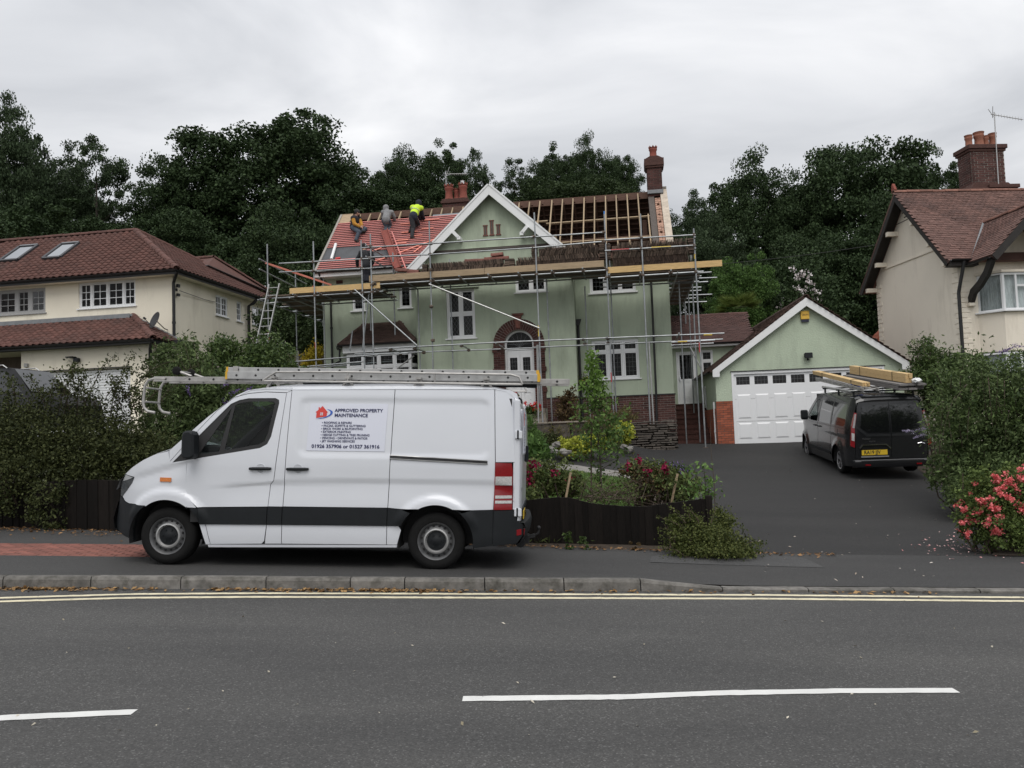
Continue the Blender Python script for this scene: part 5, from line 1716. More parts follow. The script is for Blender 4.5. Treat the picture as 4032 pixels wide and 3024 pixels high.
# membrane and battens on the left slope
tt = 3.28
mb = MB()
mb.quad(rp(-9.06, -0.02, 0.012), rp(uval(0) + .02, -0.02, 0.012), rp(uval(tt) + .02, tt + .02, 0.012), rp(-9.06, tt + .02, 0.012))
mb.build('roof_membrane', M_MEMB, gh)
NB = 25
for k in range(NB):
	t_ = 0.06 + (tt - 0.10) * k / (NB - 1)
	a, b = -9.07, uval(t_) - 0.02
	if 0.66 < t_ < 1.42:
		a = -7.62 + 0.05 * math.sin(k * 5)
		if t_ < 1.0:
			a = -6.55
	MB().obox(rp(a, t_, 0.032), rp(b, t_ + random.uniform(-.008, .008), 0.032), RT, 0.0185, 0.0165).build('batten', M_BATTEN, gh)
for (x0, x1, y) in ((1090, 1230, 470), (1100, 1260, 555), (1050, 1170, 635), (1040, 1150, 665), (1000, 1160, 690), (1330, 1480, 430), (1180, 1310, 590), (1300, 1420, 520)):
	a, b = rpx(*Z2(x0, y), .05), rpx(*Z2(x1, y - 8), .05)
	MB().obox(rp(a[0], a[1], 0.066), rp(b[0], a[1] + 0.01, 0.066), RT, 0.024, 0.012).build('loose_batten', M_BATTENP, gh)
for p, q in (((1060, 765), (1480, 605)), ((1225, 752), (1305, 690)), ((800, 745), (900, 708)), ((810, 850), (960, 800)), ((860, 835), (930, 815))):
	a, b = rpx(*Z2(*p), .05), rpx(*Z2(*q), .05)
	MB().obox(rp(*a, 0.068), rp(*b, 0.068), RT, 0.022, 0.013).build('loose_batten', M_BATTENP, gh)
slab('verge_board', M_PLANKO, gh, [rp(-9.1, 3.30, .02), rp(-8.62, 3.30, .02), rp(-8.62, 4.0, .02), rp(-9.1, 4.0, .02)], RN, 0.05)
slab('verge_mortar', M_MORTAR, gh, [rp(-9.12, -.05, .05), rp(-9.04, -.05, .05), rp(-9.04, 3.95, .05), rp(-9.12, 3.95, .05)], RN, 0.08)
slab('lead_strip', M_LEAD, gh, [rp(-5.35, 3.30, .014), rp(uval(3.3) , 3.30, .014), rp(uval(3.5), 3.46, .014), rp(-5.35, 3.44, .014)], RN, 0.01)
# right verge: brickwork and mortar of the gable wall laid bare
slab('verge_mortar', M_MORTARD, gh, [rp(2.72, 0.2, .03), rp(2.93, 0.2, .03), rp(2.93, 3.7, .03), rp(2.72, 3.7, .03)], RN, 0.14)
slab('verge_mortar', mat('pale_bedding_mortar', (0.50, 0.43, 0.35), 0.9, var=0.2, scale=5, bump=0.5), gh, [rp(3.16, 0.2, .10), rp(3.40, 0.2, .10), rp(3.40, 3.95, .10), rp(3.16, 3.95, .10)], RN, 0.2)
M_PALEBRICK = mat('bared_brick', (0.36, 0.215, 0.155), 0.9, var=0.25, scale=20, obj=0.25)
for k in range(40):
	t_ = 0.25 + k * 0.0775
	if k in (8, 9, 17, 18, 24, 33, 34):
		c = [(2.94, 3.0), (3.08, 3.15)]
	else:
		c = [(2.94, 3.05), (3.055, 3.15)] if k % 2 else [(2.94, 3.15)]
	for a, b in c:
		MB().obox(rp((a + b) / 2, t_, 0.0), rp((a + b) / 2, t_ + 0.068, 0.0), (1, 0, 0), (b - a) / 2 - .004, 0.06 + random.uniform(-.01, .01)).build('verge_brick', M_PALEBRICK, gh)
for k in range(6):
	MB().box(3.0, 3.4, 3.0, 3.18, 10.34 + k * 0.045, 10.375 + k * 0.045).build('verge_slip', M_MORTAR, gh)
# chimneys
def stack(O, w, d, h, m, mm, corb, cap, parent=None):
	parent = parent or gh
	brick_wall(parent, O, (1, 0, 0), (0, 0, 1), w, h, M_BRICK, m, M_BRICKM, limit=80)
	brick_wall(parent, (O[0], O[1] + d, O[2]), (0, -1, 0), (0, 0, 1), d, h, M_BRICK, m, M_BRICKM, limit=60)
	MB().box(O[0] + .012, O[0] + w - .002, O[1] + .012, O[1] + d - 0.002, O[2], O[2] + h).build('chimney', M_BRICK, parent)
stack((2.72, 2.80, 10.2), 0.53, 0.56, 1.10, M_MORTARD, None, 0, 0)
MB().box(2.66, 3.31, 2.74, 3.42, 11.26, 11.33).box(2.63, 3.34, 2.71, 3.45, 11.331, 11.60).prism([(2.66, 11.60), (3.31, 11.60), (3.12, 11.70), (2.85, 11.70)], 1, 2.74, 3.42).build('chimney_cap', mat('sooty_brick', (0.075, 0.035, 0.028), 0.9, var=0.3, scale=20, bump=0.5), gh, bevel=0.01)
pot(gh, (2.98, 3.08, 11.68), 0.46, 0.155, M_TERRA, crown=True)
MB().box(2.70, 3.27, 2.70, 2.80, 10.28, 10.42).build('lead_apron', M_LEAD, gh, bevel=0.01)
stack((-5.20, 3.75, 10.1), 1.0, 0.5, 0.72, M_MORTARD, None, 0, 0)
MB().box(-5.26, -4.14, 3.69, 4.31, 10.80, 10.90).box(-5.22, -4.18, 3.73, 4.27, 10.90, 10.98).build('chimney_cap', MATS['sooty_brick'], gh, bevel=0.01)
for u, h in ((-4.97, 0.62), (-4.40, 0.64)):
	pot(gh, (u, 3.98, 10.98), h, 0.175, M_TERRA, crown=True)
pot(gh, (-4.70, 4.15, 10.98), 0.5, 0.13, M_TERRA, crown=True)
MB().lathe((-4.42, 3.98, 11.6), [(0.07, 0), (0.07, 0.12), (0.09, 0.13), (0.0, 0.15)], n=12).build('pot_cowl', M_WHITE, gh)
ae = MB().tube([(-5.08, 3.9, 10.6), (-5.05, 3.9, 12.15)], 0.016, 6)
ae.tube([(-4.92, 3.9, 12.02), (-4.2, 3.9, 11.96)], 0.012, 6).tube([(-5.05, 3.9, 12.02), (-4.92, 3.9, 12.02)], 0.012, 6)
for k in range(9):
	u = -4.85 + 0.075 * k
	ae.tube([(u, 3.78, 12.0 - k * .006), (u, 4.02, 12.0 - k * .006)], 0.006, 4).tube([(u, 3.9, 11.96 - k * .006), (u, 3.9, 12.04 - k * .006)], 0.006, 4)
ae.tube([(-5.0, 3.9, 12.05), (-4.9, 3.9, 12.3)], 0.01, 5)
ae.build('tv_aerial', M_ALU, gh)
# eaves, gutters, pipes
MB().box(-9.12, gl - .01, 0.22, 0.26, 7.48, 7.70).box(-9.12, gl - .01, 0.26, VW - .005, 7.48, 7.50).build('fascia', M_WHITE, gh)
MB().box(gr_ + .4, 3.3, 0.22, 0.26, 7.48, 7.66).box(gr_ + .01, 3.3, 0.26, VW - .005, 7.48, 7.50).build('fascia', M_OLDWOOD, gh)
gutter(gh, (-9.14, 0.16, 7.66), (gl - 0.1, 0.16, 7.66))
MB().box(-8.5, -8.26, VW - 0.02, VW + .02, 7.3, 7.42).build('air_brick', M_BRICK, gh)
downpipe(gh, [(-8.95, 0.2, 7.6), (-8.90, 0.3, 7.42), (-8.70, VW - .06, 7.25), (-8.70, VW - .06, 1.85)])
downpipe(gh, [(2.62, 0.2, 7.5), (2.61, VW - .10, 7.2), (2.60, VW - .10, 2.9), (2.57, VW - .12, 1.84)])
MB().prism([(0.02, 5.3), (0.12, 5.3), (0.2, 5.52), (-0.02, 5.52)], 1, VW - 0.2, VW - .04).build('hopper', M_BLACK, gh, bevel=0.01)
downpipe(gh, [(0.08, VW - .1, 5.35), (0.09, VW - .1, 2.9), (0.12, VW - .13, 1.84)], 0.045)
# hanging basket bracket by the hopper pipe
# ---- bay window of the left wing
bz0, bz1 = 2.6, 4.72
bu0, bu1, bv = -7.95, -5.66, 0.05
fl = MB()
fl.box(bu0, bu1, bv - .02, VW, bz0 - 0.6, bz0 + .9).build('bay_base', M_GREEN, gh)
window(gh, bu0, bu1, bz0 + .92, bz1 - .06, bv, (1, 1, 1, 1), (1.0, 0.62), lead='square', fw=0.06, mw=0.07, casement=0.035, pitch=0.12, sill=True)
c45 = math.cos(R(40))
o = window(gh, 0, 0.62, bz0 + .92, bz1 - .06, 0, (1,), (1.0, 0.62), lead='square', fw=0.05, mw=0.07, casement=0.035, pitch=0.12, sill=False, mapf=lambda u, v, z: (bu0 - 0.002 - (0.62 - u) * 0.36 + v * 0.85, bv + (0.62 - u) * 0.93 + v * 0.36, z))
o = window(gh, 0, 0.62, bz0 + .92, bz1 - .06, 0, (1,), (1.0, 0.62), lead='square', fw=0.05, mw=0.07, casement=0.035, pitch=0.12, sill=False, mapf=lambda u, v, z: (bu1 + 0.002 + u * 0.30 - v * 0.9, bv + u * 0.95 + v * 0.30, z))
MB().add([(-8.33, VW, 4.70), (-8.05, bv - .12, 4.70), (-5.50, bv - .12, 4.70), (-5.42, VW, 4.70), (-8.33, VW, 4.98), (-8.05, bv - .12, 4.98), (-5.50, bv - .12, 4.98), (-5.42, VW, 4.98)], [(0, 1, 5, 4), (1, 2, 6, 5), (2, 3, 7, 6), (0, 3, 2, 1), (4, 5, 6, 7)]).build('bay_fascia', M_WHITE, gh)
E0, E1, E2, E3 = np.array((-8.45, VW, 4.99)), np.array((-8.17, bv - .25, 4.99)), np.array((-5.43, bv - .25, 4.99)), np.array((-5.43, VW, 4.99))
T1, T2 = np.array((-7.50, VW, 5.80)), np.array((-6.2, VW, 5.80))
MB().add([E0, E1, E2, E3, T1, T2], [(1, 2, 5, 4), (0, 1, 4), (2, 3, 5), (0, 4, 5, 3), (0, 3, 2, 1)]).build('bay_roof', M_DARKTILE, gh)
Tv = (T1 + T2) / 2 - (E1 + E2) / 2
Tv[0] = 0
Lb = np.linalg.norm(Tv)
tile_roof(gh, HF, E1, (1, 0, 0), Tv / Lb, [(0, 0), (E2[0] - E1[0], 0), (T2[0] - E1[0], Lb), (T1[0] - E1[0], Lb)], 0.165, 0.1, 'plain', M_DARKTILE, M_DARKTILEM, limit=200, lift=0.01)
ed = E1 - E0
Xl = ed / np.linalg.norm(ed)
Tl = (T1 - E0) - Xl * ((T1 - E0) @ Xl)
Ll = np.linalg.norm(Tl)
tile_roof(gh, HF, E0, Xl, Tl / Ll, [(0, 0), (np.linalg.norm(ed), 0), ((T1 - E0) @ Xl, Ll)], 0.165, 0.1, 'plain', M_DARKTILE, M_DARKTILEM, limit=60, lift=0.01)
ridge_caps(gh, E1 + (0, 0, .03), T1 + (0, 0, .03), M_DARKTILE, r=0.07, L=0.3, name='hip_tile')
ridge_caps(gh, E2 + (0, 0, .03), T2 + (0, 0, .03), M_DARKTILE, r=0.07, L=0.3, name='hip_tile')
gutter(gh, E1 + (-.02, -.03, -.02), E2 + (0, -.03, -.02), 0.05)
gutter(gh, E0 + (-.05, 0, -.02), E1 + (-.02, -.03, -.02), 0.05)
MB().tube([(-8.3, 0.35, 4.92), (-8.3, 0.3, 4.7), (-8.34, 0.5, 4.5), (-8.66, VW - .08, 4.4)], 0.035, 8).build('downpipe', M_BLACK, gh, smooth=True)
# ================================================================== side passage, steps and garage
M_STEPB = mat('dark_step_brick', (0.075, 0.032, 0.025), 0.9, var=0.3, scale=14, bump=0.5, obj=0.25)
lk = thing('side_link', 'low tiled link with a white half-glazed door, between the green house and the garage', 'outbuilding', HF, (4.4, 4.0, 1.8))
LV = 3.0
wall('wall', rect(3.21, 6.2, 1.2, 4.62), M_GREEN, lk, LV, [rect(3.45, 4.165, 2.56, 4.46), rect(4.33, 4.76, 3.62, 4.48)])
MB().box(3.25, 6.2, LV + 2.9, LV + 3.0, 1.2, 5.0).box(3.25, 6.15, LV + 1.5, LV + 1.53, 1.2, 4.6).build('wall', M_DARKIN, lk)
window(lk, 4.33, 4.76, 3.62, 4.48, LV + .04, (1,), (1, 0.8), lead='square', fw=0.05, mw=0.06, pitch=0.13)
df = window(lk, 3.45, 4.165, 2.56, 4.46, LV + .04, (1,), (0.85, 1.15), lead='square', fw=0.06, mw=0.05, casement=0.06, sill=False, pitch=0.13)
df.name = 'door'; BASE[df.name] = BASE[lk.name]
MB().box(3.52, 4.10, LV + .05, LV + .075, 2.62, 3.38).box(3.60, 4.02, LV + .042, LV + .05, 2.74, 3.26).build('door_panel', M_UPVC, df, bevel=0.006)
MB().box(3.55, 3.58, LV + .0, LV + .05, 3.4, 3.55).build('door_handle', M_CHROME, df)
MB().box(3.21, 6.2, LV - .24, LV - .20, 4.58, 4.70).box(3.21, 6.2, LV - .2, LV - .002, 4.58, 4.60).build('fascia', M_WHITE, lk)
gutter(lk, (3.22, LV - .29, 4.70), (6.0, LV - .29, 4.70), 0.05)
TL = np.array((0, 5.0 - (LV - .32), 6.0 - 4.70))
LL = np.linalg.norm(TL)
slab('roof', M_DARKTILE, lk, [(3.22, LV - .32, 4.70), (6.2, LV - .32, 4.70), (6.3, 5.0, 6.0), (3.22, 5.0, 6.0)], np.cross((1, 0, 0), TL / LL), 0.06)
slab('roof', M_DARKTILE, lk, [(3.22, 7.3, 4.75), (3.22, 5.0, 6.0), (6.3, 5.0, 6.0), (6.3, 7.3, 4.75)], (0, 0.4, 0.9), 0.06)
tile_roof(lk, HF, (3.22, LV - .32, 4.70), (1, 0, 0), TL / LL, [(0, 0), (2.93, 0), (3.08, LL), (0, LL)], 0.165, 0.1, 'plain', M_LINKTILE, M_LINKTILEM, limit=290, lift=0.012)
ridge_caps(lk, (3.22, 5.0, 6.02), (6.3, 5.0, 6.02), M_LINKTILE, r=0.09, L=0.33)
st = thing('brick_steps', 'dark brick steps rising between house and garage to the white side door', 'steps', HF, (3.85, 1.8, 1.15))
for k in range(8):
	z = 1.15 + 0.175 * k
	v0 = 1.0 + 0.24 * k
	m = MB().box(3.26, 4.45, v0, v0 + (0.36 if k < 7 else 0.5), z, z + 0.172)
	o = m.build('step', M_STEPB, st, bevel=0.008)
	MB().box(3.255, 4.455, v0 - 0.025, v0 + 0.10, z + 0.150, z + 0.177).build('step_edge', M_STEPB, o)
MB().box(3.25, 4.46, 1.2, 3.0, 1.0, 1.15).build('footing', M_STEPB, st)

GF = Fr((7.0587, 26.6, 0), 5)
ga = thing('garage', 'green roughcast double garage with a white panelled door and white bargeboards', 'garage', GF, (2.4, 4.0, 1.1))
gb, gt = 1.10, 3.43
wall('wall', [(-0.5, 1.0), (5.33, 1.0), (5.33, 3.55), (2.43, 5.52), (-0.5, 3.5)], M_GREEN_ROUGH, ga, 0.0, [rect(0.0, 4.76, 0.95, gt)])
for u, s in ((-0.497, 1), (5.327, -1)):
	o = wall('wall', rect(0.15, 8.6, 1.0, 3.55), M_GREEN, ga, 0.0, [rect(2.2, 2.9, 1.6, 3.15), rect(4.4, 5.4, 2.2, 3.15)] if s > 0 else (), depth=0.1)
	remap(o, swap_side(u, s))
MB().box(-0.4, 5.2, 8.5, 8.6, 1.0, 3.5).build('wall', M_GREEN, ga)
sw = window(ga, 2.2, 2.9, 1.6, 3.15, 0.03, (1,), (1, 1), lead=None, mapf=swap_side(-0.497, 1))
sw = window(ga, 4.4, 5.4, 2.2, 3.15, 0.03, (1, 1), (1,), lead=None, mapf=swap_side(-0.497, 1))
brick_wall(ga, (-0.53, -0.04, 1.08), (1, 0, 0), (0, 0, 1), 0.53, 1.425, M_REDBRICK, M_MORTARD, limit=120)
brick_wall(ga, (4.77, -0.04, 1.08), (1, 0, 0), (0, 0, 1), 0.58, 1.425, M_REDBRICK, M_MORTARD, limit=60)
brick_wall(ga, (-0.535, 8.6, 1.08), (0, -1, 0), (0, 0, 1), 8.6, 1.2, M_REDBRICK, M_MORTARD, limit=0)
# door
fr = MB().box(-0.0, 0.075, -0.02, 0.1, gb, gt).box(4.685, 4.76, -0.02, 0.1, gb, gt).box(0.075, 4.685, -0.018, 0.1, gt - 0.085, gt)
dfr = fr.build('door_frame', M_UPVC, ga, bevel=0.004)
MB().box(-0.02, 4.78, -0.05, 0.02, gt + .002, gt + 0.025).build('lintel_drip', M_BLACK, ga)
gd = MB()
D0, D1 = 0.085, 4.675
dz = [gb + 0.01, gb + 0.73, gb + 1.45, gt - 0.09]
NC = 8
cw = (D1 - D0) / NC
for a, b in zip(dz[:-1], dz[1:]):
	if b < dz[-1] + 0.01 and a < dz[2] - .01:
		gd.box(D0, D1, 0.04, 0.085, a + 0.004, b - 0.004)
wz0, wz1 = gt - 0.42, gt - 0.16
gd.box(D0, D1, 0.0405, 0.0845, dz[2] + .004, wz0).box(D0, D1, 0.0405, 0.0845, wz1, dz[3])
for k in range(NC + 1):
	x = D0 + cw * k
	a, b = max(D0, x - 0.075), min(D1, x + 0.075)
	gd.box(a, b, 0.041, 0.084, wz0, wz1)
gdo = gd.build('garage_door', M_UPVC, ga, bevel=0.003)
pk = MB()
def raised(u0, u1, z0, z1):
	b = 0.045
	m = MB()
	y0, y1 = 0.040, 0.022
	m.add([(u0, y0, z0), (u1, y0, z0), (u1, y0, z1), (u0, y0, z1), (u0 + b, y1, z0 + b), (u1 - b, y1, z0 + b), (u1 - b, y1, z1 - b), (u0 + b, y1, z1 - b)], [(4, 5, 6, 7), (0, 1, 5, 4), (1, 2, 6, 5), (2, 3, 7, 6), (3, 0, 4, 7)])
	return m
for k in range(NC):
	x = D0 + cw * k
	for a, b in ((gb + 0.14, gb + 0.70), (gb + 0.79, gb + 1.62)):
		raised(x + 0.075, x + cw - 0.075, a + .03, b - .02).build('door_panel', M_UPVC, gdo)
	MB().quad((x + .07, .07, wz0), (x + cw - .07, .07, wz0), (x + cw - .07, .07, wz1), (x + .07, .07, wz1)).build('pane', mat('smoked_pane', (0.012, 0.012, 0.013), 0.15, spec=0.4), gdo)
	l = MB()
	for i in (1, 2, 3):
		u = x + .075 + (cw - .15) * i / 4
		l.box(u - .004, u + .004, .062, .068, wz0, wz1)
	l.box(x + .075, x + cw - .075, .0625, .0675, (wz0 + wz1) / 2 - .004, (wz0 + wz1) / 2 + .004)
	l.build('lead_lattice', M_CAME, gdo)
# roof
gap = np.array((2.43, -0.16, 5.70))
gsl = (5.70 - 3.50) / 3.04
for s in (-1, 1):
	n = np.array((s * gsl, 0, 1.0))
	n /= np.linalg.norm(n)
	e = np.array((2.43 + s * 3.04, -0.16, 3.50))
	MB().prism([(k[0], k[2]) for k in (gap, e, e - (0, 0, 0.22), e - (s * .22, 0, .22), e + (-s * .22, 0, -.06), gap - (0, 0, 0.27))], 1, -0.20, -0.16).build('bargeboard', M_WHITE, ga, bevel=0.003)
	T = (gap - e)
	Lg = np.linalg.norm(T)
	slab('roof', M_DARKTILE, ga, [gap + n * .03, e + n * .03 + (s * .06, 0, -.05), e + n * .03 + (s * .06, 8.9, -.05), gap + n * .03 + (0, 8.9, 0)], n, 0.05)
	O = e + (s * 0.10, -0.04, -0.07) + n * 0.03
	if s < 0:
		tile_roof(ga, GF, O + (0, 8.8, 0), (0, -1, 0), T / Lg, [(0, 0), (8.8, 0), (8.8, Lg + .12), (0, Lg + .12)], 0.165, 0.1, 'plain', M_DARKTILE, M_DARKTILEM, limit=120, lift=0.008)
	else:
		tile_roof(ga, GF, O, (0, 1, 0), T / Lg, [(0, 0), (8.8, 0), (8.8, Lg + .12), (0, Lg + .12)], 0.165, 0.1, 'plain', M_DARKTILE, M_DARKTILEM, limit=60, lift=0.008)
	gutter(ga, e + (s * 0.12, -.05, -.05), e + (s * 0.12, 8.7, -.05), 0.05)
ridge_caps(ga, gap + (0, -.06, .05), gap + (0, 8.7, .05), M_DARKTILE, r=0.10, L=0.33)
al = MB().prism([(2.27, 5.02), (2.54, 5.02), (2.54, 5.27), (2.52, 5.29), (2.29, 5.29), (2.27, 5.27)], 1, -0.075, -0.001).build('alarm_box', mat('alarm_yellow', (0.72, 0.44, 0.06), 0.5), ga, bevel=0.012)
MB().box(2.29, 2.52, -0.065, -0.002, 4.935, 5.018).build('alarm_strobe', mat('strobe_blue_black', (0.01, 0.011, 0.03), 0.2), al)
text('alarm_lettering', 'ZEON', 0.07, mat('brown_lettering', (0.12, 0.06, 0.02), 0.6), al, (2.315, -0.0765, 5.14), (1, 0, 0), (0, 0, 1), bold=0.002)
fl = MB().prism([(-0.20, 3.76), (-0.06, 3.80), (-0.04, 3.92), (-0.19, 3.94)], 0, 2.30, 2.54)
fl.v = [(p[0], p[1], p[2]) for p in fl.v]
fo = fl.build('floodlight', M_PLASTIC, ga, bevel=0.012)
MB().box(2.40, 2.45, -0.06, 0.0, 3.86, 3.90).lathe((2.41, -0.08, 3.74), [(0.0, -0.05), (0.03, -0.04), (0.035, 0.0), (0.02, 0.03)], n=10).build('sensor', M_PLASTIC, fo)
downpipe(ga, [(-0.55, 0.25, 2.5), (-0.55, 0.25, 2.4), (-0.55, 0.2, 1.12)], 0.034).data.materials[0] = M_WHITE

# ================================================================== the cream house beyond the hedge
LF = Fr((-12.7015, 31.0, 0), 9.4)
lh = thing('cream_house', 'cream rendered house with a brown pantile hip roof, two skylights and an attached garage', 'house', LF, (-6, 4, 2.2))
lb = 1.8
wf = (-3.94, -1.53, 7.12, 8.12)
w0 = (-7.5, -5.37, 7.08, 8.06)
wall('wall', rect(-13.5, 0.0, lb, 8.18), M_CREAM, lh, 0.0, [hole(wf), hole(w0)])
o = wall('wall', rect(0.15, 10.05, lb, 8.18), M_CREAM, lh, 0.0, [rect(3.17, 4.16, 7.1, 7.95), rect(4.94, 5.37, 7.08, 7.95), rect(6.34, 8.15, 7.1, 7.95)])
remap(o, swap_side(-0.002, -1))
remap(o, lambda u, v, z: (-0.002 - (u + 0.002) * 1.0 if u > -0.002 else u, v, z))
MB().box(-13.4, -.1, 9.9, 10.05, lb, 8.18).box(-13.4, -.2, 4, 4.05, lb, 8.1).box(-13.5, -13.4, 0, 10, lb, 8.18).build('wall', M_CREAM, lh)
window(lh, *wf, 0.05, (0.9, 1.25, 1.25, 0.9), (1,), lead='bars', pitch=(2, 3), lw=0.025, fw=0.05, mw=0.06, casement=0.045)
window(lh, *w0, 0.05, (1.25, .8, 1.0), (1,), lead='bars', pitch=(2, 3), lw=0.022, fw=0.10, mw=0.16, casement=0.03, m=mat('grey_white_frame', (0.33, 0.33, 0.33), 0.5))
sm = lambda u, v, z: (-v + 0.0, u, z)
window(lh, 3.17, 4.16, 7.1, 7.95, 0.03, (1, 1), (1,), lead='bars', pitch=(2, 3), lw=0.025, fw=0.05, casement=0.035, mapf=sm)
window(lh, 4.94, 5.37, 7.08, 7.95, 0.03, (1,), (1,), lead='bars', pitch=(2, 3), lw=0.025, fw=0.05, casement=0.03, mapf=sm)
window(lh, 6.34, 8.15, 7.1, 7.95, 0.03, (1, 1, 1), (1,), lead='bars', pitch=(2, 3), lw=0.025, fw=0.05, casement=0.035, mapf=sm)
# roof planes
EZl = 8.28
A0, A1, AX, AB = np.array((-14.0, -0.5, EZl)), np.array((0.5, -0.5, EZl)), np.array((-3.44, 2.9, 10.83)), np.array((0.5, 11.1, EZl))
AL = np.array((-14.0, 2.9, 10.83))
MB().add([A0, A1, AX, AL, AB, (-14, 11.1, EZl)], [(0, 1, 2, 3), (1, 4, 2), (2, 4, 5, 3), (0, 3, 5)]).build('roof', M_ROOFRED, lh)
T = AL - A0
Lf = np.linalg.norm(T)
hipx = lambda t: 14.5 - (A1[0] - AX[0]) * t / Lf
n = tile_roof(lh, LF, A0 + (0, 0, .0), (1, 0, 0), T / Lf, [(4.5, 0), (14.5, 0), (hipx(Lf), Lf), (4.5, Lf)], 0.27, 0.245, 'pan', M_ROOFRED, M_ROOFREDM, limit=260, lift=0.03)
Xs = (AB - A1) / np.linalg.norm(AB - A1)
w_ = AX - A1
Ts = w_ - Xs * (w_ @ Xs)
Ls = np.linalg.norm(Ts)
tile_roof(lh, LF, A1, Xs, Ts / Ls, [(0, 0), (11.6, 0), (w_ @ Xs, Ls)], 0.27, 0.245, 'pan', M_ROOFRED, M_ROOFREDM, limit=40, lift=0.03, name='roof_tile')
ridge_caps(lh, A1 + (0, 0, .06), AX + (0, 0, .06), M_ROOFRED, r=0.13, L=0.4, name='hip_tile')
ridge_caps(lh, AX + (0, 0, .06), AL + (0, 0, .06), M_ROOFRED, r=0.13, L=0.42)
ridge_caps(lh, AB + (0, 0, .06), AX + (0, 0, .06), M_ROOFRED, r=0.13, L=0.42, name='hip_tile')
# small rear hip showing behind
B0 = np.array((-1.6, 7.6, 9.9))
MB().add([(-3.6, 5.0, 9.55), (-1.3, 4.9, 9.62), (-0.1, 8.6, 8.9), (-1.75, 6.2, 10.28), (-3.6, 6.2, 10.28), (-3.6, 9, 8.9)], [(0, 1, 3, 4), (1, 2, 3), (3, 2, 5, 4)]).build('rear_roof', M_ROOFRED, lh)
ridge_caps(lh, (-0.1, 8.6, 8.95), (-1.75, 6.2, 10.30), M_ROOFRED, r=0.12, L=0.4, name='hip_tile')
ridge_caps(lh, (-1.75, 6.2, 10.30), (-3.6, 6.2, 10.30), M_ROOFRED, r=0.12, L=0.4)
slab('lead_strip', M_LEAD, lh, [(-1.45, 4.9, 9.62), (-1.25, 4.85, 9.62), (0.0, 8.5, 8.88), (-.15, 8.6, 8.88)], (0.5, 0, 0.85), 0.02)
MB().box(-13.9, 0.46, -0.46, -0.42, 8.12, 8.28).box(0.42, 0.46, -0.42, 11.0, 8.12, 8.28).build('fascia', M_BLACK, lh)
MB().box(-13.9, 0.42, -0.42, -0.01, 8.14, 8.16).box(0.0, 0.42, 0.0, 11.0, 8.141, 8.161).build('soffit', M_CREAM, lh)
gutter(lh, (-13.9, -0.52, 8.27), (0.5, -0.52, 8.27), 0.06)
gutter(lh, (0.52, -0.5, 8.27), (0.52, 11.0, 8.27), 0.06)
downpipe(lh, [(0.48, -0.45, 8.2), (0.40, -0.4, 8.08), (0.08, -0.05, 7.86), (0.07, -0.04, 5.6)], 0.06)
downpipe(lh, [(0.5, 5.95, 8.2), (0.3, 5.85, 7.95), (0.12, 5.8, 7.85), (0.10, 5.8, 2.2)], 0.07)
MB().box(0.06, 0.14, 0.16, 0.30, 7.74, 7.86).box(0.06, 0.14, 0.16, 0.30, 7.40, 7.50).box(0.0, 0.06, 0.2, 0.26, 7.6, 7.7).build('wire_insulator', M_BLACK, lh)
MB().tube([(0.12, 0.28, 7.62), (0.06, 2.2, 7.58), (0.06, 3.0, 7.60)], 0.012, 5).build('wall_cable', M_BLACK, lh)
# skylights
def rpl(x, y):
	d = ray(x, y)
	nn = np.cross((1, 0, 0), T / Lf)
	nw = LF.v * nn[1] + LF.z * nn[2]
	p0 = LF.w(A0 + nn * 0.06)
	q = CAMP + d * ((p0 - CAMP) @ nw) / (d @ nw)
	return LF.l(q)
nf = np.cross((1, 0, 0), T / Lf)
Z7 = lambda x, y: (x * 1200 / 2212, 850 + y * 850 / 1567)
M_SKYL = mat('skylight_glass', (0.30, 0.32, 0.34), 0.03, metal=0.9)
M_SKYF = mat('skylight_frame', (0.055, 0.055, 0.06), 0.5, metal=0.3)
for q in ([(5, 328), (135, 320), (270, 220), (165, 222)], [(318, 310), (442, 302), (572, 200), (455, 206)]):
	c = [rpl(*Z7(*p)) for p in q]
	cu0, cu1 = (c[0][0] + c[3][0]) / 2, (c[1][0] + c[2][0]) / 2
	cu0, cu1 = c[0][0], c[1][0]
	v0, v1 = (c[0][1] + c[1][1]) / 2, (c[2][1] + c[3][1]) / 2
	P = lambda u, v, h=0.0: np.array((u, v, A0[2] + (v - A0[1]) * T[2] / T[1])) + nf * (0.06 + h)
	fr = MB()
	for a, b in (((cu0, v0), (cu1, v0)), ((cu1, v0), (cu1, v1)), ((cu1, v1), (cu0, v1)), ((cu0, v1), (cu0, v0))):
		fr.obox(P(*a, .03), P(*b, .03), nf, 0.05, 0.06)
	f_ = fr.build('skylight', M_SKYF, lh)
	MB().quad(P(cu0 + .05, v0 + .04, .05), P(cu1 - .05, v0 + .04, .05), P(cu1 - .05, v1 - .04, .05), P(cu0 + .05, v1 - .04, .05)).build('pane', M_SKYL, f_)
	MB().obox(P(cu0, v1 + .02, .06), P(cu1, v1 + .02, .06), nf, .03, .04).build('blind_box', M_LEAD, f_)
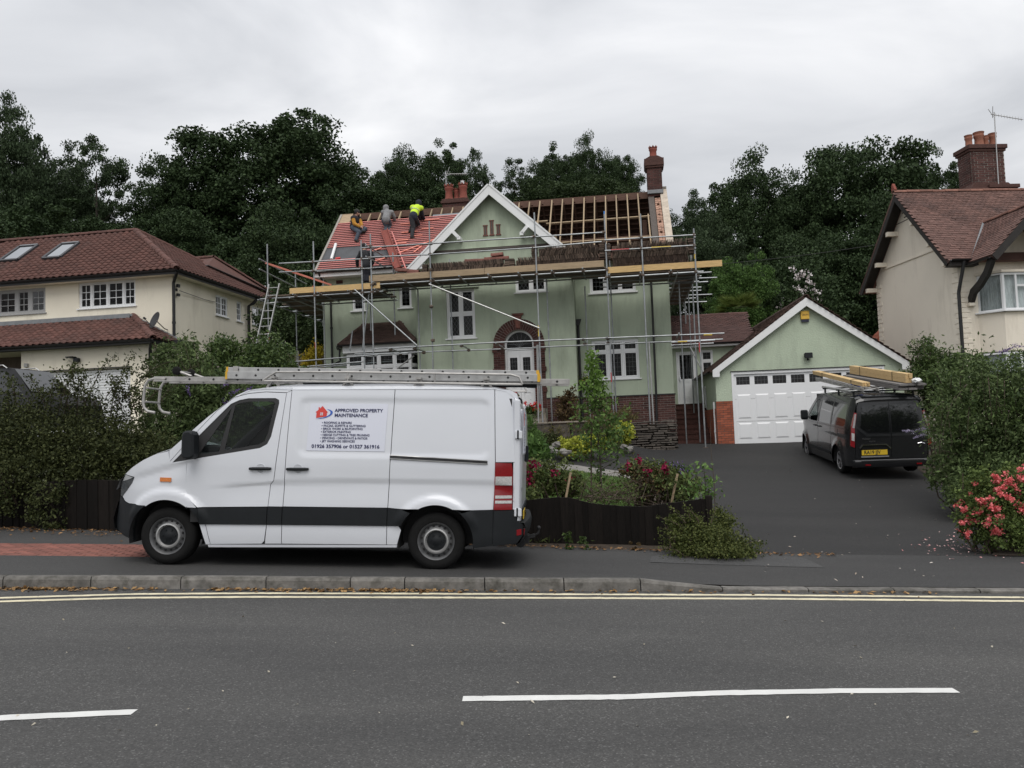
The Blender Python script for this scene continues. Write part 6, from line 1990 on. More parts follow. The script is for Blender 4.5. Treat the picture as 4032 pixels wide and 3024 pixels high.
# front extension with the garage
XV = -1.7
gw = (-4.33, -0.62, lb, 4.58)
wall('wall', rect(-5.0, 0.12, lb, 5.42), M_CREAM, lh, XV, [hole(gw)])
o = wall('wall', rect(XV + .15, -.01, lb, 5.42), M_CREAM, lh, 0.0, depth=0.1)
remap(o, lambda u, v, z: (0.118 - v, u, z))
MB().box(-9, -5.0, -0.35, -0.25, lb, 5.4).build('porch_boards', mat('porch_timber', (0.10, 0.075, 0.06), 0.8, var=0.3, scale=5, stretch=(8, 1, 1)), lh)
MB().box(-6.5, -5.25, -0.40, -0.352, lb, 4.5).build('porch_door', M_BLACK, lh)
MB().box(-9.0, -5.0, -1.6, -0.35, 5.36, 5.40).build('porch_ceiling', M_CREAM, lh)
for k in range(30):
	z = lb + k * 0.095
	if z < 4.5:
		MB().prism([(XV + .16, z), (XV + .13, z + .02), (XV + .13, z + .075), (XV + .16, z + .092)], 0, gw[0], gw[1]).build('door_slat', M_UPVC, lh)
MB().box(gw[0] - .08, gw[1] + .08, XV - .03, XV - .001, 4.585, 4.62).build('lintel_drip', M_BLACK, lh)
c0, c1, ct, cl = np.array((-13.5, XV - .42, 5.50)), np.array((0.56, XV - .42, 5.50)), np.array((-1.62, 0.0, 6.70)), np.array((-13.5, 0.0, 6.70))
cb = np.array((0.56, 0.0, 5.50))
MB().add([c0, c1, ct, cl, cb], [(0, 1, 2, 3), (1, 4, 2)]).build('lower_roof', M_ROOFRED, lh)
T2 = cl - c0
L2_ = np.linalg.norm(T2)
tile_roof(lh, LF, c0, (1, 0, 0), T2 / L2_, [(5.0, 0), (14.06, 0), (11.88, L2_), (5.0, L2_)], 0.27, 0.245, 'pan', M_ROOFRED, M_ROOFREDM, limit=0, lift=0.03, name='lower_tile')
T3 = ct - c1
X3 = np.array((0, 1.0, 0))
T3 = T3 - X3 * (T3 @ X3)
L3 = np.linalg.norm(T3)
tile_roof(lh, LF, c1, X3, T3 / L3, [(0, 0), (2.1, 0), (2.1, L3)], 0.27, 0.245, 'pan', M_ROOFRED, M_ROOFREDM, limit=0, lift=0.03, name='lower_side_tile')
ridge_caps(lh, c1 + (0, 0, .06), ct + (0, 0, .06), M_ROOFRED, r=0.13, L=0.4, name='hip_tile')
MB().box(-13.4, ct[0], -0.25, 0.0, 6.62, 6.78).obox((ct[0], -.1, 6.74), (cb[0], -.1, 5.56), (0, 1, 0), 0.14, 0.03).build('lead_flashing', M_LEAD, lh)
MB().box(-13.4, 0.50, XV - .40, XV - .36, 5.36, 5.50).box(0.46, 0.50, XV - .36, 0, 5.36, 5.50).box(-13.4, .46, XV - .36, XV - .002, 5.38, 5.40).build('fascia', M_BLACK, lh)
gutter(lh, (-13.4, XV - .47, 5.49), (0.55, XV - .47, 5.49), 0.06)
downpipe(lh, [(0.5, XV - .4, 5.45), (0.3, XV - .2, 5.2), (0.2, XV - .06, 5.0), (0.2, XV - .06, 2.2)], 0.06)
MB().box(0.35, 0.75, -0.9, -0.2, 5.45, 5.58).build('gutter_corner', M_BLACK, lh)
# satellite dish, lamp, sensor
D = MB()
secs = []
dc, dn = np.array((-0.2, -0.75, 6.35)), np.array((-0.45, -0.80, 0.35))
dn /= np.linalg.norm(dn)
dx_ = np.cross((0, 0, 1.0), dn)
dx_ /= np.linalg.norm(dx_)
dy_ = np.cross(dn, dx_)
for r in (0.02, 0.12, 0.22, 0.30):
	secs.append([dc + dx_ * r * math.cos(a) + dy_ * r * 1.1 * math.sin(a) + dn * (r * r * 0.8) for a in np.linspace(0, 2 * math.pi, 21)[:-1]])
o = loft(secs, close=True).tube([dc, dc - dn * .15 + (0, 0.3, -.2), (-0.2, -0.02, 6.1)], 0.018, 6).tube([dc - dy_ * .3, dc + dn * .42 - dy_ * .12], 0.012, 6).obox(dc + dn * .38 - dy_ * .12, dc + dn * .48 - dy_ * .10, dx_, .03, .03)
o.build('satellite_dish', mat('dish_grey', (0.028, 0.029, 0.031), 0.5), lh, smooth=True)
fo = MB().box(-3.0, -2.72, XV - .28, XV - .02, 5.02, 5.06).prism([(XV - .22, 4.86), (XV - .05, 4.86), (XV - .05, 5.0), (XV - .2, 5.0)], 0, -2.74, -2.56).build('outside_light', M_PLASTIC, lh, bevel=0.01)
MB().box(-4.82, -4.68, XV - .10, XV, 4.78, 4.92).build('bell_box', mat('grey_box', (0.3, 0.3, 0.29), 0.6), lh, bevel=0.01)
MB().box(0.0, 0.12, 3.6, 3.75, 5.1, 5.45).build('flue', M_BLACK, lh)

# ================================================================== the pale house on the right
RF = Fr((13.15354, 24.0, 0), -4)
rh = thing('gabled_house', 'pale cream gabled house with a red-brown plain tile roof and black bargeboards', 'house', RF, (2.5, 2.4, 1.0))
rb = 0.8
o = wall('wall', [(0.0, rb), (4.65, rb), (4.65, 6.55), (2.41, 8.9), (0.0, 6.45)], M_PINK, rh, 0.0, depth=0.1)
remap(o, swap_side(0.0, 1))
bw = (0.46, 4.6, 4.70, 5.84)
wall('wall', [(0.005, rb), (5.5, rb), (5.5, 6.4), (2.9, 6.5), (1.64, 7.5), (0.45, 6.45), (0.005, 6.45)], M_PINK, rh, 0.0, [[(0.62, 2.5), (4.4, 2.5), (4.4, 5.8), (0.62, 5.8)]], depth=0.1)
MB().box(0.05, 9.0, 4.55, 4.65, rb, 6.5).box(8.9, 9.0, 0, 4.6, rb, 6.5).box(5.5, 9.0, 0.0, 0.1, rb, 6.4).build('wall', M_PINK, rh)
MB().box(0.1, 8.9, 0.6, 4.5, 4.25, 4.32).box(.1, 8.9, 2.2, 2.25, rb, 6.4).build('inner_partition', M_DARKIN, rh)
# rough quoins down the corners
for k in range(34):
	z = 1.6 + k * 0.15
	if z < 6.3:
		a = 0.18 + 0.12 * (k % 2) + random.uniform(-.03, .03)
		MB().box(-0.018, 0.0, -0.012, a, z, z + 0.13).build('quoin', M_PINK, rh, bevel=0.006)
		MB().box(-0.018, a, -0.016, 0.0, z, z + 0.13).build('quoin', M_PINK, rh, bevel=0.006)
		MB().box(-0.02, 0.0, 4.65 - a, 4.66, z, z + 0.13).build('quoin', M_PINK, rh, bevel=0.006)
MB().box(-0.035, 0.0, 0.75, 4.2, 6.83, 6.88).build('string_course', M_PINK, rh)
MB().box(-0.012, 0.0, 1.9, 3.1, 8.15, 8.17).build('band', M_DARKWOOD, rh)
for v, z in ((2.2, 8.45), (2.6, 8.42), (2.2, 8.28), (2.5, 8.25)):
	MB().box(-0.02, 0.0, v, v + 0.12, z, z + 0.03).build('vent_slit', M_DARKWOOD, rh)
rs = (9.05 - 6.31) / 2.58
slab('roof', M_PLAIN, rh, [(-0.42, -0.26, 6.22), (9.2, -0.26, 6.22), (9.2, 2.41, 9.05), (-0.42, 2.41, 9.05)], (0, -0.72, 0.69), 0.07)
slab('roof', M_PLAIN, rh, [(-0.42, 2.41, 9.05), (9.2, 2.41, 9.05), (9.2, 5.1, 6.22), (-0.42, 5.1, 6.22)], (0, 0.72, 0.69), 0.07)
TR = np.array((0, 2.67, 2.83))
LR = np.linalg.norm(TR)
def valley(t):
	z = 6.22 + t * 2.83 / LR
	return 0.42 + (1.64 - (7.65 - z) - 0.38 if z < 7.65 else 1e9)
vt = 1.43 / 2.83 * LR
tile_roof(rh, RF, (-0.42, -0.26, 6.22), (1, 0, 0), TR / LR, [(0, 0), (0.72, 0), (2.06, vt), (4.6, 0.2), (6.5, 0.2), (6.5, LR), (0, LR)], 0.165, 0.1, 'plain', M_PLAIN, M_PLAINM, limit=200, lift=0.012)
ridge_caps(rh, (-0.45, 2.41, 9.07), (9.0, 2.41, 9.07), mat('orange_ridge', (0.18, 0.085, 0.062), 0.85, var=0.25, scale=4, obj=0.2), r=0.10, L=0.42)
MB().prism([(2.30, 9.1), (2.52, 9.1), (2.48, 9.3), (2.43, 9.34), (2.36, 9.22)], 0, -0.45, -0.36).build('finial', M_TERRA, rh, bevel=0.01)
for s in (-1, 1):
	e = np.array((-0.38, 2.41 + s * 2.66, 6.24))
	p = np.array((-0.38, 2.41, 9.02))
	n = np.array((0, s * 2.78, 2.66))
	n /= np.linalg.norm(n)
	q = [p, e, e - n * .2, p - (0, 0, 0.2 / n[2])]
	MB().prism([(k[1], k[2]) for k in q], 0, -0.42, -0.37).build('bargeboard', M_DARKWOOD, rh)
	slab('verge_soffit', M_DARKWOOD, rh, [p + (0, 0, -.06), e + (0, 0, -.06), e + (.37, 0, -.06), p + (.37, 0, -.06)], n, 0.02)
	for f in (0.35, 0.66, 0.93):
		c = p + (e - p) * f - n * 0.30
		MB().box(-0.36, 0.03, c[1] - 0.07, c[1] + 0.07, c[2] - 0.07, c[2] + 0.07).build('purlin_end', M_PINK, rh)
MB().box(-0.40, 0.45, -0.30, -0.26, 6.08, 6.25).box(-0.4, 0.45, -0.26, 0, 6.08, 6.1).build('fascia', M_DARKWOOD, rh)
gutter(rh, (-0.40, -0.35, 6.26), (0.45, -0.35, 6.26), 0.055)
# front gable
gtop = np.array((1.64, 0, 7.65))
for s in (-1, 1):
	e = np.array((1.64 + s * 1.50, 0, 7.65 - 1.50))
	n = np.array((s * 1.0, 0, 1.0)) / math.sqrt(2)
	slab('front_roof', M_PLAIN, rh, [gtop + (0, -1.35, 0), e + (0, -1.35, 0), e + (0, -0.2, 0), gtop + (0, 1.1, 0)], n, 0.06)
	Tg = gtop - e
	Lq = np.linalg.norm(Tg)
	if s < 0:
		tile_roof(rh, RF, e + (0, 1.1, 0), (0, -1, 0), Tg / Lq, [(1.35, 0), (2.45, 0), (2.45, Lq), (0.0, Lq), (0.98, 0.35)], 0.165, 0.1, 'plain', M_PLAIN, M_PLAINM, limit=90, lift=0.012)
	MB().prism([(k[0], k[2]) for k in (gtop, e, e - n * .2, gtop - (0, 0, .28))], 1, -1.37, -1.32).build('bargeboard', M_DARKWOOD, rh)
ridge_caps(rh, gtop + (0, -1.36, 0.03), gtop + (0, 1.0, 0.03), MATS['orange_ridge'], r=0.10, L=0.42)
slab('lead_valley', M_LEAD, rh, [(0.26, -0.25, 6.30), (0.40, -0.25, 6.32), (1.70, 1.0, 7.68), (1.58, 1.05, 7.70)], (-0.4, -0.4, 0.8), 0.02)
gutter(rh, (0.10, -1.3, 6.12), (0.10, -0.3, 6.12), 0.05)
br = [(0.24, -1.2, 6.08), (0.24, -0.95, 5.72), (0.25, -0.62, 5.48), (0.28, -0.25, 5.32), (0.30, -0.04, 5.05)]
for a, b in zip(br[:-1], br[1:]):
	MB().obox(a, np.array(b) + (np.array(b) - np.array(a)) * 0.15, (1, 0, 0), 0.06, 0.10).build('bracket', M_DARKWOOD, rh)
MB().box(0.2, 0.42, -0.14, 0.0, 4.93, 5.02).build('bracket_corbel', M_PINK, rh)
MB().box(0.75, 1.55, -0.1, 0.0, 6.30, 6.34).build('gable_ledge', M_PINK, rh)
downpipe(rh, [(0.0, -0.33, 6.25), (-0.02, -0.30, 6.05), (-0.05, -0.07, 5.4), (-0.06, -0.06, 5.3), (-0.06, -0.06, 2.4)], 0.05)
# bays, upper and lower
M_BAYW = M_UPVC
for z0, z1 in ((4.72, 5.80), (2.30, 3.52)):
	nets = True
	window(rh, 0.95, 4.0, z0, z1, -0.55, (1.25, 1.25, 1.25), (1.0,), fw=0.06, mw=0.09, casement=0.0, net=True, sill=True)
	m = MB()
	for x in (1.36, 2.36, 3.4):
		m.box(x - 0.03, x + 0.03, -0.545, -0.49, z0 + .06, z1 - .06)
		m.box(x + .03, x + .45, -0.544, -0.491, z1 - .40, z1 - .34)
	m.build('window_mullion', M_UPVC, rh)
	L_ = math.hypot(0.40, 0.55)
	window(rh, 0, L_, z0, z1, 0, (1,), (1,), fw=0.05, casement=0.0, net=True, sill=True, mapf=lambda u, v, z: (0.945 - (L_ - u) * 0.40 / L_ + v * 0.55 / L_, -0.55 + (L_ - u) * 0.55 / L_ + v * 0.40 / L_, z))
bp = [(0.53, 0.0), (0.94, -0.56), (4.01, -0.56), (4.42, 0.0)]
MB().prism(bp, 2, 3.55, 4.67).build('bay_apron', M_PINK, rh)
MB().prism([(0.48, 0.0), (0.91, -0.6), (4.04, -0.6), (4.46, 0.0)], 2, 5.81, 5.88).build('bay_head', M_PINK, rh)
MB().prism(bp, 2, 0.8, 2.26).build('bay_base', M_PINK, rh)
# chimney
brick_wall(rh, (2.45, 2.7, 9.30), (1, 0, 0), (0, 0, 1), 1.15, 1.20, M_BRICK, M_MORTAR, M_BRICKM, limit=110)
brick_wall(rh, (2.45, 3.4, 9.30), (0, -1, 0), (0, 0, 1), 0.7, 1.20, M_BRICK, M_MORTAR, M_BRICKM, limit=70)
MB().box(2.46, 3.6, 2.71, 3.4, 8.6, 10.5).build('chimney', M_BRICK, rh)
MB().box(2.35, 3.85, 2.55, 3.5, 8.6, 9.20).prism([(2.35, 9.20), (3.85, 9.20), (3.62, 9.38), (2.45, 9.38)], 1, 2.6, 3.45).box(2.9, 3.95, 2.5, 3.5, 9.18, 9.30).build('chimney_base', MATS['sooty_brick'], rh, bevel=0.01)
MB().box(2.40, 3.66, 2.66, 3.46, 10.46, 10.54).box(2.36, 3.70, 2.62, 3.50, 10.541, 10.68).build('chimney_cap', MATS['sooty_brick'], rh, bevel=0.01)
M_TERRO = mat('orange_terracotta', (0.27, 0.11, 0.07), 0.85, var=0.2, scale=8)
for u, h, r in ((2.62, 0.42, 0.13), (2.98, 0.52, 0.17), (3.22, 0.40, 0.11), (3.46, 0.48, 0.13)):
	pot(rh, (u, 3.0, 10.68), h, r, M_TERRO)
ae = MB().tube([(3.27, 2.6, 9.3), (3.32, 2.62, 11.75)], 0.018, 6).tube([(3.2, 2.62, 11.68), (4.15, 2.45, 11.42)], 0.014, 6)
for k in range(10):
	x = 3.35 + 0.085 * k
	c = np.array((x, 2.62 - (x - 3.2) * .18, 11.68 - (x - 3.2) * .27))
	ae.tube([c - (0, 0.1, 0.05), c + (0, 0.1, 0.05)], 0.007, 4).tube([c - (0, 0, 0.06), c + (0, 0, 0.06)], 0.007, 4)
ae.tube([(3.12, 2.62, 11.85), (3.28, 2.62, 11.6)], 0.01, 5).tube([(3.2, 2.5, 11.9), (3.34, 2.75, 11.6)], 0.01, 5)
ae.build('tv_aerial', M_ALU, rh)
# small red tiled cap of an outbuilding between the garage and the pale house
c = at(3505, 1345, 29.0)
oc = thing('tiled_outhouse', 'small red tiled pyramid roof peeping over the right slope of the garage', 'outbuilding', WORLD, (c[0] + .2, c[1], 1.0))
MB().box(c[0] - .7, c[0] + .8, c[1] - .2, c[1] + 1.4, 1.0, c[2] - .55).build('wall', M_PINK, oc)
for k in range(7):
	f0, f1 = k / 7, (k + 1) / 7 + .04
	a0, a1 = 0.95 * (1 - f0), 0.95 * (1 - f1)
	z = c[2] - .55 + 1.2 * f0
	x, y = c[0] + .05, c[1] + .6
	m = MB()
	m.add([(x - a0, y - a0, z), (x + a0, y - a0, z), (x + a0, y + a0, z), (x - a0, y + a0, z), (x - max(a1, .02), y - max(a1, .02), z + .2), (x + max(a1, .02), y - max(a1, .02), z + .2), (x + max(a1, .02), y + max(a1, .02), z + .2), (x - max(a1, .02), y + max(a1, .02), z + .2)], [(0, 1, 5, 4), (1, 2, 6, 5), (2, 3, 7, 6), (3, 0, 4, 7), (4, 5, 6, 7)])
	m.build('roof_course', M_REDBRICK, oc)
# ================================================================== scaffolding
sf = thing('scaffold', 'steel tube scaffold with timber board lifts round the front and sides of the green house', 'scaffolding', HF, (-2.5, -0.9, 1.5))
VS = -1.6
TR_ = 0.0242
def gzl(u, v):
	p = HF.w((u, v, 0))
	return float(hz(p[0], p[1]))
def pole(name, p, q, r=TR_, m=None):
	return MB().tube([p, q], r, 8).build(name, m or M_STEEL, sf, smooth=True)
cm_ = MB().box(-0.045, 0.045, -0.05, 0.05, -0.035, 0.035).box(-0.06, -0.03, -0.07, 0.03, -0.02, 0.02).box(-0.02, 0.02, -0.03, 0.07, -0.05, 0.05).mesh('coupler', M_RUST, bevel=0.008)
def coupler(p):
	a = random.choice((0, 1.57, 3.14, 4.71))
	piece('coupler', cm_, sf, TM(p, (math.cos(a), math.sin(a), 0), (-math.sin(a), math.cos(a), 0)))
M_BAND = {k: mat(k + '_paint_band', c, 0.6, var=0.2, scale=20) for k, c in (('red', (0.42, 0.04, 0.04)), ('yellow', (0.6, 0.43, 0.06)), ('blue', (0.05, 0.2, 0.55)))}
def band(p, q, k):
	MB().tube([p, q], TR_ + 0.0015, 8).build('paint_band', M_BAND[k], sf, smooth=True)
front = [(-10.04, 8.33), (-8.43, 8.31), (-6.79, 8.23), (-6.47, 8.42), (-4.48, 8.70), (-1.04, 8.73), (1.18, 8.60), (2.30, 8.44), (3.91, 7.86)]
for u, zt in front:
	z0 = gzl(u, VS)
	d = random.uniform(-0.03, 0.03)
	pole('standard', (u + d, VS, z0), (u, VS, zt))
	MB().box(u + d - .075, u + d + .075, VS - .075, VS + .075, z0 - .01, z0 + .008).build('base_plate', M_RUST, sf)
band((1.18, VS, 8.52), (1.18, VS, 8.605), 'blue')
band((-10.05, VS, 5.1), (-10.05, VS, 5.4), 'red')
band((-8.43, VS, 4.75), (-8.43, VS, 4.95), 'red')
band((-1.04, VS, 4.75), (-1.04, VS, 5.1), 'yellow')
band((1.18, VS, 3.2), (1.18, VS, 3.5), 'red')
band((3.91, VS, 4.0), (3.91, VS, 4.3), 'red')
band((3.91, VS, 6.9), (3.91, VS, 7.05), 'yellow')
for k in (4.8, 5.9, 7.1):
	coupler((-4.48, VS - 0.03, k))
inner = [(-8.85, 0.35, 7.6), (-7.15, 0.35, 6.6), (-6.21, 0.1, 8.15), (-5.25, -0.32, 6.75), (-4.12, -0.30, 7.7), (-0.85, -0.30, 7.8), (0.38, 0.32, 6.6), (1.25, 0.3, 8.0), (2.35, 0.32, 6.5), (3.50, 0.25, 7.0), (-1.2, -0.5, 4.6)]
for u, v, zt in inner:
	pole('standard', (u, v, gzl(u, v)), (u, v, zt))
pole('standard', (-1.18, VS + .1, gzl(-1.2, VS)), (-1.12, VS + .1, 4.5), m=M_ALU)
pole('standard', (2.42, VS + .05, gzl(2.4, VS)), (2.38, VS + .05, 4.42), m=M_ALU)
# lifts: left, middle, right
lifts = [(-10.25, -6.2, 6.50), (-6.6, 1.15, 6.74), (1.0, 4.05, 6.50)]
for a, b, z in lifts:
	for v in (VS + 0.05, VS + 0.85, -0.35 if a > -6.7 and b < 2 else 0.2):
		n = 2 if b - a > 5 else 1
		for i in range(n):
			pole('ledger', (a + (b - a) * i / n - .1, v, z + random.uniform(-.01, .01)), (a + (b - a) * (i + 1) / n + .1, v, z + random.uniform(-.01, .01)))
	u = a + 0.25
	while u < b:
		pole('transom', (u, VS - 0.18 - random.uniform(0, .15), z + 0.048), (u, (0.15 if (u < gl or u > gr_) else -0.2), z + 0.048))
		coupler((u, VS + 0.05, z + 0.02))
		u += 0.98 + random.uniform(-.12, .12)
	for u, zt in front:
		if a - .1 < u < b + .1:
			coupler((u, VS + .02, z))
def deck(u0, u1, v0, v1, z, n, m=None, axis=0):
	w = (v1 - v0) / n if axis == 0 else (u1 - u0) / n
	for k in range(n):
		dz = random.uniform(-.004, .006)
		if axis == 0:
			e0, e1 = random.uniform(-.12, .05), random.uniform(-.05, .12)
			MB().box(u0 + e0, u1 + e1, v0 + k * w + .006, v0 + (k + 1) * w - .006, z + dz, z + .038 + dz).build('board', m or M_DECK, sf)
		else:
			MB().box(u0 + k * w + .006, u0 + (k + 1) * w - .006, v0 + random.uniform(-.1, .1), v1 + random.uniform(-.1, .1), z + dz, z + .038 + dz).build('board', m or M_DECK, sf)
deck(-10.1, -8.2, VS + .08, 0.2, 6.575, 8)
deck(-8.15, -6.25, VS + .08, 0.2, 6.58, 8)
deck(-6.6, -2.75, VS + .08, -0.22, 6.815, 6)
deck(-2.7, 1.12, VS + .08, -0.22, 6.815, 6)
deck(0.05, 1.15, -0.2, 0.18, 6.815, 2)
deck(1.18, 4.0, VS + .08, 0.2, 6.575, 8)
# toe boards
def toe(u0, u1, z0, z1, m, v=VS + 0.045):
	MB().box(u0, u1, v - .019, v + .019, z0, z1).build('toe_board', m, sf, bevel=0.003)
toe(-9.30, -6.20, 6.615, 6.80, M_PLANK)
toe(-6.56, -2.72, 6.85, 7.05, M_PLANKO)
toe(-2.71, 1.10, 6.85, 7.055, M_PLANKO)
toe(1.20, 4.72, 6.63, 6.825, M_PLANK)
# guard rails
def rail_px(ps, v=VS - 0.03, z=None, name='guard_rail'):
	q = [HF.px(*p, v=v) for p in ps]
	pole(name, (q[0][0], v, q[0][1]), (q[1][0], v, q[1][1]))
for a, b in ((Z2(-130, 862), Z2(790, 812)), (Z2(-130, 950), Z2(800, 910)), (Z2(700, 705), Z2(1400, 660)), (Z2(770, 800), Z2(1400, 770))):
	rail_px((a, b))
for a, b in ((Z2(1330, 665), Z3(370, 890)), (Z2(1330, 775), Z3(370, 990)), (Z3(330, 893), Z3(985, 850)), (Z3(330, 992), Z3(975, 935)), (Z3(1000, 921), Z3(1835, 872)), (Z3(1005, 1018), Z3(1835, 968))):
	rail_px((a, b))
for x, y in ((213, 845), (213, 938), (700, 815), (705, 910), (790, 690), (790, 805), (1390, 660), (1390, 768)):
	q = HF.px(*Z2(x, y), v=VS)
	coupler((q[0], VS, q[1]))
for x, y in ((352, 890), (355, 990), (990, 850), (1000, 935), (1333, 900), (1335, 995), (1820, 873), (1822, 970)):
	q = HF.px(*Z3(x, y), v=VS)
	coupler((q[0], VS, q[1]))
q0, q1 = HF.px(*Z3(1430, 990), v=VS - .03), HF.px(*Z3(1610, 980), v=VS - .03)
band((q0[0], VS - .03, q0[1]), (q1[0], VS - .03, q1[1]), 'yellow')
q0, q1 = HF.px(*Z3(1060, 1013), v=VS - .03), HF.px(*Z3(1230, 1003), v=VS - .03)
band((q0[0], VS - .03, q0[1]), (q1[0], VS - .03, q1[1]), 'red')
# middle ledgers at first-floor level
Z4 = lambda x, y: (1150 + x * 900 / 2212, 1100 + y * 500 / 1229)
ZG = lambda x, y: (1950 + x * 950 / 2212, 1100 + y * 700 / 1630)
rail_px((Z4(800, 672), ZG(20, 578)), name='ledger')
rail_px((ZG(-30, 580), ZG(2100, 494)), name='ledger')
for a, b in (((-6.6, 4.60), (-1.0, 4.52)), ((-1.4, 4.53), (4.75, 4.48))):
	pole('ledger', (a[0], -0.36 if a[0] < -5 else -.45, a[1]), (b[0], -0.36 if a[0] < -5 else -.45, b[1]))
for a, b, v in (((-10.3, 4.30), (-6.3, 4.43), VS - .05), ((-10.0, 4.25), (-6.2, 4.38), 0.2), ((-9.4, 4.17), (-6.9, 4.26), VS + .3), ((-7.2, 4.52), (-5.4, 4.46), VS + .3)):
	pole('ledger', (a[0], v, a[1]), (b[0], v, b[1]))
for u in (-5.9, -5.1, -3.55, -2.4, 0.35, 1.1, 3.3):
	pole('transom', (u, VS - .2, 4.60), (u, -0.25, 4.60))
	coupler((u, VS, 4.58))
	coupler((u, -0.4, 4.55))
# braces
def brace(p, q, v0=VS - 0.06, v1=None):
	a, b = HF.px(*p, v=v0), HF.px(*q, v=v0 if v1 is None else v1)
	pole('brace', (a[0], v0, a[1]), (b[0], v0 if v1 is None else v1, b[1]), m=M_ALU if v1 is None and p[0] > 1600 else None)
brace(Z4(1325, 45), ZG(405, 447))
brace(Z4(605, 98), Z4(1210, 640))
brace(Z4(745, 140), Z4(680, 690), VS + .2)
brace(Z4(585, 495), Z4(560, 695), -0.4)
brace(Z4(1180, 740), Z4(1020, 860), -0.2)
brace(ZG(1785, 620), ZG(1905, 850), 0.6)
for z in (8.05, 7.68):
	pole('guard_rail', (-6.62, VS - .05, z), (-6.50, 0.35, z - .02))
# left return
pole('guard_rail', (-10.15, VS - .4, 7.76), (-10.30, 2.4, 7.70))
pole('guard_rail', (-10.15, VS - .4, 7.42), (-10.28, 2.2, 7.36))
for u, v, zt in ((-10.4, 1.6, 8.1), (-9.35, 1.8, 6.6), (-10.45, 4.4, 8.0), (-9.4, 4.4, 6.6)):
	pole('standard', (u, v, gzl(u, v)), (u, v, zt))
deck(-10.35, -9.2, 0.2, 4.5, 6.575, 5, axis=1)
for v in (0.4, 1.5, 2.7, 3.9):
	pole('transom', (-10.6, v, 6.53), (-9.05, v, 6.53))
pole('ledger', (-10.4, VS, 6.48), (-10.4, 4.6, 6.48))
pole('ledger', (-9.3, VS, 6.48), (-9.3, 4.6, 6.48))
pole('ledger', (-9.4, VS, 4.3), (-9.6, 4.5, 4.2))
# right return, seen from below
deck(3.32, 4.0, 0.2, 5.6, 6.575, 3, axis=1)
for u, v, zt in ((3.95, 0.4, 7.9), (3.95, 2.4, 7.6), (3.95, 4.3, 6.6)):
	pole('standard', (u, v, max(gzl(u, v), 1.2)), (u, v, zt))
for k in range(8):
	v = -1.2 + 0.85 * k
	pole('transom', (3.2, v, 6.53), (4.45 + random.uniform(-.15, .4), v, 6.53 - .03 * (k % 2)))
pole('ledger', (3.95, VS - .2, 6.48), (3.95, 5.4, 6.48))
pole('ledger', (3.35, VS - .2, 6.48), (3.35, 5.4, 6.48))
pole('guard_rail', (3.92, VS - .2, 7.55), (3.97, 5.2, 7.5))
pole('guard_rail', (3.92, VS - .2, 7.2), (3.97, 5.2, 7.15))
for a, z in ((0.0, 4.42), (0.35, 4.36)):
	pole('ledger', (3.1, a - 0.9, z), (4.45, a - 0.9, z))
band((3.3, -0.9, 4.423), (3.6, -0.9, 4.423), 'yellow')
band((4.05, VS - .03, 4.522), (4.3, VS - .03, 4.512), 'yellow')

# ---- things on the scaffold
tmesh = MB().box(-0.0065, 0.0065, -0.13, 0.13, -0.083, 0.083).mesh('tile', M_OLDTILE)
def tile_stack(label, u0, u1, z0, rows, hidden, v=VS + 0.28, pitch=0.031):
	t_ = thing('tile_stack', label, 'tile stack', HF, ((u0 + u1) / 2, v, z0), 'rows of old roof tiles stacked on the scaffold')
	mass = MB()
	for r in range(rows):
		u = u0 + 0.02 + (0.02 * r if r else 0)
		lean = (0.28 if r % 2 else -0.28) + random.uniform(-.05, .05)
		ue = u1 - (random.uniform(0, .15) if r == rows - 1 else 0)
		if r == rows - 1:
			u += random.uniform(0, .15)
		while u < ue:
			l = lean + random.gauss(0, 0.07) + 0.1 * math.sin(u * 3.1 + r)
			z = z0 + 0.085 + r * 0.166 + random.gauss(0, 0.004)
			c, s = math.cos(l), math.sin(l)
			dv = random.gauss(0, 0.014)
			if r < hidden:
				x, zz = np.array((c, 0, -s)), np.array((s, 0, c))
				P0 = np.array((u, v + dv, z))
				b = [P0 + x * i * .0065 + np.array((0, .13, 0)) * k + zz * .083 * j for j in (-1, 1) for k in (-1, 1) for i in (-1, 1)]
				mass.add(b, [(0, 2, 3, 1), (4, 5, 7, 6), (0, 1, 5, 4), (2, 6, 7, 3), (0, 4, 6, 2), (1, 3, 7, 5)])
			else:
				piece('tile', tmesh, t_, TM((u, v + dv, z), (c, 0, -s), (0, 1, 0), (s, 0, c)))
			u += pitch * random.uniform(0.85, 1.15)
	# the ends are closed by tiles laid flat
	for e in (u0 - 0.10, u1 + 0.10):
		for k in range(int(rows * 0.166 / 0.02)):
			if k * 0.02 > hidden * 0.166:
				piece('tile', tmesh, t_, TM((e + random.gauss(0, .012), v + random.gauss(0, .01), z0 + 0.01 + k * 0.02), (0, 0, 1), (0, 1, 0), (-1, 0, random.gauss(0, .06))))
	mass.box(u0 + .03, u1 - .03, v, v + .12, z0, z0 + rows * .166 - .07)
	if mass.f:
		o = mass.build('tile_mass', mat('stacked_old_tile_mass', (0.095, 0.065, 0.05), 0.9, var=0.3, scale=20, island=0.5), t_)
		o['kind'] = 'stuff'
	return t_
tile_stack('low row of old tiles on edge across the left side of the gable', -4.62, -2.1, 6.855, 3, 1)
tile_stack('short row of old tiles on edge beside the half-hidden window in the gable', -1.75, -1.12, 6.855, 3, 1)
tile_stack('tallest row of old tiles on edge, behind the weathered toe board right of the gable', -1.0, 0.95, 6.855, 5, 2)
tile_stack('long row of dark old tiles on edge behind the new plank at the right end', 1.34, 3.72, 6.615, 6, 3)
rmesh_s = []
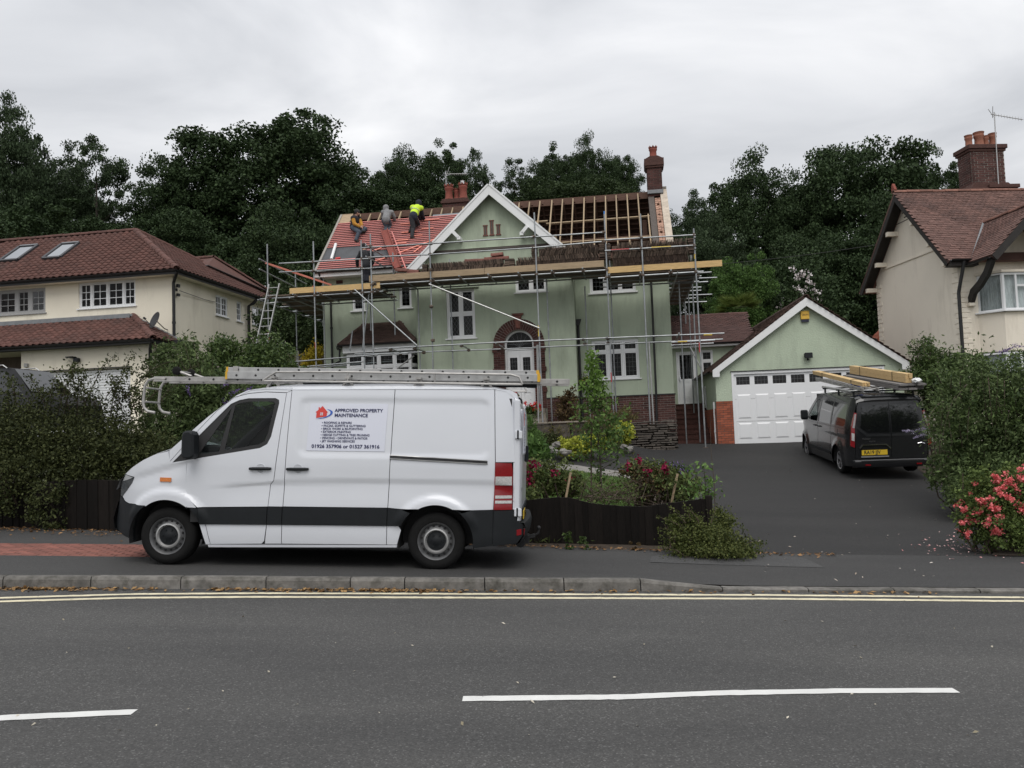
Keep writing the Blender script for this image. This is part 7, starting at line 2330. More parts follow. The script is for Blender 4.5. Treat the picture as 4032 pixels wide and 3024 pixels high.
for a, e in ((0, 1.05), (0.045, 1.05), (0.046, 1.0), (0.40, 0.98)):
	rmesh_s.append([(a, .115 * e * math.cos(t_), .115 * e * math.sin(t_)) for t_ in np.linspace(0, math.pi, 9)] + [(a, .095 * e * math.cos(t_), .095 * e * math.sin(t_)) for t_ in np.linspace(math.pi, 0, 9)])
rmesh = loft(rmesh_s, close=True).mesh('ridge_tile', M_RIDGE, smooth=True)
rmesh.polygons.foreach_set('use_smooth', np.zeros(len(rmesh.polygons), bool))
def ridge_pile(label, base, places):
	t_ = thing('ridge_tile_pile', label, 'ridge tiles', HF, base, 'old ridge tiles taken off the roof')
	for du, dv, dz, a, tip in places:
		c, s = math.cos(a), math.sin(a)
		ct, st_ = math.cos(tip), math.sin(tip)
		X = np.array((c * ct, s * ct, st_))
		Y = np.array((-s, c, 0))
		piece('ridge_tile', rmesh, t_, TM(np.array(base) + (du, dv, dz), X, Y, np.cross(X, Y)))
ridge_pile('pile of brown half-round ridge tiles on the boards below the red battens', (-6.35, VS + .35, 6.855), [(0.55, 0, 0.02, 0.05, 0), (0.95, 0, 0.02, -.03, 0), (1.35, 0.02, 0.02, .02, 0), (0.30, .05, 0.02, 1.4, 0), (0.62, 0, 0.16, .05, .0), (1.0, .0, 0.17, 0, 0.02), (0.60, .08, 0.36, -.08, -.12), (0.2, .25, .02, 1.6, 0), (1.25, -.02, .15, .02, .03), (0.98, .08, 0.30, -.05, -.14)])
ridge_pile('loose ridge tiles heaped on the low tile row near the half-hidden window', (-2.75, VS + .3, 7.36), [(0.0, 0, -.02, 0.06, 0.05), (0.22, .02, 0.10, 0, .06), (.4, 0, -.02, .05, .02)])
ridge_pile('single ridge tile lying on the low tile row at the middle of the gable', (-3.4, VS + .3, 7.34), [(0.0, 0, -.02, 0.02, 0.0), (.4, 0, -.03, .02, 0)])
sh_ = thing('broken_tile_heap', 'broken tile pieces heaped on the left boards by the worker in dark clothes', 'broken tiles', HF, (-7.4, VS + .4, 6.62))
for k in range(9):
	u = -7.75 + 0.09 * k + random.uniform(-.04, .04)
	MB().obox((u, VS + .4 + random.uniform(-.1, .2), 6.63 + .02 * (k % 3)), (u + .28, VS + .45, 6.68 + .06 * (k % 4)), (0, 1, .2), .08, .012).build('tile_shard', M_OLDTILE, sh_)
# plank of red battens resting over the left corner
a, b = HF.px(*(1000 + 130 * 350 / 968, 900 + 385 * 600 / 1659), v=VS + .1), HF.px(*(1000 + 835 * 350 / 968, 900 + 612 * 600 / 1659), v=0.3)
o = MB().obox((a[0], VS + .1, a[1] + .03), (b[0], 0.3, b[1]), (0, 1, 0), 0.06, 0.03).build('red_plank', M_BATTENP, None, HF, (a[0], VS + .1, a[1]))
tag(o, 'long pale red plank sloping down from the left guard rail to the boards', 'plank')
a, b = HF.px(*Z2(180, 1085), v=-.9), HF.px(*Z2(290, 1030), v=-.9)
M_REDBAG = mat('red_plastic', (0.55, 0.03, 0.03), 0.5)
tr = thing('red_trug', 'red plastic trug with handle standing on the left boards', 'trug', HF, ((a[0] + b[0]) / 2, -.9, 6.62))
cu = (a[0] + b[0]) / 2
MB().lathe((cu, -.9, 6.62), [(0, 0), (0.15, 0.0), (0.22, 0.24), (0.205, 0.24), (0.14, 0.02)], n=16).build('tub', M_REDBAG, tr, smooth=True)
for s in (-1, 1):
	MB().tube([(cu - .08, -.9 + s * .2, 6.85), (cu, -.9 + s * .17, 6.93), (cu + .08, -.9 + s * .2, 6.85)], .014, 6).build('handle', M_REDBAG, tr)
# access ladder on the left
al_ = thing('access_ladder', 'tall aluminium ladder leaning on the left end of the scaffold', 'ladder', HF, (-10.6, -2.6, 1.9))
ladder(al_, (-10.66, -2.75, gzl(-10.6, -2.7)), (-9.94, VS - .12, 6.95), (1, 0, 0), (0, .97, .2), 0.36, 0.03, 0.07, 19, M_ALU, hole=False)
# tile hoist lying on the battens
h0, h1 = rpx(*Z2(1075, 905), .1), rpx(*Z2(935, 545), .1)
hs = thing('tile_hoist', 'rust red roof hoist board with a ladder rail lying up the red battens', 'hoist', HF, tuple(rp(h0[0] - .1, h0[1], .06)))
M_HOIST = mat('rust_red_paint', (0.21, 0.04, 0.025), 0.65, var=0.2, scale=8)
du = 0.13
MB().obox(rp(h0[0] - .02, h0[1] - .1, .16), rp(h1[0] - .02, h1[1], .16), (1, 0, 0), du, 0.025).build('chute', M_HOIST, hs)
for d in (-du, du):
	MB().obox(rp(h0[0] - .02 + d, h0[1] - .1, .20), rp(h1[0] - .02 + d, h1[1] + .02, .20), (1, 0, 0), 0.015, 0.05).build('side_rail', M_HOIST, hs)
MB().obox(rp(h0[0] + .26, h0[1] - .1, .10), rp(h1[0] + .26, h1[1] - .02, .10), (1, 0, 0), 0.02, 0.025).build('ladder_rail', M_BATTEN, hs)
for k in range(13):
	f = k / 13
	c = [h0[0] + (h1[0] - h0[0]) * f, h0[1] + (h1[1] - h0[1]) * f]
	MB().obox(rp(c[0] + .12, c[1], .10), rp(c[0] + .26, c[1], .10), (0, .7, .7), 0.012, 0.012).build('rung', M_BATTEN, hs)
# roll of white pipe on the membrane, red offcut
a, b = rpx(*Z2(440, 670), .06), rpx(*Z2(395, 822), .06)
o = MB().tube([rp(a[0], a[1], .07), rp(b[0], b[1], .07)], 0.055, 12).build('white_tube', M_WHITE, None, HF, tuple(rp(b[0], b[1], .02)), smooth=True)
tag(o, 'white cardboard tube lying on the bare grey membrane', 'tube')
a = rpx(*Z2(470, 812), .05)
o = MB().obox(rp(a[0] - .12, a[1], .05), rp(a[0] + .05, a[1] + .02, .05), RT, .035, .03).build('red_offcut', M_REDBAG, None, HF, tuple(rp(a[0], a[1], 0.02)))
tag(o, 'small red tool left on the bare grey membrane', 'tool')
# ================================================================== people: the roofers
M_SKIN = mat('skin', (.42, .24, .17), .6, var=.1, scale=20)
def cloth(name, c):
	return mat(name, c, .9, var=.22, scale=9, bump=.5, bscale=40)
def flesh(name, caps, m, parent, vox=0.012):
	"""tapered limbs melted into one continuous skin"""
	mb = MB()
	for p, q, r0, r1 in caps:
		p, q = np.array(p, float), np.array(q, float)
		L = np.linalg.norm(q - p)
		if L < 1e-4:
			mb.sph(p, r0, 12, 8)
			continue
		d = (q - p) / L
		pts, rs = [], []
		for k in range(5):
			a = math.pi / 2 * (1 - k / 4)
			pts.append(p - d * r0 * math.sin(a))
			rs.append(max(r0 * math.cos(a), .002))
		for k in range(5):
			a = math.pi / 2 * k / 4
			pts.append(q + d * r1 * math.sin(a))
			rs.append(max(r1 * math.cos(a), .002))
		mb.tube(pts, rs, 12)
	me = mb.mesh(name, m, BASE[parent.name])
	t_ = bpy.data.objects.new(name, me)
	COL.objects.link(t_)
	md = t_.modifiers.new('r', 'REMESH')
	md.mode, md.voxel_size, md.use_smooth_shade = 'VOXEL', vox, True
	ms = t_.modifiers.new('s', 'SMOOTH')
	ms.iterations = 7
	bpy.context.view_layer.update()
	out = bpy.data.meshes.new_from_object(t_.evaluated_get(bpy.context.evaluated_depsgraph_get()))
	bpy.data.objects.remove(t_)
	out.materials.clear()
	out.materials.append(m)
	return link(name, out, parent)
def hand(e, h, s):
	"""palm, four fingers of unequal length curling and a thumb from the side"""
	e, h = np.array(e), np.array(h)
	d = (h - e) / np.linalg.norm(h - e)
	x = np.cross(d, (0, 0, 1.0))
	x /= np.linalg.norm(x) + 1e-6
	y = np.cross(x, d)
	c = [(h, h + d * .05, .030, .034)]
	for i, L in enumerate((.068, .078, .073, .058)):
		b = h + d * .07 + x * (.027 - .018 * i) * s
		k1 = b + (d * .8 - y * .35) * L * .55
		c += [(b - d * .02, k1, .011, .010), (k1, k1 + (d * .35 - y * .9) * L * .5, .010, .008)]
	b = h + d * .02 + x * .034 * s
	k1 = b + (d * .6 + x * .6 * s - y * .2) * .04
	return c + [(b, k1, .012, .011), (k1, k1 + (d * .8 - y * .5) * .03, .010, .008)]
ZP = lambda x, y: (1350 + x * 350 / 1569, 780 + y * 370 / 1659)
def person(label, J, look, base, col, hood=None, vest=None, sleeves=None, hat=None, beard=False):
	"""J: joint -> (x, y in the close-up, distance v behind the gable front)"""
	j = {}
	for k, (x, y, v) in J.items():
		u, z = HF.px(*ZP(x, y), v=v)
		j[k] = np.array((u, v, z))
	t_ = thing('person', label, 'person', HF, base)
	up = (j['neck'] - j['pelvis']) / np.linalg.norm(j['neck'] - j['pelvis'])
	lk_ = np.array(look, float) / np.linalg.norm(look)
	hd = j['head']
	sx = np.cross(lk_, (0, 0, 1.0))
	sx /= np.linalg.norm(sx)
	caps = [(hd + (0, 0, .02), hd + lk_ * .02 - (0, 0, .03), .095, .078), (hd - (0, 0, .06), j['neck'] - up * .03, .055, .06), (hd + lk_ * .10 - (0, 0, .01), hd + lk_ * .108 - (0, 0, .025), .012, .014), (hd + lk_ * .07 - (0, 0, .085), hd + lk_ * .08 - (0, 0, .085), .03, .025), (hd + sx * .085, hd + sx * .088 - (0, 0, .03), .016, .012), (hd - sx * .085, hd - sx * .088 - (0, 0, .03), .016, .012)]
	tor = [(j['shL'], j['shR'], .068, .068), (j['neck'] - up * .10, j['chest'], .115, .13), (j['chest'], j['pelvis'] + up * .1, .13, .115), (j['pelvis'] + up * .05, j['pelvis'], .125, .125)]
	arms = []
	for s in 'LR':
		arms += [(j['sh' + s], j['el' + s], .054, .042), (j['el' + s], j['ha' + s], .041, .030)]
	legs, feet = [], []
	for s in 'LR':
		legs += [(j['hip' + s], j['kn' + s], .088, .058), (j['kn' + s], j['an' + s], .056, .040)]
		feet += [(j['an' + s], j['to' + s], .045, .036)]
	hands = hand(j['elL'], j['haL'], 1) + hand(j['elR'], j['haR'], -1)
	th_ = lambda cs, k: [(p, q, a * k, b * k) for p, q, a, b in cs]
	flesh('body', caps + th_(tor, .88) + th_(arms, .85) + th_(legs, .85) + th_(feet, .85) + hands, M_SKIN, t_, .009)
	g = lambda cs, d: [(p, q, a + d, b + d) for p, q, a, b in cs]
	ja = g(tor, .026) + [(j['neck'] - up * .05, j['sh' + s], .062, .07) for s in 'LR'] + [(j['pelvis'] + up * .06, (j['hipL'] + j['hipR']) / 2 + up * .02, .158, .162)]
	cut = [(p, p + (q - p) * f, a + .022, a + .03 + (b - a) * f) for (p, q, a, b), f in zip(arms, (1, .88, 1, .88))]
	if sleeves:
		flesh('jacket', ja, cloth(*col['top']), t_)
		flesh('sleeve', cut[:2], cloth(*sleeves), t_)
		flesh('sleeve', cut[2:], cloth(*sleeves), t_)
	else:
		flesh('jacket', ja + cut, cloth(*col['top']), t_)
	flesh('trousers', [(p, p + (q - p) * f, a + .016, a + .03 + (b - a) * f) for (p, q, a, b), f in zip(legs, (1, .93, 1, .93))] + g(tor[3:], .012) + [(j['hipL'], j['hipR'], .105, .105)], cloth(*col['legs']), t_)
	for f in feet:
		flesh('boot', [(f[0] + (0, 0, .05), f[0], .055, .056), (f[0], f[1], .056, .046)], cloth('dark_boot_leather', (.025, .02, .017)), t_)
	if hood:
		flesh('hood', [(hd + (0, 0, .02) - lk_ * .02, hd - (0, 0, .05) - lk_ * .03, .118, .105), (hd - (0, 0, .06) - lk_ * .02, j['neck'] - up * .02, .09, .10)], cloth(*hood), t_)
	if hat:
		flesh('hat', [(hd + (0, 0, .035), hd + (0, 0, .05) - lk_ * .015, .107, .10)], cloth(*hat), t_)
	if beard:
		flesh('beard', [(hd + lk_ * .062 - (0, 0, .09), hd + lk_ * .05 - (0, 0, .06), .045, .052)], cloth('dark_hair', (.015, .012, .01)), t_)
	for s in (-1, 1):
		e = hd + lk_ * .088 + sx * .034 * s + (0, 0, .02)
		MB().sph(e, .011, 8, 6).build('eye', M_SEAM, t_)
	if vest:
		tv = flesh('vest', g(tor[:3], .036) + [(j['neck'] - up * .05, j['sh' + s], .07, .076) for s in 'LR'], mat('hi_vis_yellow', (.55, .78, .04), .8, var=.1, scale=10), t_)
		m_ = mat('reflective_band', (.42, .43, .42), .4)
		a = j['chest'] + (j['pelvis'] - j['chest']) * .3
		up = (j['chest'] - j['pelvis']) / np.linalg.norm(j['chest'] - j['pelvis'])
		x_ = sx - up * (sx @ up)
		y = np.cross(up, x_)
		y /= np.linalg.norm(y)
		x2 = np.cross(y, up)
		for h in (0,):
			MB().tube([a + (x2 * math.cos(q) + y * math.sin(q)) * .160 for q in np.linspace(0, 6.283, 25)[:-1]], .017, 6, closed=True).build('reflective_band', m_, tv, smooth=True)
		for s in ('L', 'R'):
			q = j['sh' + s] + (j['neck'] - j['sh' + s]) * .3
			b = a + (q - a) * .2
			MB().tube([q + up * .09 - lk_ * .02, q - lk_ * .10, b - lk_ * .15], .016, 6).build('reflective_band', m_, tv, smooth=True)
	return t_
DEN = {'legs': ('blue_grey_denim', (.055, .07, .095)), 'top': ('black_bodywarmer', (.018, .019, .024))}
person('person in black bodywarmer with mustard sleeves and dark beanie sitting on the red battens',
  dict(head=(252, 262, 1.9), neck=(235, 325, 1.92), chest=(215, 390, 1.93), pelvis=(190, 505, 1.95), shL=(178, 352, 1.76), elL=(205, 455, 1.68), haL=(310, 505, 1.66), shR=(285, 360, 2.08), elR=(320, 440, 2.0), haR=(335, 485, 1.9), hipL=(180, 520, 1.85), knL=(285, 600, 1.62), anL=(228, 745, 1.50), toL=(275, 775, 1.48), hipR=(210, 520, 2.05), knR=(395, 545, 1.98), anR=(330, 600, 1.86), toR=(385, 590, 1.84)),
  (.8, .35, -.15), tuple(rp(-8.29, 2.48)), DEN, sleeves=('mustard_knit', (.42, .20, .025)), hat=('charcoal_beanie', (.02, .021, .02)), beard=True)
def P2():
	return person('person in grey hooded top and blue jeans bending at the top of the roof hoist',
	  dict(head=(765, 182, 2.35), neck=(782, 228, 2.30), chest=(785, 285, 2.2), pelvis=(758, 375, 1.98), shL=(712, 250, 2.25), elL=(705, 330, 2.35), haL=(790, 395, 2.45), shR=(858, 252, 2.28), elR=(905, 330, 2.38), haR=(912, 395, 2.48), hipL=(728, 395, 1.96), knL=(765, 490, 2.06), anL=(757, 585, 2.0), toL=(760, 600, 2.14), hipR=(795, 400, 2.0), knR=(828, 470, 2.22), anR=(806, 580, 2.08), toR=(812, 592, 2.2)),
	  (.3, .85, -.4), tuple(rp(-6.97, 2.51)), {'legs': ('mid_blue_denim', (.075, .095, .12)), 'top': ('grey_marl', (.20, .20, .205))}, hood=('grey_marl', (.20, .20, .205)))
P2()
person('person in yellow hi-vis vest and navy hood leaning over the battens with one knee up',
  dict(head=(1345, 95, 2.05), neck=(1325, 150, 2.0), chest=(1285, 205, 1.88), pelvis=(1240, 320, 1.62), shL=(1232, 165, 1.85), elL=(1330, 290, 2.05), haL=(1372, 380, 2.38), shR=(1378, 178, 2.0), elR=(1400, 290, 2.15), haR=(1435, 375, 2.42), hipL=(1212, 345, 1.58), knL=(1240, 525, 1.62), anL=(1215, 700, 1.46), toL=(1300, 728, 1.50), hipR=(1272, 350, 1.68), knR=(1325, 455, 1.98), anR=(1200, 545, 1.86), toR=(1175, 590, 1.72)),
  (.45, .75, -.5), tuple(rp(-5.83, 1.68)), {'legs': ('charcoal_trousers', (.028, .03, .034)), 'top': ('navy_hoodie', (.018, .022, .036))}, hood=('navy_hoodie', (.018, .022, .036)), vest=True)
p4 = person('person in dark jacket with a white-topped cap standing on the left boards, facing the roof',
  dict(head=(372, 868, -.45), neck=(382, 930, -.5), chest=(405, 1020, -.5), pelvis=(415, 1180, -.5), shL=(322, 965, -.5), elL=(250, 1085, -.45), haL=(258, 1200, -.3), shR=(492, 965, -.5), elR=(535, 1070, -.45), haR=(520, 1165, -.3), hipL=(378, 1200, -.5), knL=(390, 1330, -.47), anL=(388, 1462, -.5), toL=(380, 1475, -.32), hipR=(452, 1200, -.5), knR=(450, 1330, -.45), anR=(440, 1462, -.48), toR=(445, 1475, -.3)),
  (.05, .95, -.2), (-6.9, -.5, 6.62), {'legs': ('dark_work_trousers', (.016, .018, .026)), 'top': ('dark_work_jacket', (.02, .021, .025))}, hat=('black_cap', (.015, .015, .016)))
_h = HF.px(*ZP(372, 850), v=-.45)
MB().sph((_h[0], -.45, _h[1] + .055), (.09, .09, .055), 12, 8).build('cap_top', M_WHITE, p4, smooth=True)
# ================================================================== the dark van on the driveway
_p = onground(3300, 1862)
DF = Fr(_p, 95.0, 0.085)
DW, DB = 1.92, 3.1                                  # width, wheelbase
dv = thing('dark_van', 'dark grey panel van parked nose-in at the garage with timber and ladders on its roof', 'van', DF, (-1.4, 0.96, 0))
M_VAND = mat('dark_grey_metallic', (0.012, 0.0125, 0.014), 0.25, coat=0.5, spec=0.45)
M_TINT = mat('privacy_glass', (0.006, 0.0065, 0.007), 0.05, coat=0.6, spec=0.6)
DFW, DRW = (-DB, 0.335), (0.0, 0.335)
def dside(u, z):
	o = 0.20 * max(0, (z - 1.0) / 0.95) ** 1.7
	if z < 0.5:
		o += 0.05 * ((0.5 - z) / 0.3) ** 2
	if u < -2.9:
		o += 0.28 * ((-2.9 - u) / 1.1) ** 2.2
	if u > 0.6:
		o += 0.10 * ((u - 0.6) / 0.42) ** 2
	o += 0.018 * sst(0.0, 0.03, 0.98 - z) * (1 - sst(0.03, 0.3, 0.98 - z))
	for c in (DFW, DRW):
		d = math.hypot(u - c[0], z - c[1])
		if d < 0.56 and z > c[1] - .1:
			o -= 0.04 * (1 - sst(0.46, 0.52, d))
	return o
def dp(name, outer, m, parent=None, **k):
	o = panel(name, outer, m, parent or dv, dside, **k)
	panel(name, outer, m, parent or dv, dside, mirror=DW, **k)
	return o
f_ = arc(DFW, 0.40, 205, -20, 20)
r_ = arc(DRW, 0.40, 200, -20, 20)
side = [(-4.0, 0.30)] + [(-4.05, 0.55), (-4.02, 0.85), (-3.9, 1.02), (-3.45, 1.13), (-2.95, 1.22), (-2.80, 1.19), (-2.6, 1.14), (0.95, 1.16), (1.0, 1.10), (1.02, 0.62), (1.03, 0.45), (0.95, 0.28), (0.45, 0.24)] + r_[::-1] + [(-0.5, 0.22), (-2.6, 0.22)] + f_[::-1]
dp('side_panel', side, M_VAND, step=0.06, off=0.0)
top = [(-2.95, 1.225), (-2.2, 1.86), (-2.0, 1.93), (0.80, 1.93), (0.92, 1.80), (0.97, 1.165), (-2.6, 1.145), (-2.80, 1.195)]
wA = [(-2.72, 1.24), (-2.15, 1.74), (-2.05, 1.77), (-1.80, 1.77), (-1.80, 1.19), (-2.55, 1.19)]
wB = [(-1.66, 1.19), (-1.66, 1.77), (-0.62, 1.77), (-0.62, 1.20)]
wC = [(-0.52, 1.20), (-0.52, 1.77), (0.50, 1.75), (0.62, 1.30), (0.50, 1.22)]
pu = dp('upper_panel', top, M_VAND, holes=[wA, wB, wC], step=0.06)
for w_ in (wB, wC):
	dp('side_window', w_, M_TINT, off=0.006, step=0.1, depth=0)
dp('cab_window', wA, M_CARGLASS, off=0.008, step=0.1, depth=0)
for u in (-1.73, -0.57):
	panel('door_seam', [(u - .006, 0.3), (u + .006, 0.3), (u + .006, 1.85), (u - .006, 1.85)], M_SEAM, dv, dside, off=-0.002, step=0.1, depth=0)
dp('side_moulding', [(-2.62, 0.50), (-0.46, 0.50), (-0.46, 0.42), (-2.62, 0.42)], M_PLASTIC, off=-0.015, depth=0.02)
secs = []
for u, z0, zt in ((-2.22, 1.87, 1.89), (-2.0, 1.92, 1.96), (-1.4, 1.925, 2.0), (0.3, 1.925, 2.0), (0.8, 1.925, 1.985), (0.90, 1.86, 1.95), (0.93, 1.80, 1.87)):
	v0 = dside(min(u, .9), min(z0, 1.93)) - .004
	secs.append([(u, v0 + s * (DW - 2 * v0), z0 + (zt - z0) * (1 - abs(2 * s - 1) ** 3) ** .6) for s in np.linspace(0, 1, 17)])
loft(secs).build('roof', M_VAND, dv, smooth=True)
secs = []
for u, z in ((-4.03, 0.8), (-3.93, 1.0), (-3.5, 1.13), (-2.97, 1.235)):
	v0 = dside(u, 1.0)
	secs.append([(u, v0 + s * (DW - 2 * v0), z + .04 * (1 - (2 * s - 1) ** 4)) for s in np.linspace(0, 1, 13)])
loft(secs).build('bonnet', M_VAND, dv, smooth=True)
secs = []
for t_ in np.linspace(0, 1, 6):
	u, z = -2.97 + t_ * 0.77, 1.24 + t_ * 0.64
	v0 = dside(u, z) + .05
	secs.append([(u - .12 * (1 - (2 * s - 1) ** 2), v0 + s * (DW - 2 * v0), z) for s in np.linspace(0, 1, 9)])
loft(secs).build('windscreen', M_CARGLASS, dv, smooth=True)
MB().box(-4.05, -3.9, .3, DW - .3, .35, .85).build('front_bumper', M_PLASTIC, dv, bevel=.04)
MB().box(-2.5, .9, .22, DW - .22, .75, 1.9).box(-3.8, .95, .38, DW - .38, .28, .9).box(-2.6, -.5, .08, DW - .08, .3, .9).box(.45, .95, .15, DW - .15, .35, 1.1).build('inner_shell', M_SEAM, dv)
for c in (DFW, DRW):
	for v0, v1 in ((0.03, .4), (DW - .4, DW - .03)):
		a = arc(c, .41, -12, 192, 14)
		loft([[(p[0], v0, p[1]) for p in a], [(p[0], v1, p[1]) for p in a]]).build('wheel_arch_liner', M_SEAM, dv)
	for s, v in ((-1, 0.05), (1, DW - .05)):
		wheel(dv, (c[0], v, c[1] - .003), .335, .22, .215, 'alloy', s)
for s, v in ((-1, -.20), (1, DW + .02)):
	MB().prism([(-2.68, 1.20), (-2.70, 1.40), (-2.66, 1.45), (-2.56, 1.44), (-2.54, 1.22), (-2.58, 1.17)], 1, v, v + .18).build('door_mirror', M_PLASTIC, dv, bevel=.02)
for u in (-1.92, -1.52):
	MB().tube([(u - .1, dside(u, 1.07) - .02, 1.07), (u + .1, dside(u, 1.07) - .02, 1.07)], .018, 8).build('door_handle', M_PLASTIC, dv, smooth=True)
panel('fuel_flap', [(-.2, 1.0), (.05, 1.0), (.05, 1.12), (-.2, 1.12)], M_VAND, dv, dside, off=-.004)
# back
def dback(v, z):
	u = 1.03 - 0.16 * max(0, (z - 1.05) / .9) ** 1.3
	e = min(v, DW - v)
	return u - 0.05 * max(0, 1 - e / .25) ** 2
def bp_(name, outer, m, parent=None, off=0.0, step=.08, depth=.012):
	o = panel(name, outer, m, dv, lambda a, b: 0, step=step, depth=depth)
	bo = Vector(BASE['dark_van'])
	for v in o.data.vertices:
		c = v.co + bo
		vv, dep = c.x, c.y
		v.co = Vector((dback(vv, c.z) + off - dep, vv, c.z)) - bo
	o.data.flip_normals()
	if parent:
		o.parent = parent
	return o
hw = DW / 2
for s in (0, 1):
	X_ = (lambda v: v) if s == 0 else (lambda v: DW - v)
	L_ = lambda ps: [(X_(a), b) for a, b in ps]
	d = bp_('rear_door', L_([(.13, .46), (hw - .005, .46), (hw - .005, 1.88), (.30, 1.88), (.22, 1.70), (.13, 1.1)]), M_VAND)
	bp_('rear_window', L_([(.26, 1.22), (.42, 1.10), (hw - .03, 1.09), (hw - .03, 1.74), (.34, 1.74)]), M_TINT, d, off=.006, depth=0)
	bp_('window_crease', L_([(.20, 1.24), (.40, 1.06), (hw - .01, 1.045), (hw - .01, .99), (.38, 1.0), (.17, 1.20)]), mat('dark_grey_metallic_edge', (0.02, 0.021, 0.023), 0.25, coat=.9), d, off=.012)
	tl = MB()
	bo_ = [(0.105, 1.58), (0.165, 1.60), (0.16, 1.1), (0.145, .74), (0.085, .76), (.07, 1.1)]
	t1 = bp_('tail_light', L_([(.02, .78), (.11, .74), (.125, 1.2), (.20, 1.56), (.15, 1.58), (.06, 1.25)]), M_REDLENS, None, off=.016, depth=.06)
	bp_('clear_lens', L_([(.045, .92), (.105, .90), (.112, 1.08), (.05, 1.10)]), M_CLEARLENS, t1, off=.022)
	bp_('clear_lens', L_([(.075, 1.22), (.125, 1.21), (.185, 1.54), (.15, 1.55)]), mat('grey_lens', (.25, .24, .24), .15, coat=.5, var=.3, scale=60), t1, off=.022)
bp_('bumper_top', [(.1, .44), (DW - .1, .44), (DW - .1, .40), (.1, .40)], mat('scuffed_grey_trim', (.16, .16, .165), .4), None, off=.05, depth=.05)
secs = []
for s in np.linspace(0, 1, 11):
	v = .06 + s * (DW - .12)
	e = .05 * (1 - (2 * s - 1) ** 4)
	secs.append([(1.0 + e, v, .44), (1.05 + e, v, .42), (1.06 + e, v, .34), (1.02 + e, v, .26), (.9, v, .23)])
loft(secs).build('rear_bumper', M_VAND, dv, smooth=True)
for v in (.32, DW - .42):
	MB().box(1.095, 1.112, v, v + .12, .31, .34).build('rear_reflector', M_REDLENS, dv)
hd = MB()
q = [(.22, .72), (.30, .80), (hw - .12, .80), (hw - .02, .70)]
for a, b in zip(q[:-1], q[1:]):
	hd.obox((dback(a[0], .8) + .02, a[0], a[1]), (dback(b[0], .8) + .02, b[0], b[1]), (1, 0, 0), .012, .011)
hd.build('chrome_trim', M_CHROME, dv)
MB().tube([(1.05, DW - .36, .80), (1.06, DW - .28, .82), (1.05, DW - .2, .79)], .012, 6).build('chrome_trim', M_CHROME, dv)
MB().box(dback(.5, .5) + .0, dback(.5, .5) + .02, .25, hw - .07, .50, .53).build('plate_lamp', mat('grey_bar', (.2, .2, .2), .4), dv)
pl = MB().box(dback(.5, .6) + .004, dback(.5, .6) + .014, .265, hw - .10, .555, .675).build('number_plate', M_PLATEY, dv)
text('plate_lettering', 'RA19 JJV', 0.125, M_INK, pl, (dback(.5, .6) + .016, .315, .577), (0, 1, 0), (0, 0, 1), wx=.84, bold=.003)
text('badge_lettering', 'TRANSIT', 0.05, mat('grey_chrome', (.3, .3, .3), .3, metal=.8), dv, (dback(.4, .9) + .016, .28, .93), (0, 1, 0), (0, 0, 1))
text('badge_lettering', 'CUSTOM', 0.035, MATS['grey_chrome'], dv, (dback(.4, .9) + .016, .44, .87), (0, 1, 0), (0, 0, 1))
MB().box(.80, .93, .35, DW - .35, 1.925, 1.965).build('brake_light', M_PLASTIC, dv, bevel=.01)
# roof bars and loads
for u in (-1.8, -.6, .6):
	MB().box(u - .03, u + .03, .2, DW - .2, 2.05, 2.085).box(u - .02, u + .02, .24, .28, 1.95, 2.05).box(u - .02, u + .02, DW - .28, DW - .24, 1.95, 2.05).build('roof_bar', M_PLASTIC, dv)
MB().tube([(-2.15, .30, 2.10), (.55, .30, 2.06)], .035, 10).build('rack_rail', M_ALU, dv, smooth=True)
M_PINE = mat('sawn_pine', (0.58, 0.41, 0.20), .75, var=.15, scale=5, stretch=(1, 10, 10), obj=.1)
def bundle(label, name, u0, u1, v0, z0, n, m_, w, h, mm, dz=0.0):
	t_ = thing(name, label, 'timber', DF, ((u0 + u1) / 2, v0, z0))
	for i in range(n):
		for j in range(m_):
			a = random.uniform(-.05, .05)
			v, z = v0 + i * (w + .003), z0 + j * (h + .002)
			MB().obox((u0 + a, v + w / 2, z + h / 2 + dz), (u1 + a, v + w / 2, z + h / 2), (0, 1, 0), w / 2, h / 2).build('timber_length', mm, t_, bevel=.003)
	for f in (.22, .8):
		u = u0 + (u1 - u0) * f
		zz = z0 + dz * (1 - f)
		MB().box(u - .012, u + .012, v0 - .006, v0 + n * (w + .003) + .004, zz - .004, zz + .003).box(u - .012, u + .012, v0 - .006, v0 + n * (w + .003) + .004, zz + m_ * (h + .002), zz + m_ * (h + .002) + .006).box(u - .0115, u + .0115, v0 - .008, v0 - .003, zz, zz + m_ * (h + .002)).build('strap', M_PLASTIC, t_)
	return t_
b1 = bundle('thin bundle of new pale timber battens along the left side of the dark van roof', 'timber_bundle', -3.5, .85, .40, 2.19, 4, 2, .045, .05, M_PINE, .24)
MB().box(-.05, .0, .40, .66, 2.10, 2.32).build('blue_strap', mat('blue_strap', (.03, .08, .4), .6), b1)
b2 = bundle('thick stack of new pale timber beams along the right side of the dark van roof', 'timber_bundle', -3.1, 1.05, 1.32, 2.25, 2, 2, .075, .11, M_PINE, .17)
M_PLANKG = mat('old_grey_plank', (.17, .16, .155), .85, var=.25, scale=5, stretch=(1, 10, 10), obj=.2)
gp = thing('plank_stack', 'weathered grey planks lying under the thick timber on the dark van roof', 'planks', DF, (-.6, 1.4, 2.09))
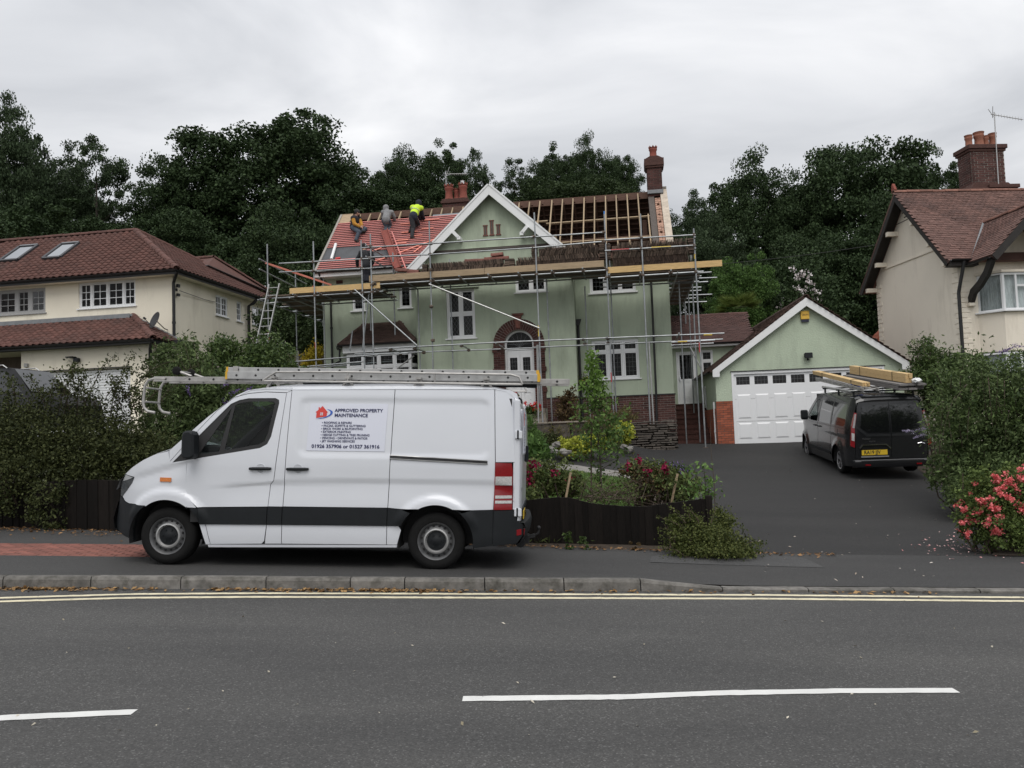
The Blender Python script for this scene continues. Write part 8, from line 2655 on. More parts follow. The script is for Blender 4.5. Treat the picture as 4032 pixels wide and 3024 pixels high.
for i in range(3):
	for j in range(3):
		v = 1.14 + .2 * i
		MB().obox((-3.1 + random.uniform(-.1, .1), v + .095, 2.26 + j * .05), (1.15 + random.uniform(-.1, .1), v + .095, 2.11 + j * .05), (0, 1, 0), .095, .022).build('plank', M_PLANKG, gp)
gp2 = thing('roof_ladder', 'aluminium ladder lying under the thin battens on the left of the dark van roof', 'ladder', DF, (-.7, .45, 2.1))
ladder(gp2, (-3.1, .38, 2.30), (.95, .38, 2.12), (0, 1, 0), (0, 0, 1), .36, .03, .09, 13, M_ALUW)
for k in range(7):
	u = -2.8 + .48 * k
	z = 2.16 - (u - .95) * .0444
	MB().box(u, u + .26, .345, .36, z - .02, z + .02).build('stile_slot', M_ALU, gp2)
o = MB().sph((1.08, 1.56, 2.30), (.16, .12, .06), 10, 6)
o.v = [(a + random.uniform(-.03, .03), b + random.uniform(-.03, .03), c + random.uniform(-.02, .02)) for a, b, c in o.v]
o = o.build('plastic_wrap', M_WHITE, None, DF, (1.08, 1.56, 2.26))
tag(o, 'crumpled white plastic wrap at the end of the thick timber on the dark van', 'plastic wrap')

# ================================================================== the dark car behind the hedge, in front of the cream house
_c = at(60, 1500, 24.0)
CF = Fr((_c[0] - .6, _c[1], float(hz(_c[0], _c[1]))), 12.0)
cz = at(100, 1440, 24.0)[2] - CF.O[2]
ca = thing('dark_car', 'dark estate car with roof rails half hidden behind the overgrown hedge', 'car', CF, (0, .9, 0))
M_CARD = mat('black_car_paint', (.008, .008, .009), .4, coat=.15, spec=.3)
k_ = cz / 1.62
prof = [(-2.2, .35), (-2.25, .9), (-2.1, 1.0), (-1.9, 1.55), (-1.5, 1.62), (.1, 1.62), (.4, 1.58), (1.15, 1.02), (2.0, .92), (2.25, .75), (2.28, .35)]
prof = [(a, b * k_ if b > .4 else b) for a, b in prof]
def cside(u, z):
	return .16 * max(0, (z - 1.0) / .65) ** 1.3 + .2 * max(0, (abs(u) - 1.6) / .7) ** 2
cp = panel('body', prof, M_CARD, ca, cside, step=.12)
panel('body', prof, M_CARD, ca, cside, step=.12, mirror=1.85)
secs = [[(a, cside(a, b) + s * (1.85 - 2 * cside(a, b)), b) for s in np.linspace(0, 1, 7)] for a, b in prof]
loft(secs).build('body_shell', M_CARD, ca, smooth=True)
for ps in ([(-1.75, 1.1), (-1.6, 1.5), (-.75, 1.52), (-.75, 1.08)], [(-.68, 1.08), (-.68, 1.52), (.1, 1.52), (.85, 1.06)]):
	panel('window', [(a, b * k_) for a, b in ps], M_TINT, ca, cside, off=-.006, step=.2, depth=0)
o = loft([[(.45, .25, 1.56 * k_), (.45, 1.6, 1.56 * k_)], [(1.13, .12, 1.06 * k_), (1.13, 1.73, 1.06 * k_)]]).build('windscreen', M_TINT, ca)
remap(o, lambda u, v, z: (u + .01, v, z + .012))
for v in (.3, 1.55):
	MB().tube([(-1.6, v, 1.62 * k_), (-1.5, v, 1.67 * k_), (.0, v, 1.67 * k_), (.15, v, 1.60 * k_)], .02, 6).build('roof_rail', M_ALU, ca)
for u in (-1.35, 1.35):
	for s, v in ((-1, .03), (1, 1.82)):
		wheel(ca, (u, v, .33), .33, .2, .2, 'alloy', s)
# ================================================================== plants
def leaf_quads(P, L, Wd, r, up=0.0, axis=None, spread=1.0):
	"""diamond leaves: centres P, length L, width Wd; up > 0 turns the blades to the sky"""
	n = len(P)
	d = r.normal(0, 1, (n, 3))
	if axis is not None:
		d = d * spread + axis
	d /= np.linalg.norm(d, axis=1)[:, None]
	nn = r.normal(0, 1, (n, 3)) + np.array((0, 0, up))
	s = np.cross(d, nn)
	s /= np.linalg.norm(s, axis=1)[:, None] + 1e-9
	k = r.uniform(0.65, 1.3, (n, 1))
	a = d * (np.asarray(L).reshape(-1, 1) if np.ndim(L) else L) * 0.5 * k
	b = s * (np.asarray(Wd).reshape(-1, 1) if np.ndim(Wd) else Wd) * 0.5 * k
	V = np.stack([P - a, P - b * 1.0 - a * 0.1, P + a, P + b - a * 0.1], 1).reshape(-1, 3)
	F_ = np.arange(4 * n).reshape(n, 4)
	return V, F_
def leaf_obj(name, P, L, Wd, m, parent, r, up=0.6, **k):
	V, F_ = leaf_quads(np.asarray(P), L, Wd, r, up, **k)
	V = V - BASE[parent.name]
	return link(name, npmesh(name, V, F_, m), parent)
def blob_points(r, blobs, n, hollow=0.55, rough=0.28, clump=0.16, per=26):
	"""leaf places grouped in clumps within ellipsoids, thicker towards the outside"""
	w = np.array([b[3] * b[4] + b[4] * b[5] + b[3] * b[5] for b in blobs])
	w = w / w.sum()
	out = []
	for b, f in zip(blobs, w):
		c, rad = np.array(b[:3]), np.array(b[3:6])
		k = max(4, int(n * f / per))
		d = r.normal(0, 1, (k, 3))
		d /= np.linalg.norm(d, axis=1)[:, None]
		lump = 1 + rough * (np.sin(d[:, 0] * 5 + b[0] * 3) * np.sin(d[:, 1] * 4 + b[1]) * np.sin(d[:, 2] * 6 + b[2] * 7)) + r.normal(0, rough * 0.4, k)
		q = hollow + (1 - hollow) * r.random(k) ** 0.5
		cc = c + d * rad * (lump * q)[:, None]
		sz = clump * rad.mean() * r.uniform(0.5, 1.3, k)
		p = cc[:, None, :] + r.normal(0, 1, (k, per, 3)) * sz[:, None, None] * np.array((1, 1, 0.75))
		out.append(p.reshape(-1, 3))
	return np.concatenate(out)
# ---- trees: a few crowns of unit size shared by many trees
def crown_mesh(name, seed, clumps, per, leaf, m, shape=(1, 1, 1), hollow=0.5, rough=0.3, csz=0.13, core=True):
	r = np.random.default_rng(seed)
	d = r.normal(0, 1, (clumps, 3))
	d /= np.linalg.norm(d, axis=1)[:, None]
	ph = r.uniform(0, 6, 6)
	lump = 1 + rough * (np.sin(d[:, 0] * 4 + ph[0]) * np.cos(d[:, 1] * 4 + ph[1]) + 0.6 * np.sin(d[:, 2] * 6 + ph[2]) * np.cos(d[:, 0] * 7 + ph[3]))
	q = hollow + (1 - hollow) * r.random(clumps) ** 0.6
	c = d * (lump * q)[:, None]
	sz = csz * r.uniform(0.55, 1.35, clumps)
	off = r.normal(0, 1, (clumps, per, 3))
	off /= np.linalg.norm(off, axis=2)[..., None]
	off *= (r.random((clumps, per, 1)) ** 0.45) * 1.5
	off[..., 2] = off[..., 2] * 0.62
	P = (c[:, None, :] + off * sz[:, None, None]).reshape(-1, 3)
	V, F_ = leaf_quads(P, leaf, leaf * 0.72, r, 0.9)
	V = V * np.array(shape)
	return npmesh(name, V, F_, m)
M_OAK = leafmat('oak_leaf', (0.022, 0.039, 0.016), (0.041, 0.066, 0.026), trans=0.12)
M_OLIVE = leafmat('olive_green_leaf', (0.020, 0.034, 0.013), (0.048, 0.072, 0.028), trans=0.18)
M_GREY = leafmat('grey_green_leaf', (0.028, 0.046, 0.022), (0.050, 0.075, 0.036), trans=0.18)
M_FRESH = leafmat('fresh_leaf', (0.035, 0.075, 0.018), (0.095, 0.165, 0.045), trans=0.3)
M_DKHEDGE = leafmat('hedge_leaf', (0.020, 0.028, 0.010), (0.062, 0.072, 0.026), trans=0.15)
M_BUDD = leafmat('buddleia_leaf', (0.034, 0.055, 0.020), (0.105, 0.145, 0.055), trans=0.22)
M_LAUREL = leafmat('glossy_shrub_leaf', (0.03, 0.055, 0.018), (0.085, 0.125, 0.04), rough=0.4, trans=0.2)
M_YELG = leafmat('yellow_green_leaf', (0.20, 0.24, 0.025), (0.40, 0.42, 0.07), trans=0.3)
M_YEL_ = leafmat('golden_leaf', (0.36, 0.28, 0.02), (0.6, 0.48, 0.06), trans=0.3)
M_ROSELF = leafmat('rose_leaf', (0.035, 0.052, 0.017), (0.11, 0.135, 0.045), trans=0.2)
M_BRONZE = leafmat('bronze_leaf', (0.04, 0.028, 0.014), (0.11, 0.075, 0.035), trans=0.2)
M_CRIM = leafmat('crimson_petal', (0.10, 0.004, 0.02), (0.22, 0.012, 0.05), trans=0.2)
M_CORAL = leafmat('coral_petal', (0.60, 0.085, 0.095), (0.82, 0.25, 0.25), trans=0.25)
M_SCAR = leafmat('scarlet_petal', (0.6, 0.02, 0.03), (0.8, 0.06, 0.06), trans=0.2)
M_LILAC = leafmat('lilac_petal', (0.10, 0.06, 0.20), (0.24, 0.17, 0.38), trans=0.2)
M_PALEFL = leafmat('white_pink_petal', (0.5, 0.42, 0.42), (0.75, 0.70, 0.70), trans=0.2)
M_GRASS = leafmat('grass_blade', (0.05, 0.10, 0.02), (0.12, 0.19, 0.05), trans=0.25)
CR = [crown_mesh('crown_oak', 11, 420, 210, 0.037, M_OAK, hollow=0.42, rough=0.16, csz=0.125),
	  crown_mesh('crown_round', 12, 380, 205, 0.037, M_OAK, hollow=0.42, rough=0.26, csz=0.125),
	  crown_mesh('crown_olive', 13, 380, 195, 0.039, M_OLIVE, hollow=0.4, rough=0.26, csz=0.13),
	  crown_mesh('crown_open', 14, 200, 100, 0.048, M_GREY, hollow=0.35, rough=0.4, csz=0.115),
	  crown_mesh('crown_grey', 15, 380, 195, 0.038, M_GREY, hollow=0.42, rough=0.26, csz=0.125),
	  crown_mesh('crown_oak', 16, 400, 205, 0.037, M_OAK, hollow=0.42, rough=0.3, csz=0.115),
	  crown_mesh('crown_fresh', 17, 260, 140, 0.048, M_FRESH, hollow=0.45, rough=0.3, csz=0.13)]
def tree(label, px_, top, hwpx, Y, k, squash=1.0, bottom=None, rot=0.0, cat='tree', name='tree', group='trees behind the houses'):
	tp = at(px_, top, Y)
	rx = hwpx / FPX * Y / 1.08
	zb = at(px_, bottom, Y)[2] if bottom else tp[2] - 2.1 * rx * squash
	x, y = tp[0], Y
	g0 = float(hz(x, y)) - 0.1
	zb = max(zb, g0 + 0.2)
	rz = (tp[2] - zb) / 2 / 1.08
	zc = (tp[2] + zb) / 2
	t_ = thing(name, label, cat, WORLD, (x, y, g0), group)
	o = link('crown', CR[k], t_)
	o.matrix_basis = Matrix.Translation((0, 0, zc - g0)) @ Matrix.Rotation(rot, 4, 'Z') @ Matrix.Diagonal((rx, rx, rz, 1))
	r = np.random.default_rng(int(abs(px_) * 7 + top))
	tr = MB()
	tw = max(0.12, rx * 0.06)
	h = zc - g0
	tr.tube([(x, y, g0 - .3), (x + r.normal(0, .1), y, g0 + h * .35), (x + r.normal(0, .3), y + r.normal(0, .3), g0 + h * .75), (x + r.normal(0, .4), y, zc + rz * .5)], [tw * 1.25, tw, tw * .75, tw * .2], 8)
	for i in range(8):
		a = 6.28 * i / 8 + r.uniform(-.3, .3)
		z0 = g0 + h * r.uniform(.4, .95)
		e = np.array((x + math.cos(a) * rx * r.uniform(.5, .8), y + math.sin(a) * rx * .6, z0 + rz * r.uniform(.1, .9)))
		s = np.array((x, y, z0))
		m = (s + e) / 2 + (0, 0, .1 * rz)
		tr.tube([s, m, e], [tw * .5, tw * .3, tw * .08], 6)
	tr.build('trunk', M_BARK, t_, smooth=True)
	return t_
TREES = [
 ('tall dark tree cut by the left edge of the photo', 20, 430, 180, 48, 4, 1.3, 1150, .3),
 ('loose open-topped tree standing between the left edge and the big oak', 385, 555, 165, 52, 3, 1.0, 1000, 1.0),
 ('dull green tree low behind the skylights of the cream house', 230, 660, 210, 55, 4, 1.0, 1100, 2.0),
 ('huge dark oak towering over the gap between cream and green houses', 1070, 462, 390, 55, 0, 1.0, 1150, .7),
 ('dark rounded tree on the left shoulder of the huge oak', 745, 600, 225, 53, 1, 1.0, 1150, 1.9),
 ('dark tree on the right shoulder of the huge oak, above the men', 1330, 610, 180, 57, 5, 1.1, 1100, .2),
 ('dark green tree behind the red battens', 1560, 615, 150, 66, 1, 1.1, 1000, 2.4),
 ('dark green tree behind the left chimney pots', 1725, 580, 165, 67, 5, 1.1, 1000, 1.2),
 ('narrow lighter tree just left of the gable peak', 1870, 600, 95, 68, 3, 1.3, 1000, .1),
 ('thin see-through tree just right of the gable peak', 2050, 645, 120, 62, 3, 1.0, 900, 2.2),
 ('dark tree behind the bare rafters, left one of the group', 2180, 590, 130, 68, 5, 1.2, 1000, 0.5),
 ('tallest dark tree behind the bare rafters', 2290, 560, 120, 67, 1, 1.3, 1000, 3.0),
 ('dark tree behind the bare rafters, nearest the right chimney', 2420, 600, 110, 66, 0, 1.2, 1000, 1.4),
 ('olive green lower tree spread just above the bare rafters', 2250, 700, 290, 60, 2, 0.8, 1050, .9),
 ('rounded dark tree right of the brick chimney', 2930, 640, 215, 55, 1, 1.1, 1250, 2.7),
 ('smaller dark tree beside the right end of the scaffold', 2720, 790, 140, 52, 4, 1.2, 1250, .4),
 ('huge rounded dark tree above the garage roof', 3370, 535, 330, 55, 0, 1.05, 1300, 2.2),
 ('dark tree between the huge rounded one and the right chimney', 3690, 620, 150, 60, 5, 1.0, 1100, 1.1),
 ('dark tree filling the dip above the garage', 3130, 715, 200, 54, 5, 1.2, 1250, .8),
 ('deep green tree low behind the ridge of the cream house', 130, 800, 330, 45, 5, .9, 1250, 1.7),
 ('deep green tree rising over the hip of the cream house', 640, 830, 280, 46, 0, .9, 1300, .6),
 ('deep green tree low behind the left end of the scaffold', 1030, 850, 300, 46, 1, 1.0, 1500, 2.9),
 ('deep green tree low behind the bared left verge of the roof', 1290, 830, 220, 47, 5, 1.2, 1450, .3),
 ('deep green tree low behind the ridge timbers', 1640, 740, 260, 58, 0, .9, 1100, 1.0),
 ('deep green tree low beyond the side link roof', 2800, 900, 220, 45, 4, 1.1, 1480, 1.6),
 ('deep green tree low above the garage ridge', 3180, 900, 260, 46, 0, 1.1, 1480, 2.6),
 ('deep green tree low behind the left wall of the pale gabled house', 3480, 830, 260, 45, 1, 1.1, 1500, .5),
 ('fresh green bushy tree above the tiled side link', 2910, 1010, 145, 40, 6, 1.15, 1420, .2),
]
for a in TREES:
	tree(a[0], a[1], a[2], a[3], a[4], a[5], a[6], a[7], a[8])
# trees beyond the edges of the picture, seen when stepping aside
tree('dark tree beyond the right edge behind the pale gabled house', 4500, 560, 330, 56, 0, 1.0, 1400, 1.5)
tree('dark tree beyond the left edge behind the cream house', -500, 520, 340, 55, 1, 1.0, 1400, .5)

# ---- shrubs and hedges
def shrub(name, label, cat, base, blobs, n, L, Wd, m, up=0.6, hollow=.5, rough=.28, clump=.17, per=24, seed=1, stems=0, group=None, crown='foliage', axis=None, spread=1.0):
	r = np.random.default_rng(seed)
	t_ = thing(name, label, cat, WORLD, base, group)
	P = blob_points(r, blobs, n, hollow, rough, clump, per)
	g = hz(P[:, 0], P[:, 1]) + 0.01
	P = P[P[:, 2] > g]
	leaf_obj(crown, P, L, Wd, m, t_, r, up, axis=axis, spread=spread)
	if stems:
		s = MB()
		for i in range(stems):
			b = blobs[i % len(blobs)]
			e = np.array(b[:3]) + r.normal(0, .5, 3) * np.array(b[3:6]) * (1, 1, .6)
			z0 = float(hz(b[0], b[1]))
			p0 = np.array((base[0] + (b[0] - base[0]) * .6 + r.normal(0, .1), base[1] + (b[1] - base[1]) * .6 + r.normal(0, .08), z0 - .05))
			s.tube([p0, (p0 + e) / 2 + r.normal(0, .06, 3), e], [.018, .013, .005], 5)
		s.build('stem', M_TWIG, t_)
	return t_
def bl(px_, py_, Y, rx, rz, ry=None):
	"""an ellipsoid seen at a pixel: rx, rz half sizes in photo pixels, ry depth in metres"""
	p = at(px_, py_, Y)
	k = Y / FPX
	return (p[0], p[1], p[2], rx * k, (ry or rx * k * .8), rz * k)
def spray(t_, p0, p1, sag, n, L, Wd, m, r, width=.06, name='spray', twig=.006, side=None):
	"""an arching shoot with leaves along it"""
	p0, p1 = np.array(p0, float), np.array(p1, float)
	k = np.linspace(0, 1, 7)[:, None]
	c = p0 + (p1 - p0) * k + np.array((0, 0, 1.0)) * (4 * k * (1 - k) * sag)
	st = MB().tube(list(c), [twig * (1.6 - 1.3 * q) for q in k[:, 0]], 5)
	q = r.random(n) ** .85
	P = np.stack([np.interp(q, k[:, 0], c[:, i]) for i in range(3)], 1) + r.normal(0, width, (n, 3))
	s_ = st.build(name, M_TWIG, t_)
	leaf_obj('foliage', P, L, Wd, m, s_, r, .5)
rr = np.random.default_rng(99)
# big overgrown hedge left of the white van
hb = onground(200, 2040)
hedge = shrub('hedge', 'dark overgrown hedge spilling over the board fence left of the white van', 'hedge', (hb[0], 14.3, float(hz(hb[0], 14.3))),
	[bl(-350, 1740, 14.6, 230, 180, .9), bl(-60, 1745, 14.5, 230, 165, .9), bl(130, 1740, 14.4, 210, 145, .9), bl(330, 1750, 14.4, 190, 135, .8), bl(500, 1760, 14.3, 170, 125, .7), bl(90, 1850, 13.9, 190, 120, .6), bl(330, 1820, 14.0, 190, 100, .6), bl(560, 1810, 13.9, 150, 110, .5), bl(190, 1990, 13.3, 75, 120, .3), bl(20, 1900, 13.5, 120, 120, .4), bl(-300, 1880, 13.8, 260, 160, .6)],
	64000, .055, .030, M_DKHEDGE, hollow=.5, rough=.22, clump=.15, per=22, seed=3, stems=40)
for (a, b, c, d, s) in ((500, 1560, 700, 1420, .15), (480, 1580, 620, 1470, .1), (420, 1560, 560, 1450, .1), (560, 1600, 780, 1440, .1), (330, 1600, 330, 1440, .02), (300, 1580, 280, 1420, .0), (180, 1600, 110, 1480, .05), (200, 1560, 240, 1490, .02), (640, 1580, 560, 1410, .05), (350, 1560, 450, 1400, .1), (60, 1560, 20, 1480, .05), (620, 1600, 760, 1490, .15), (520, 1600, 430, 1500, .1), (100, 1900, 150, 2010, .1), (160, 1880, 60, 1990, .05), (90, 1950, 210, 2030, .08), (450, 1560, 520, 1390, .02), (250, 1560, 300, 1450, .1)):
	spray(hedge, at(a, b, 14.2), at(c, d, 14.0 + rr.uniform(-.2, .3)), s, 150, .05, .028, M_DKHEDGE, rr, .05)
for k in range(26):
	a = -60 + k * 26
	spray(hedge, at(a, 1640, 14.3), at(a + rr.uniform(-70, 70), rr.uniform(1450, 1560), 14.0 + rr.uniform(-.3, .3)), rr.uniform(0, .12), 110, .05, .028, M_DKHEDGE, rr, .06)
# green growth between hedge and van: buddleia with long leaves
bu = at(800, 1800, 15.2)
bud = shrub('buddleia', 'tall mid-green buddleia with drooping leaves behind the front of the white van', 'bush', (bu[0], 15.2, float(hz(bu[0], 15.2))),
	[bl(700, 1650, 15.3, 140, 150, .7), bl(860, 1620, 15.4, 150, 150, .7), bl(980, 1650, 15.5, 140, 130, .7), bl(770, 1780, 15.0, 170, 130, .6), bl(900, 1780, 15.0, 170, 120, .6), bl(1080, 1700, 15.6, 130, 160, .6), bl(640, 1800, 14.6, 100, 130, .5), bl(780, 1530, 15.5, 80, 70, .5)],
	30000, .105, .030, M_BUDD, hollow=.45, rough=.25, clump=.16, per=20, seed=5, stems=30)
for (a, b, c, d, s) in ((720, 1560, 640, 1440, .06), (760, 1560, 700, 1390, .05), (800, 1530, 760, 1340, .02), (830, 1530, 840, 1400, .02), (880, 1560, 960, 1440, .08), (700, 1600, 590, 1480, .1), (930, 1570, 1010, 1480, .05), (660, 1620, 570, 1540, .06), (780, 1560, 720, 1330, .02), (640, 1640, 560, 1590, .06), (740, 1700, 690, 1600, .05), (690, 1850, 760, 1700, .05), (640, 1500, 680, 1420, .03)):
	spray(bud, at(a, b, 15.2), at(c, d, 15.0 + rr.uniform(-.2, .2)), s, 75, .11, .03, M_BUDD, rr, .07, twig=.008)
def spikes(t_, places, m, L=.2, r_=.028, n=110):
	for (p, d) in places:
		q = rr.random(n)
		d = np.array(d) / np.linalg.norm(d)
		P = np.array(p) + d * (q * L)[:, None] + rr.normal(0, 1, (n, 3)) * (r_ * (1.1 - q))[:, None]
		leaf_obj('flower_spike', P, .022, .018, m, t_, rr, .2)
spikes(bud, [(at(735, 1520, 14.9), (.2, 0, -.6)), (at(870, 1520, 14.9), (.6, 0, .2)), (at(905, 1555, 14.9), (.6, 0, .35)), (at(880, 1570, 14.9), (.3, 0, -.6)), (at(960, 1550, 14.9), (.5, 0, .4)), (at(1010, 1590, 15), (.4, 0, -.3))], M_LILAC, .2)
up = at(960, 1480, 23)
shrub('tall_shrub', 'leafy shrub against the cream side wall, behind the access ladder', 'bush', (up[0], 23, float(hz(up[0], 23))),
	[bl(840, 1480, 22.5, 80, 90, .8), bl(960, 1440, 23, 110, 100, .9), bl(1060, 1430, 23.5, 90, 110, .9), bl(880, 1380, 23, 60, 60, .6), bl(1100, 1500, 23, 90, 110, .8), bl(960, 1560, 23, 150, 120, .8), bl(1000, 1680, 23, 200, 160, .8)],
	26000, .11, .055, M_LAUREL, hollow=.45, rough=.35, clump=.16, per=20, seed=8, stems=16)
sv = at(740, 1500, 20)
shrub('tall_shrub', 'thin upright shrub by the corner downpipe of the cream house', 'bush', (sv[0], 20, float(hz(sv[0], 20))), [bl(660, 1430, 20, 55, 90, .5), bl(740, 1420, 20, 50, 90, .5), bl(700, 1520, 20, 100, 90, .5)], 5200, .12, .04, M_BUDD, hollow=.3, rough=.4, clump=.2, per=14, seed=9, stems=14)
ys = at(1238, 1420, 31)
shrub('golden_shrub', 'bright yellow shrub by the left corner of the green house', 'bush', (ys[0], 31, float(hz(ys[0], 31))), [bl(1240, 1400, 31, 34, 45, .4), bl(1220, 1450, 31, 38, 40, .4)], 2600, .10, .06, M_YEL_, hollow=.3, rough=.4, clump=.2, per=12, seed=10, stems=6)
ds = at(1200, 1300, 33)
shrub('dark_shrub', 'dark leafy bush in the gap left of the green house', 'bush', (ds[0], 34, float(hz(ds[0], 34))), [bl(1190, 1280, 34, 100, 130, 1.0), bl(1150, 1200, 35, 90, 120, 1.0), bl(1240, 1350, 33, 60, 90, .6), bl(1080, 1330, 35, 90, 140, 1.0)], 16000, .13, .08, M_OLIVE, hollow=.4, rough=.35, clump=.16, per=20, seed=12, stems=8)
# grey plank fence in the gap
gfp = at(1060, 1540, 32)
FG = Fr((gfp[0], gfp[1], 0), 8)
gft = at(1160, 1396, 32)[2]
tfn = thing('plank_fence', 'old grey-brown plank fence in the gap left of the green house', 'fence', FG, (0, 0, 1.8))
for k in range(18):
	MB().box(k * .13, k * .13 + .122, 0, .02, 1.7, gft + random.uniform(-.02, .02)).build('board', M_DECK, tfn)
for k in (0, 1.2, 2.3):
	MB().box(k - .05, k + .05, -.06, -.001, 1.7, gft + .12).build('fence_post', M_CONC, tfn)
# ---- young tree behind the front fence
yb = onground(2368, 1985)
YT = yb[1]
yt = thing('young_tree', 'slim young tree with bright leafy tips in the front garden bed', 'tree', WORLD, tuple(yb))
topy = at(2325, 1385, YT)
tk = [np.array(yb), np.array(at(2366, 1850, YT)), np.array(at(2352, 1700, YT)), np.array(at(2345, 1560, YT)), np.array(topy)]
tb = MB().tube(tk, [.022, .018, .014, .009, .003], 7)
tb.build('trunk', M_BARK, yt, smooth=True)
r = np.random.default_rng(21)
P, bm_ = [], MB()
for i in range(92):
	f = r.random() ** .8
	c = np.array([np.interp(f, np.linspace(0, 1, 5), [q[j] for q in tk]) for j in range(3)])
	if f < .12:
		continue
	wmax = float(np.interp(f, [0, .15, .35, .6, .8, 1], [.25, .56, .70, .50, .26, .06]))
	a = r.uniform(0, 6.28)
	ln = wmax * r.uniform(.5, 1.05)
	e = c + np.array((math.cos(a) * ln, math.sin(a) * ln * .8, ln * r.uniform(.25, .9)))
	bm_.tube([c, (c + e) / 2 - (0, 0, .02), e], [.006, .004, .002], 4)
	k = r.random(26)
	P.append(c + (e - c) * (.3 + .75 * k)[:, None] + r.normal(0, .052, (26, 3)))
bm_.build('branch', M_TWIG, yt)['kind'] = 'stuff'
P = np.concatenate(P)
hi = P[:, 2] > at(2340, 1560, YT)[2] + r.normal(0, .15, len(P))
leaf_obj('crown', P[~hi], .085, .042, leafmat('young_tree_leaf', (.04, .075, .02), (.12, .19, .055), trans=.3), yt, r, .6)
leaf_obj('foliage', P[hi], .085, .042, leafmat('young_tip_leaf', (.08, .15, .025), (.17, .27, .07), trans=.35), yt, r, .6)
MB().tube([at(2328, 1660, YT + .05), at(2328, 1990, YT + .05)], .016, 6).build('stake', M_TWIG, yt)
# ---- garden in front of the green house
def low(label, blobs, n, L, Wd, m, seed, name='garden_plant', cat='plant', **k):
	c = blobs[0]
	return shrub(name, label, cat, (c[0], c[1], float(hz(c[0], c[1]))), blobs, n, L, Wd, m, seed=seed, **k)
low('bright lime green mound of small leaves among the garden rocks', [bl(2262, 1758, 21, 62, 36, .4), bl(2230, 1770, 20.8, 30, 24, .3)], 4200, .06, .05, M_YELG, 31)
low('lime green flowering clump beside the young tree', [bl(2345, 1742, 21.2, 50, 30, .4)], 1900, .06, .05, M_YELG, 32)
low('lime green plant against the stacked stone bed, right of the young tree', [bl(2455, 1705, 23, 36, 40, .4)], 2200, .07, .06, M_YELG, 33)
low('soft green feathery shrub beside the back of the white van', [bl(2085, 1745, 20.5, 55, 55, .4), bl(2085, 1690, 20.8, 24, 60, .3), bl(2130, 1780, 20.4, 60, 30, .4)], 6500, .07, .02, M_FRESH, 34)
low('dark glossy cushion plant between feathery shrub and lime green mound', [bl(2165, 1745, 21.5, 38, 36, .4)], 2200, .06, .035, M_DKHEDGE, 35)
low('dark dried climber against the brick plinth by the front door', [bl(2235, 1615, 26.3, 44, 70, .3), bl(2250, 1560, 26.4, 22, 40, .2)], 2600, .07, .045, M_BRONZE, 36, hollow=.2, stems=16)
low('straggly weeds and dry stems along the house wall', [bl(2230, 1690, 25.5, 110, 22, .5), bl(2430, 1640, 25.5, 70, 40, .5), bl(2380, 1670, 25, 80, 30, .5)], 4200, .10, .018, leafmat('dry_stem', (.05, .06, .018), (.15, .13, .05)), 37, axis=np.array((0, 0, 1.2)))
gp_ = onground(2110, 1850)
g2 = thing('tall_plant', 'tall broad-leaved plant with bare stems just behind the white van', 'plant', WORLD, (gp_[0], 17.0, float(hz(gp_[0], 17))))
for k, (a, b, c, d) in enumerate(((2080, 1860, 2062, 1760), (2105, 1840, 2092, 1740), (2145, 1830, 2140, 1760), (2075, 1850, 2070, 1775), (2112, 1835, 2118, 1762))):
	p, q = at(a, b, 17.0), at(c, d, 17.0)
	MB().tube([p, (p + q) / 2 + (.01, 0, 0), q], [.008, .006, .003], 5).build('stem', M_FRESH, g2)
	kk = rr.random((26, 1))
	leaf_obj('leaf', q + rr.normal(0, .07, (26, 3)), .16, .09, M_FRESH, g2, rr, 1.2)
M_ROCK = mat('garden_rock', (.20, .19, .175), .9, var=.35, scale=6, bump=.8, bscale=12, obj=.2)
M_SLATE = mat('bed_stone', (.075, .064, .054), .9, var=.35, scale=6, bump=.8, bscale=14, obj=.35)
def rock(label, px_, py_, Y, r0, seed):
	p = at(px_, py_, Y)
	r = np.random.default_rng(seed)
	m = MB().sph((0, 0, 0), (r0 * .9, r0 * .8, r0 * .55), 7, 5)
	nv = {}
	m.v = [tuple(np.array(v) * nv.setdefault(tuple(np.round(v, 3)), r.uniform(.6, 1.2)) + p) for v in m.v]
	o = m.build('rock', M_ROCK, None, WORLD, (p[0], p[1], p[2] - r0 * .6))
	tag(o, label, 'rock', 'rocks edging the garden bed')
for k, a in enumerate((('pale angular rock at the left end of the rock edging', 2168, 1772, 20.3, .17), ('small pale rock leaning on the big angular one', 2188, 1778, 20.2, .09), ('dark rounded rock in front of the lime green mound', 2224, 1780, 20.2, .17), ('grey upright rock half under the lime green mound', 2192, 1750, 20.8, .15), ('grey rock below the lime clump by the young tree', 2260, 1752, 21, .16), ('small rock right of the young tree at the edge of the tarmac', 2480, 1770, 22.3, .16), ('low flat rock at the foot of the stacked stone bed', 2455, 1758, 22.6, .13))):
	rock(*a, k + 50)
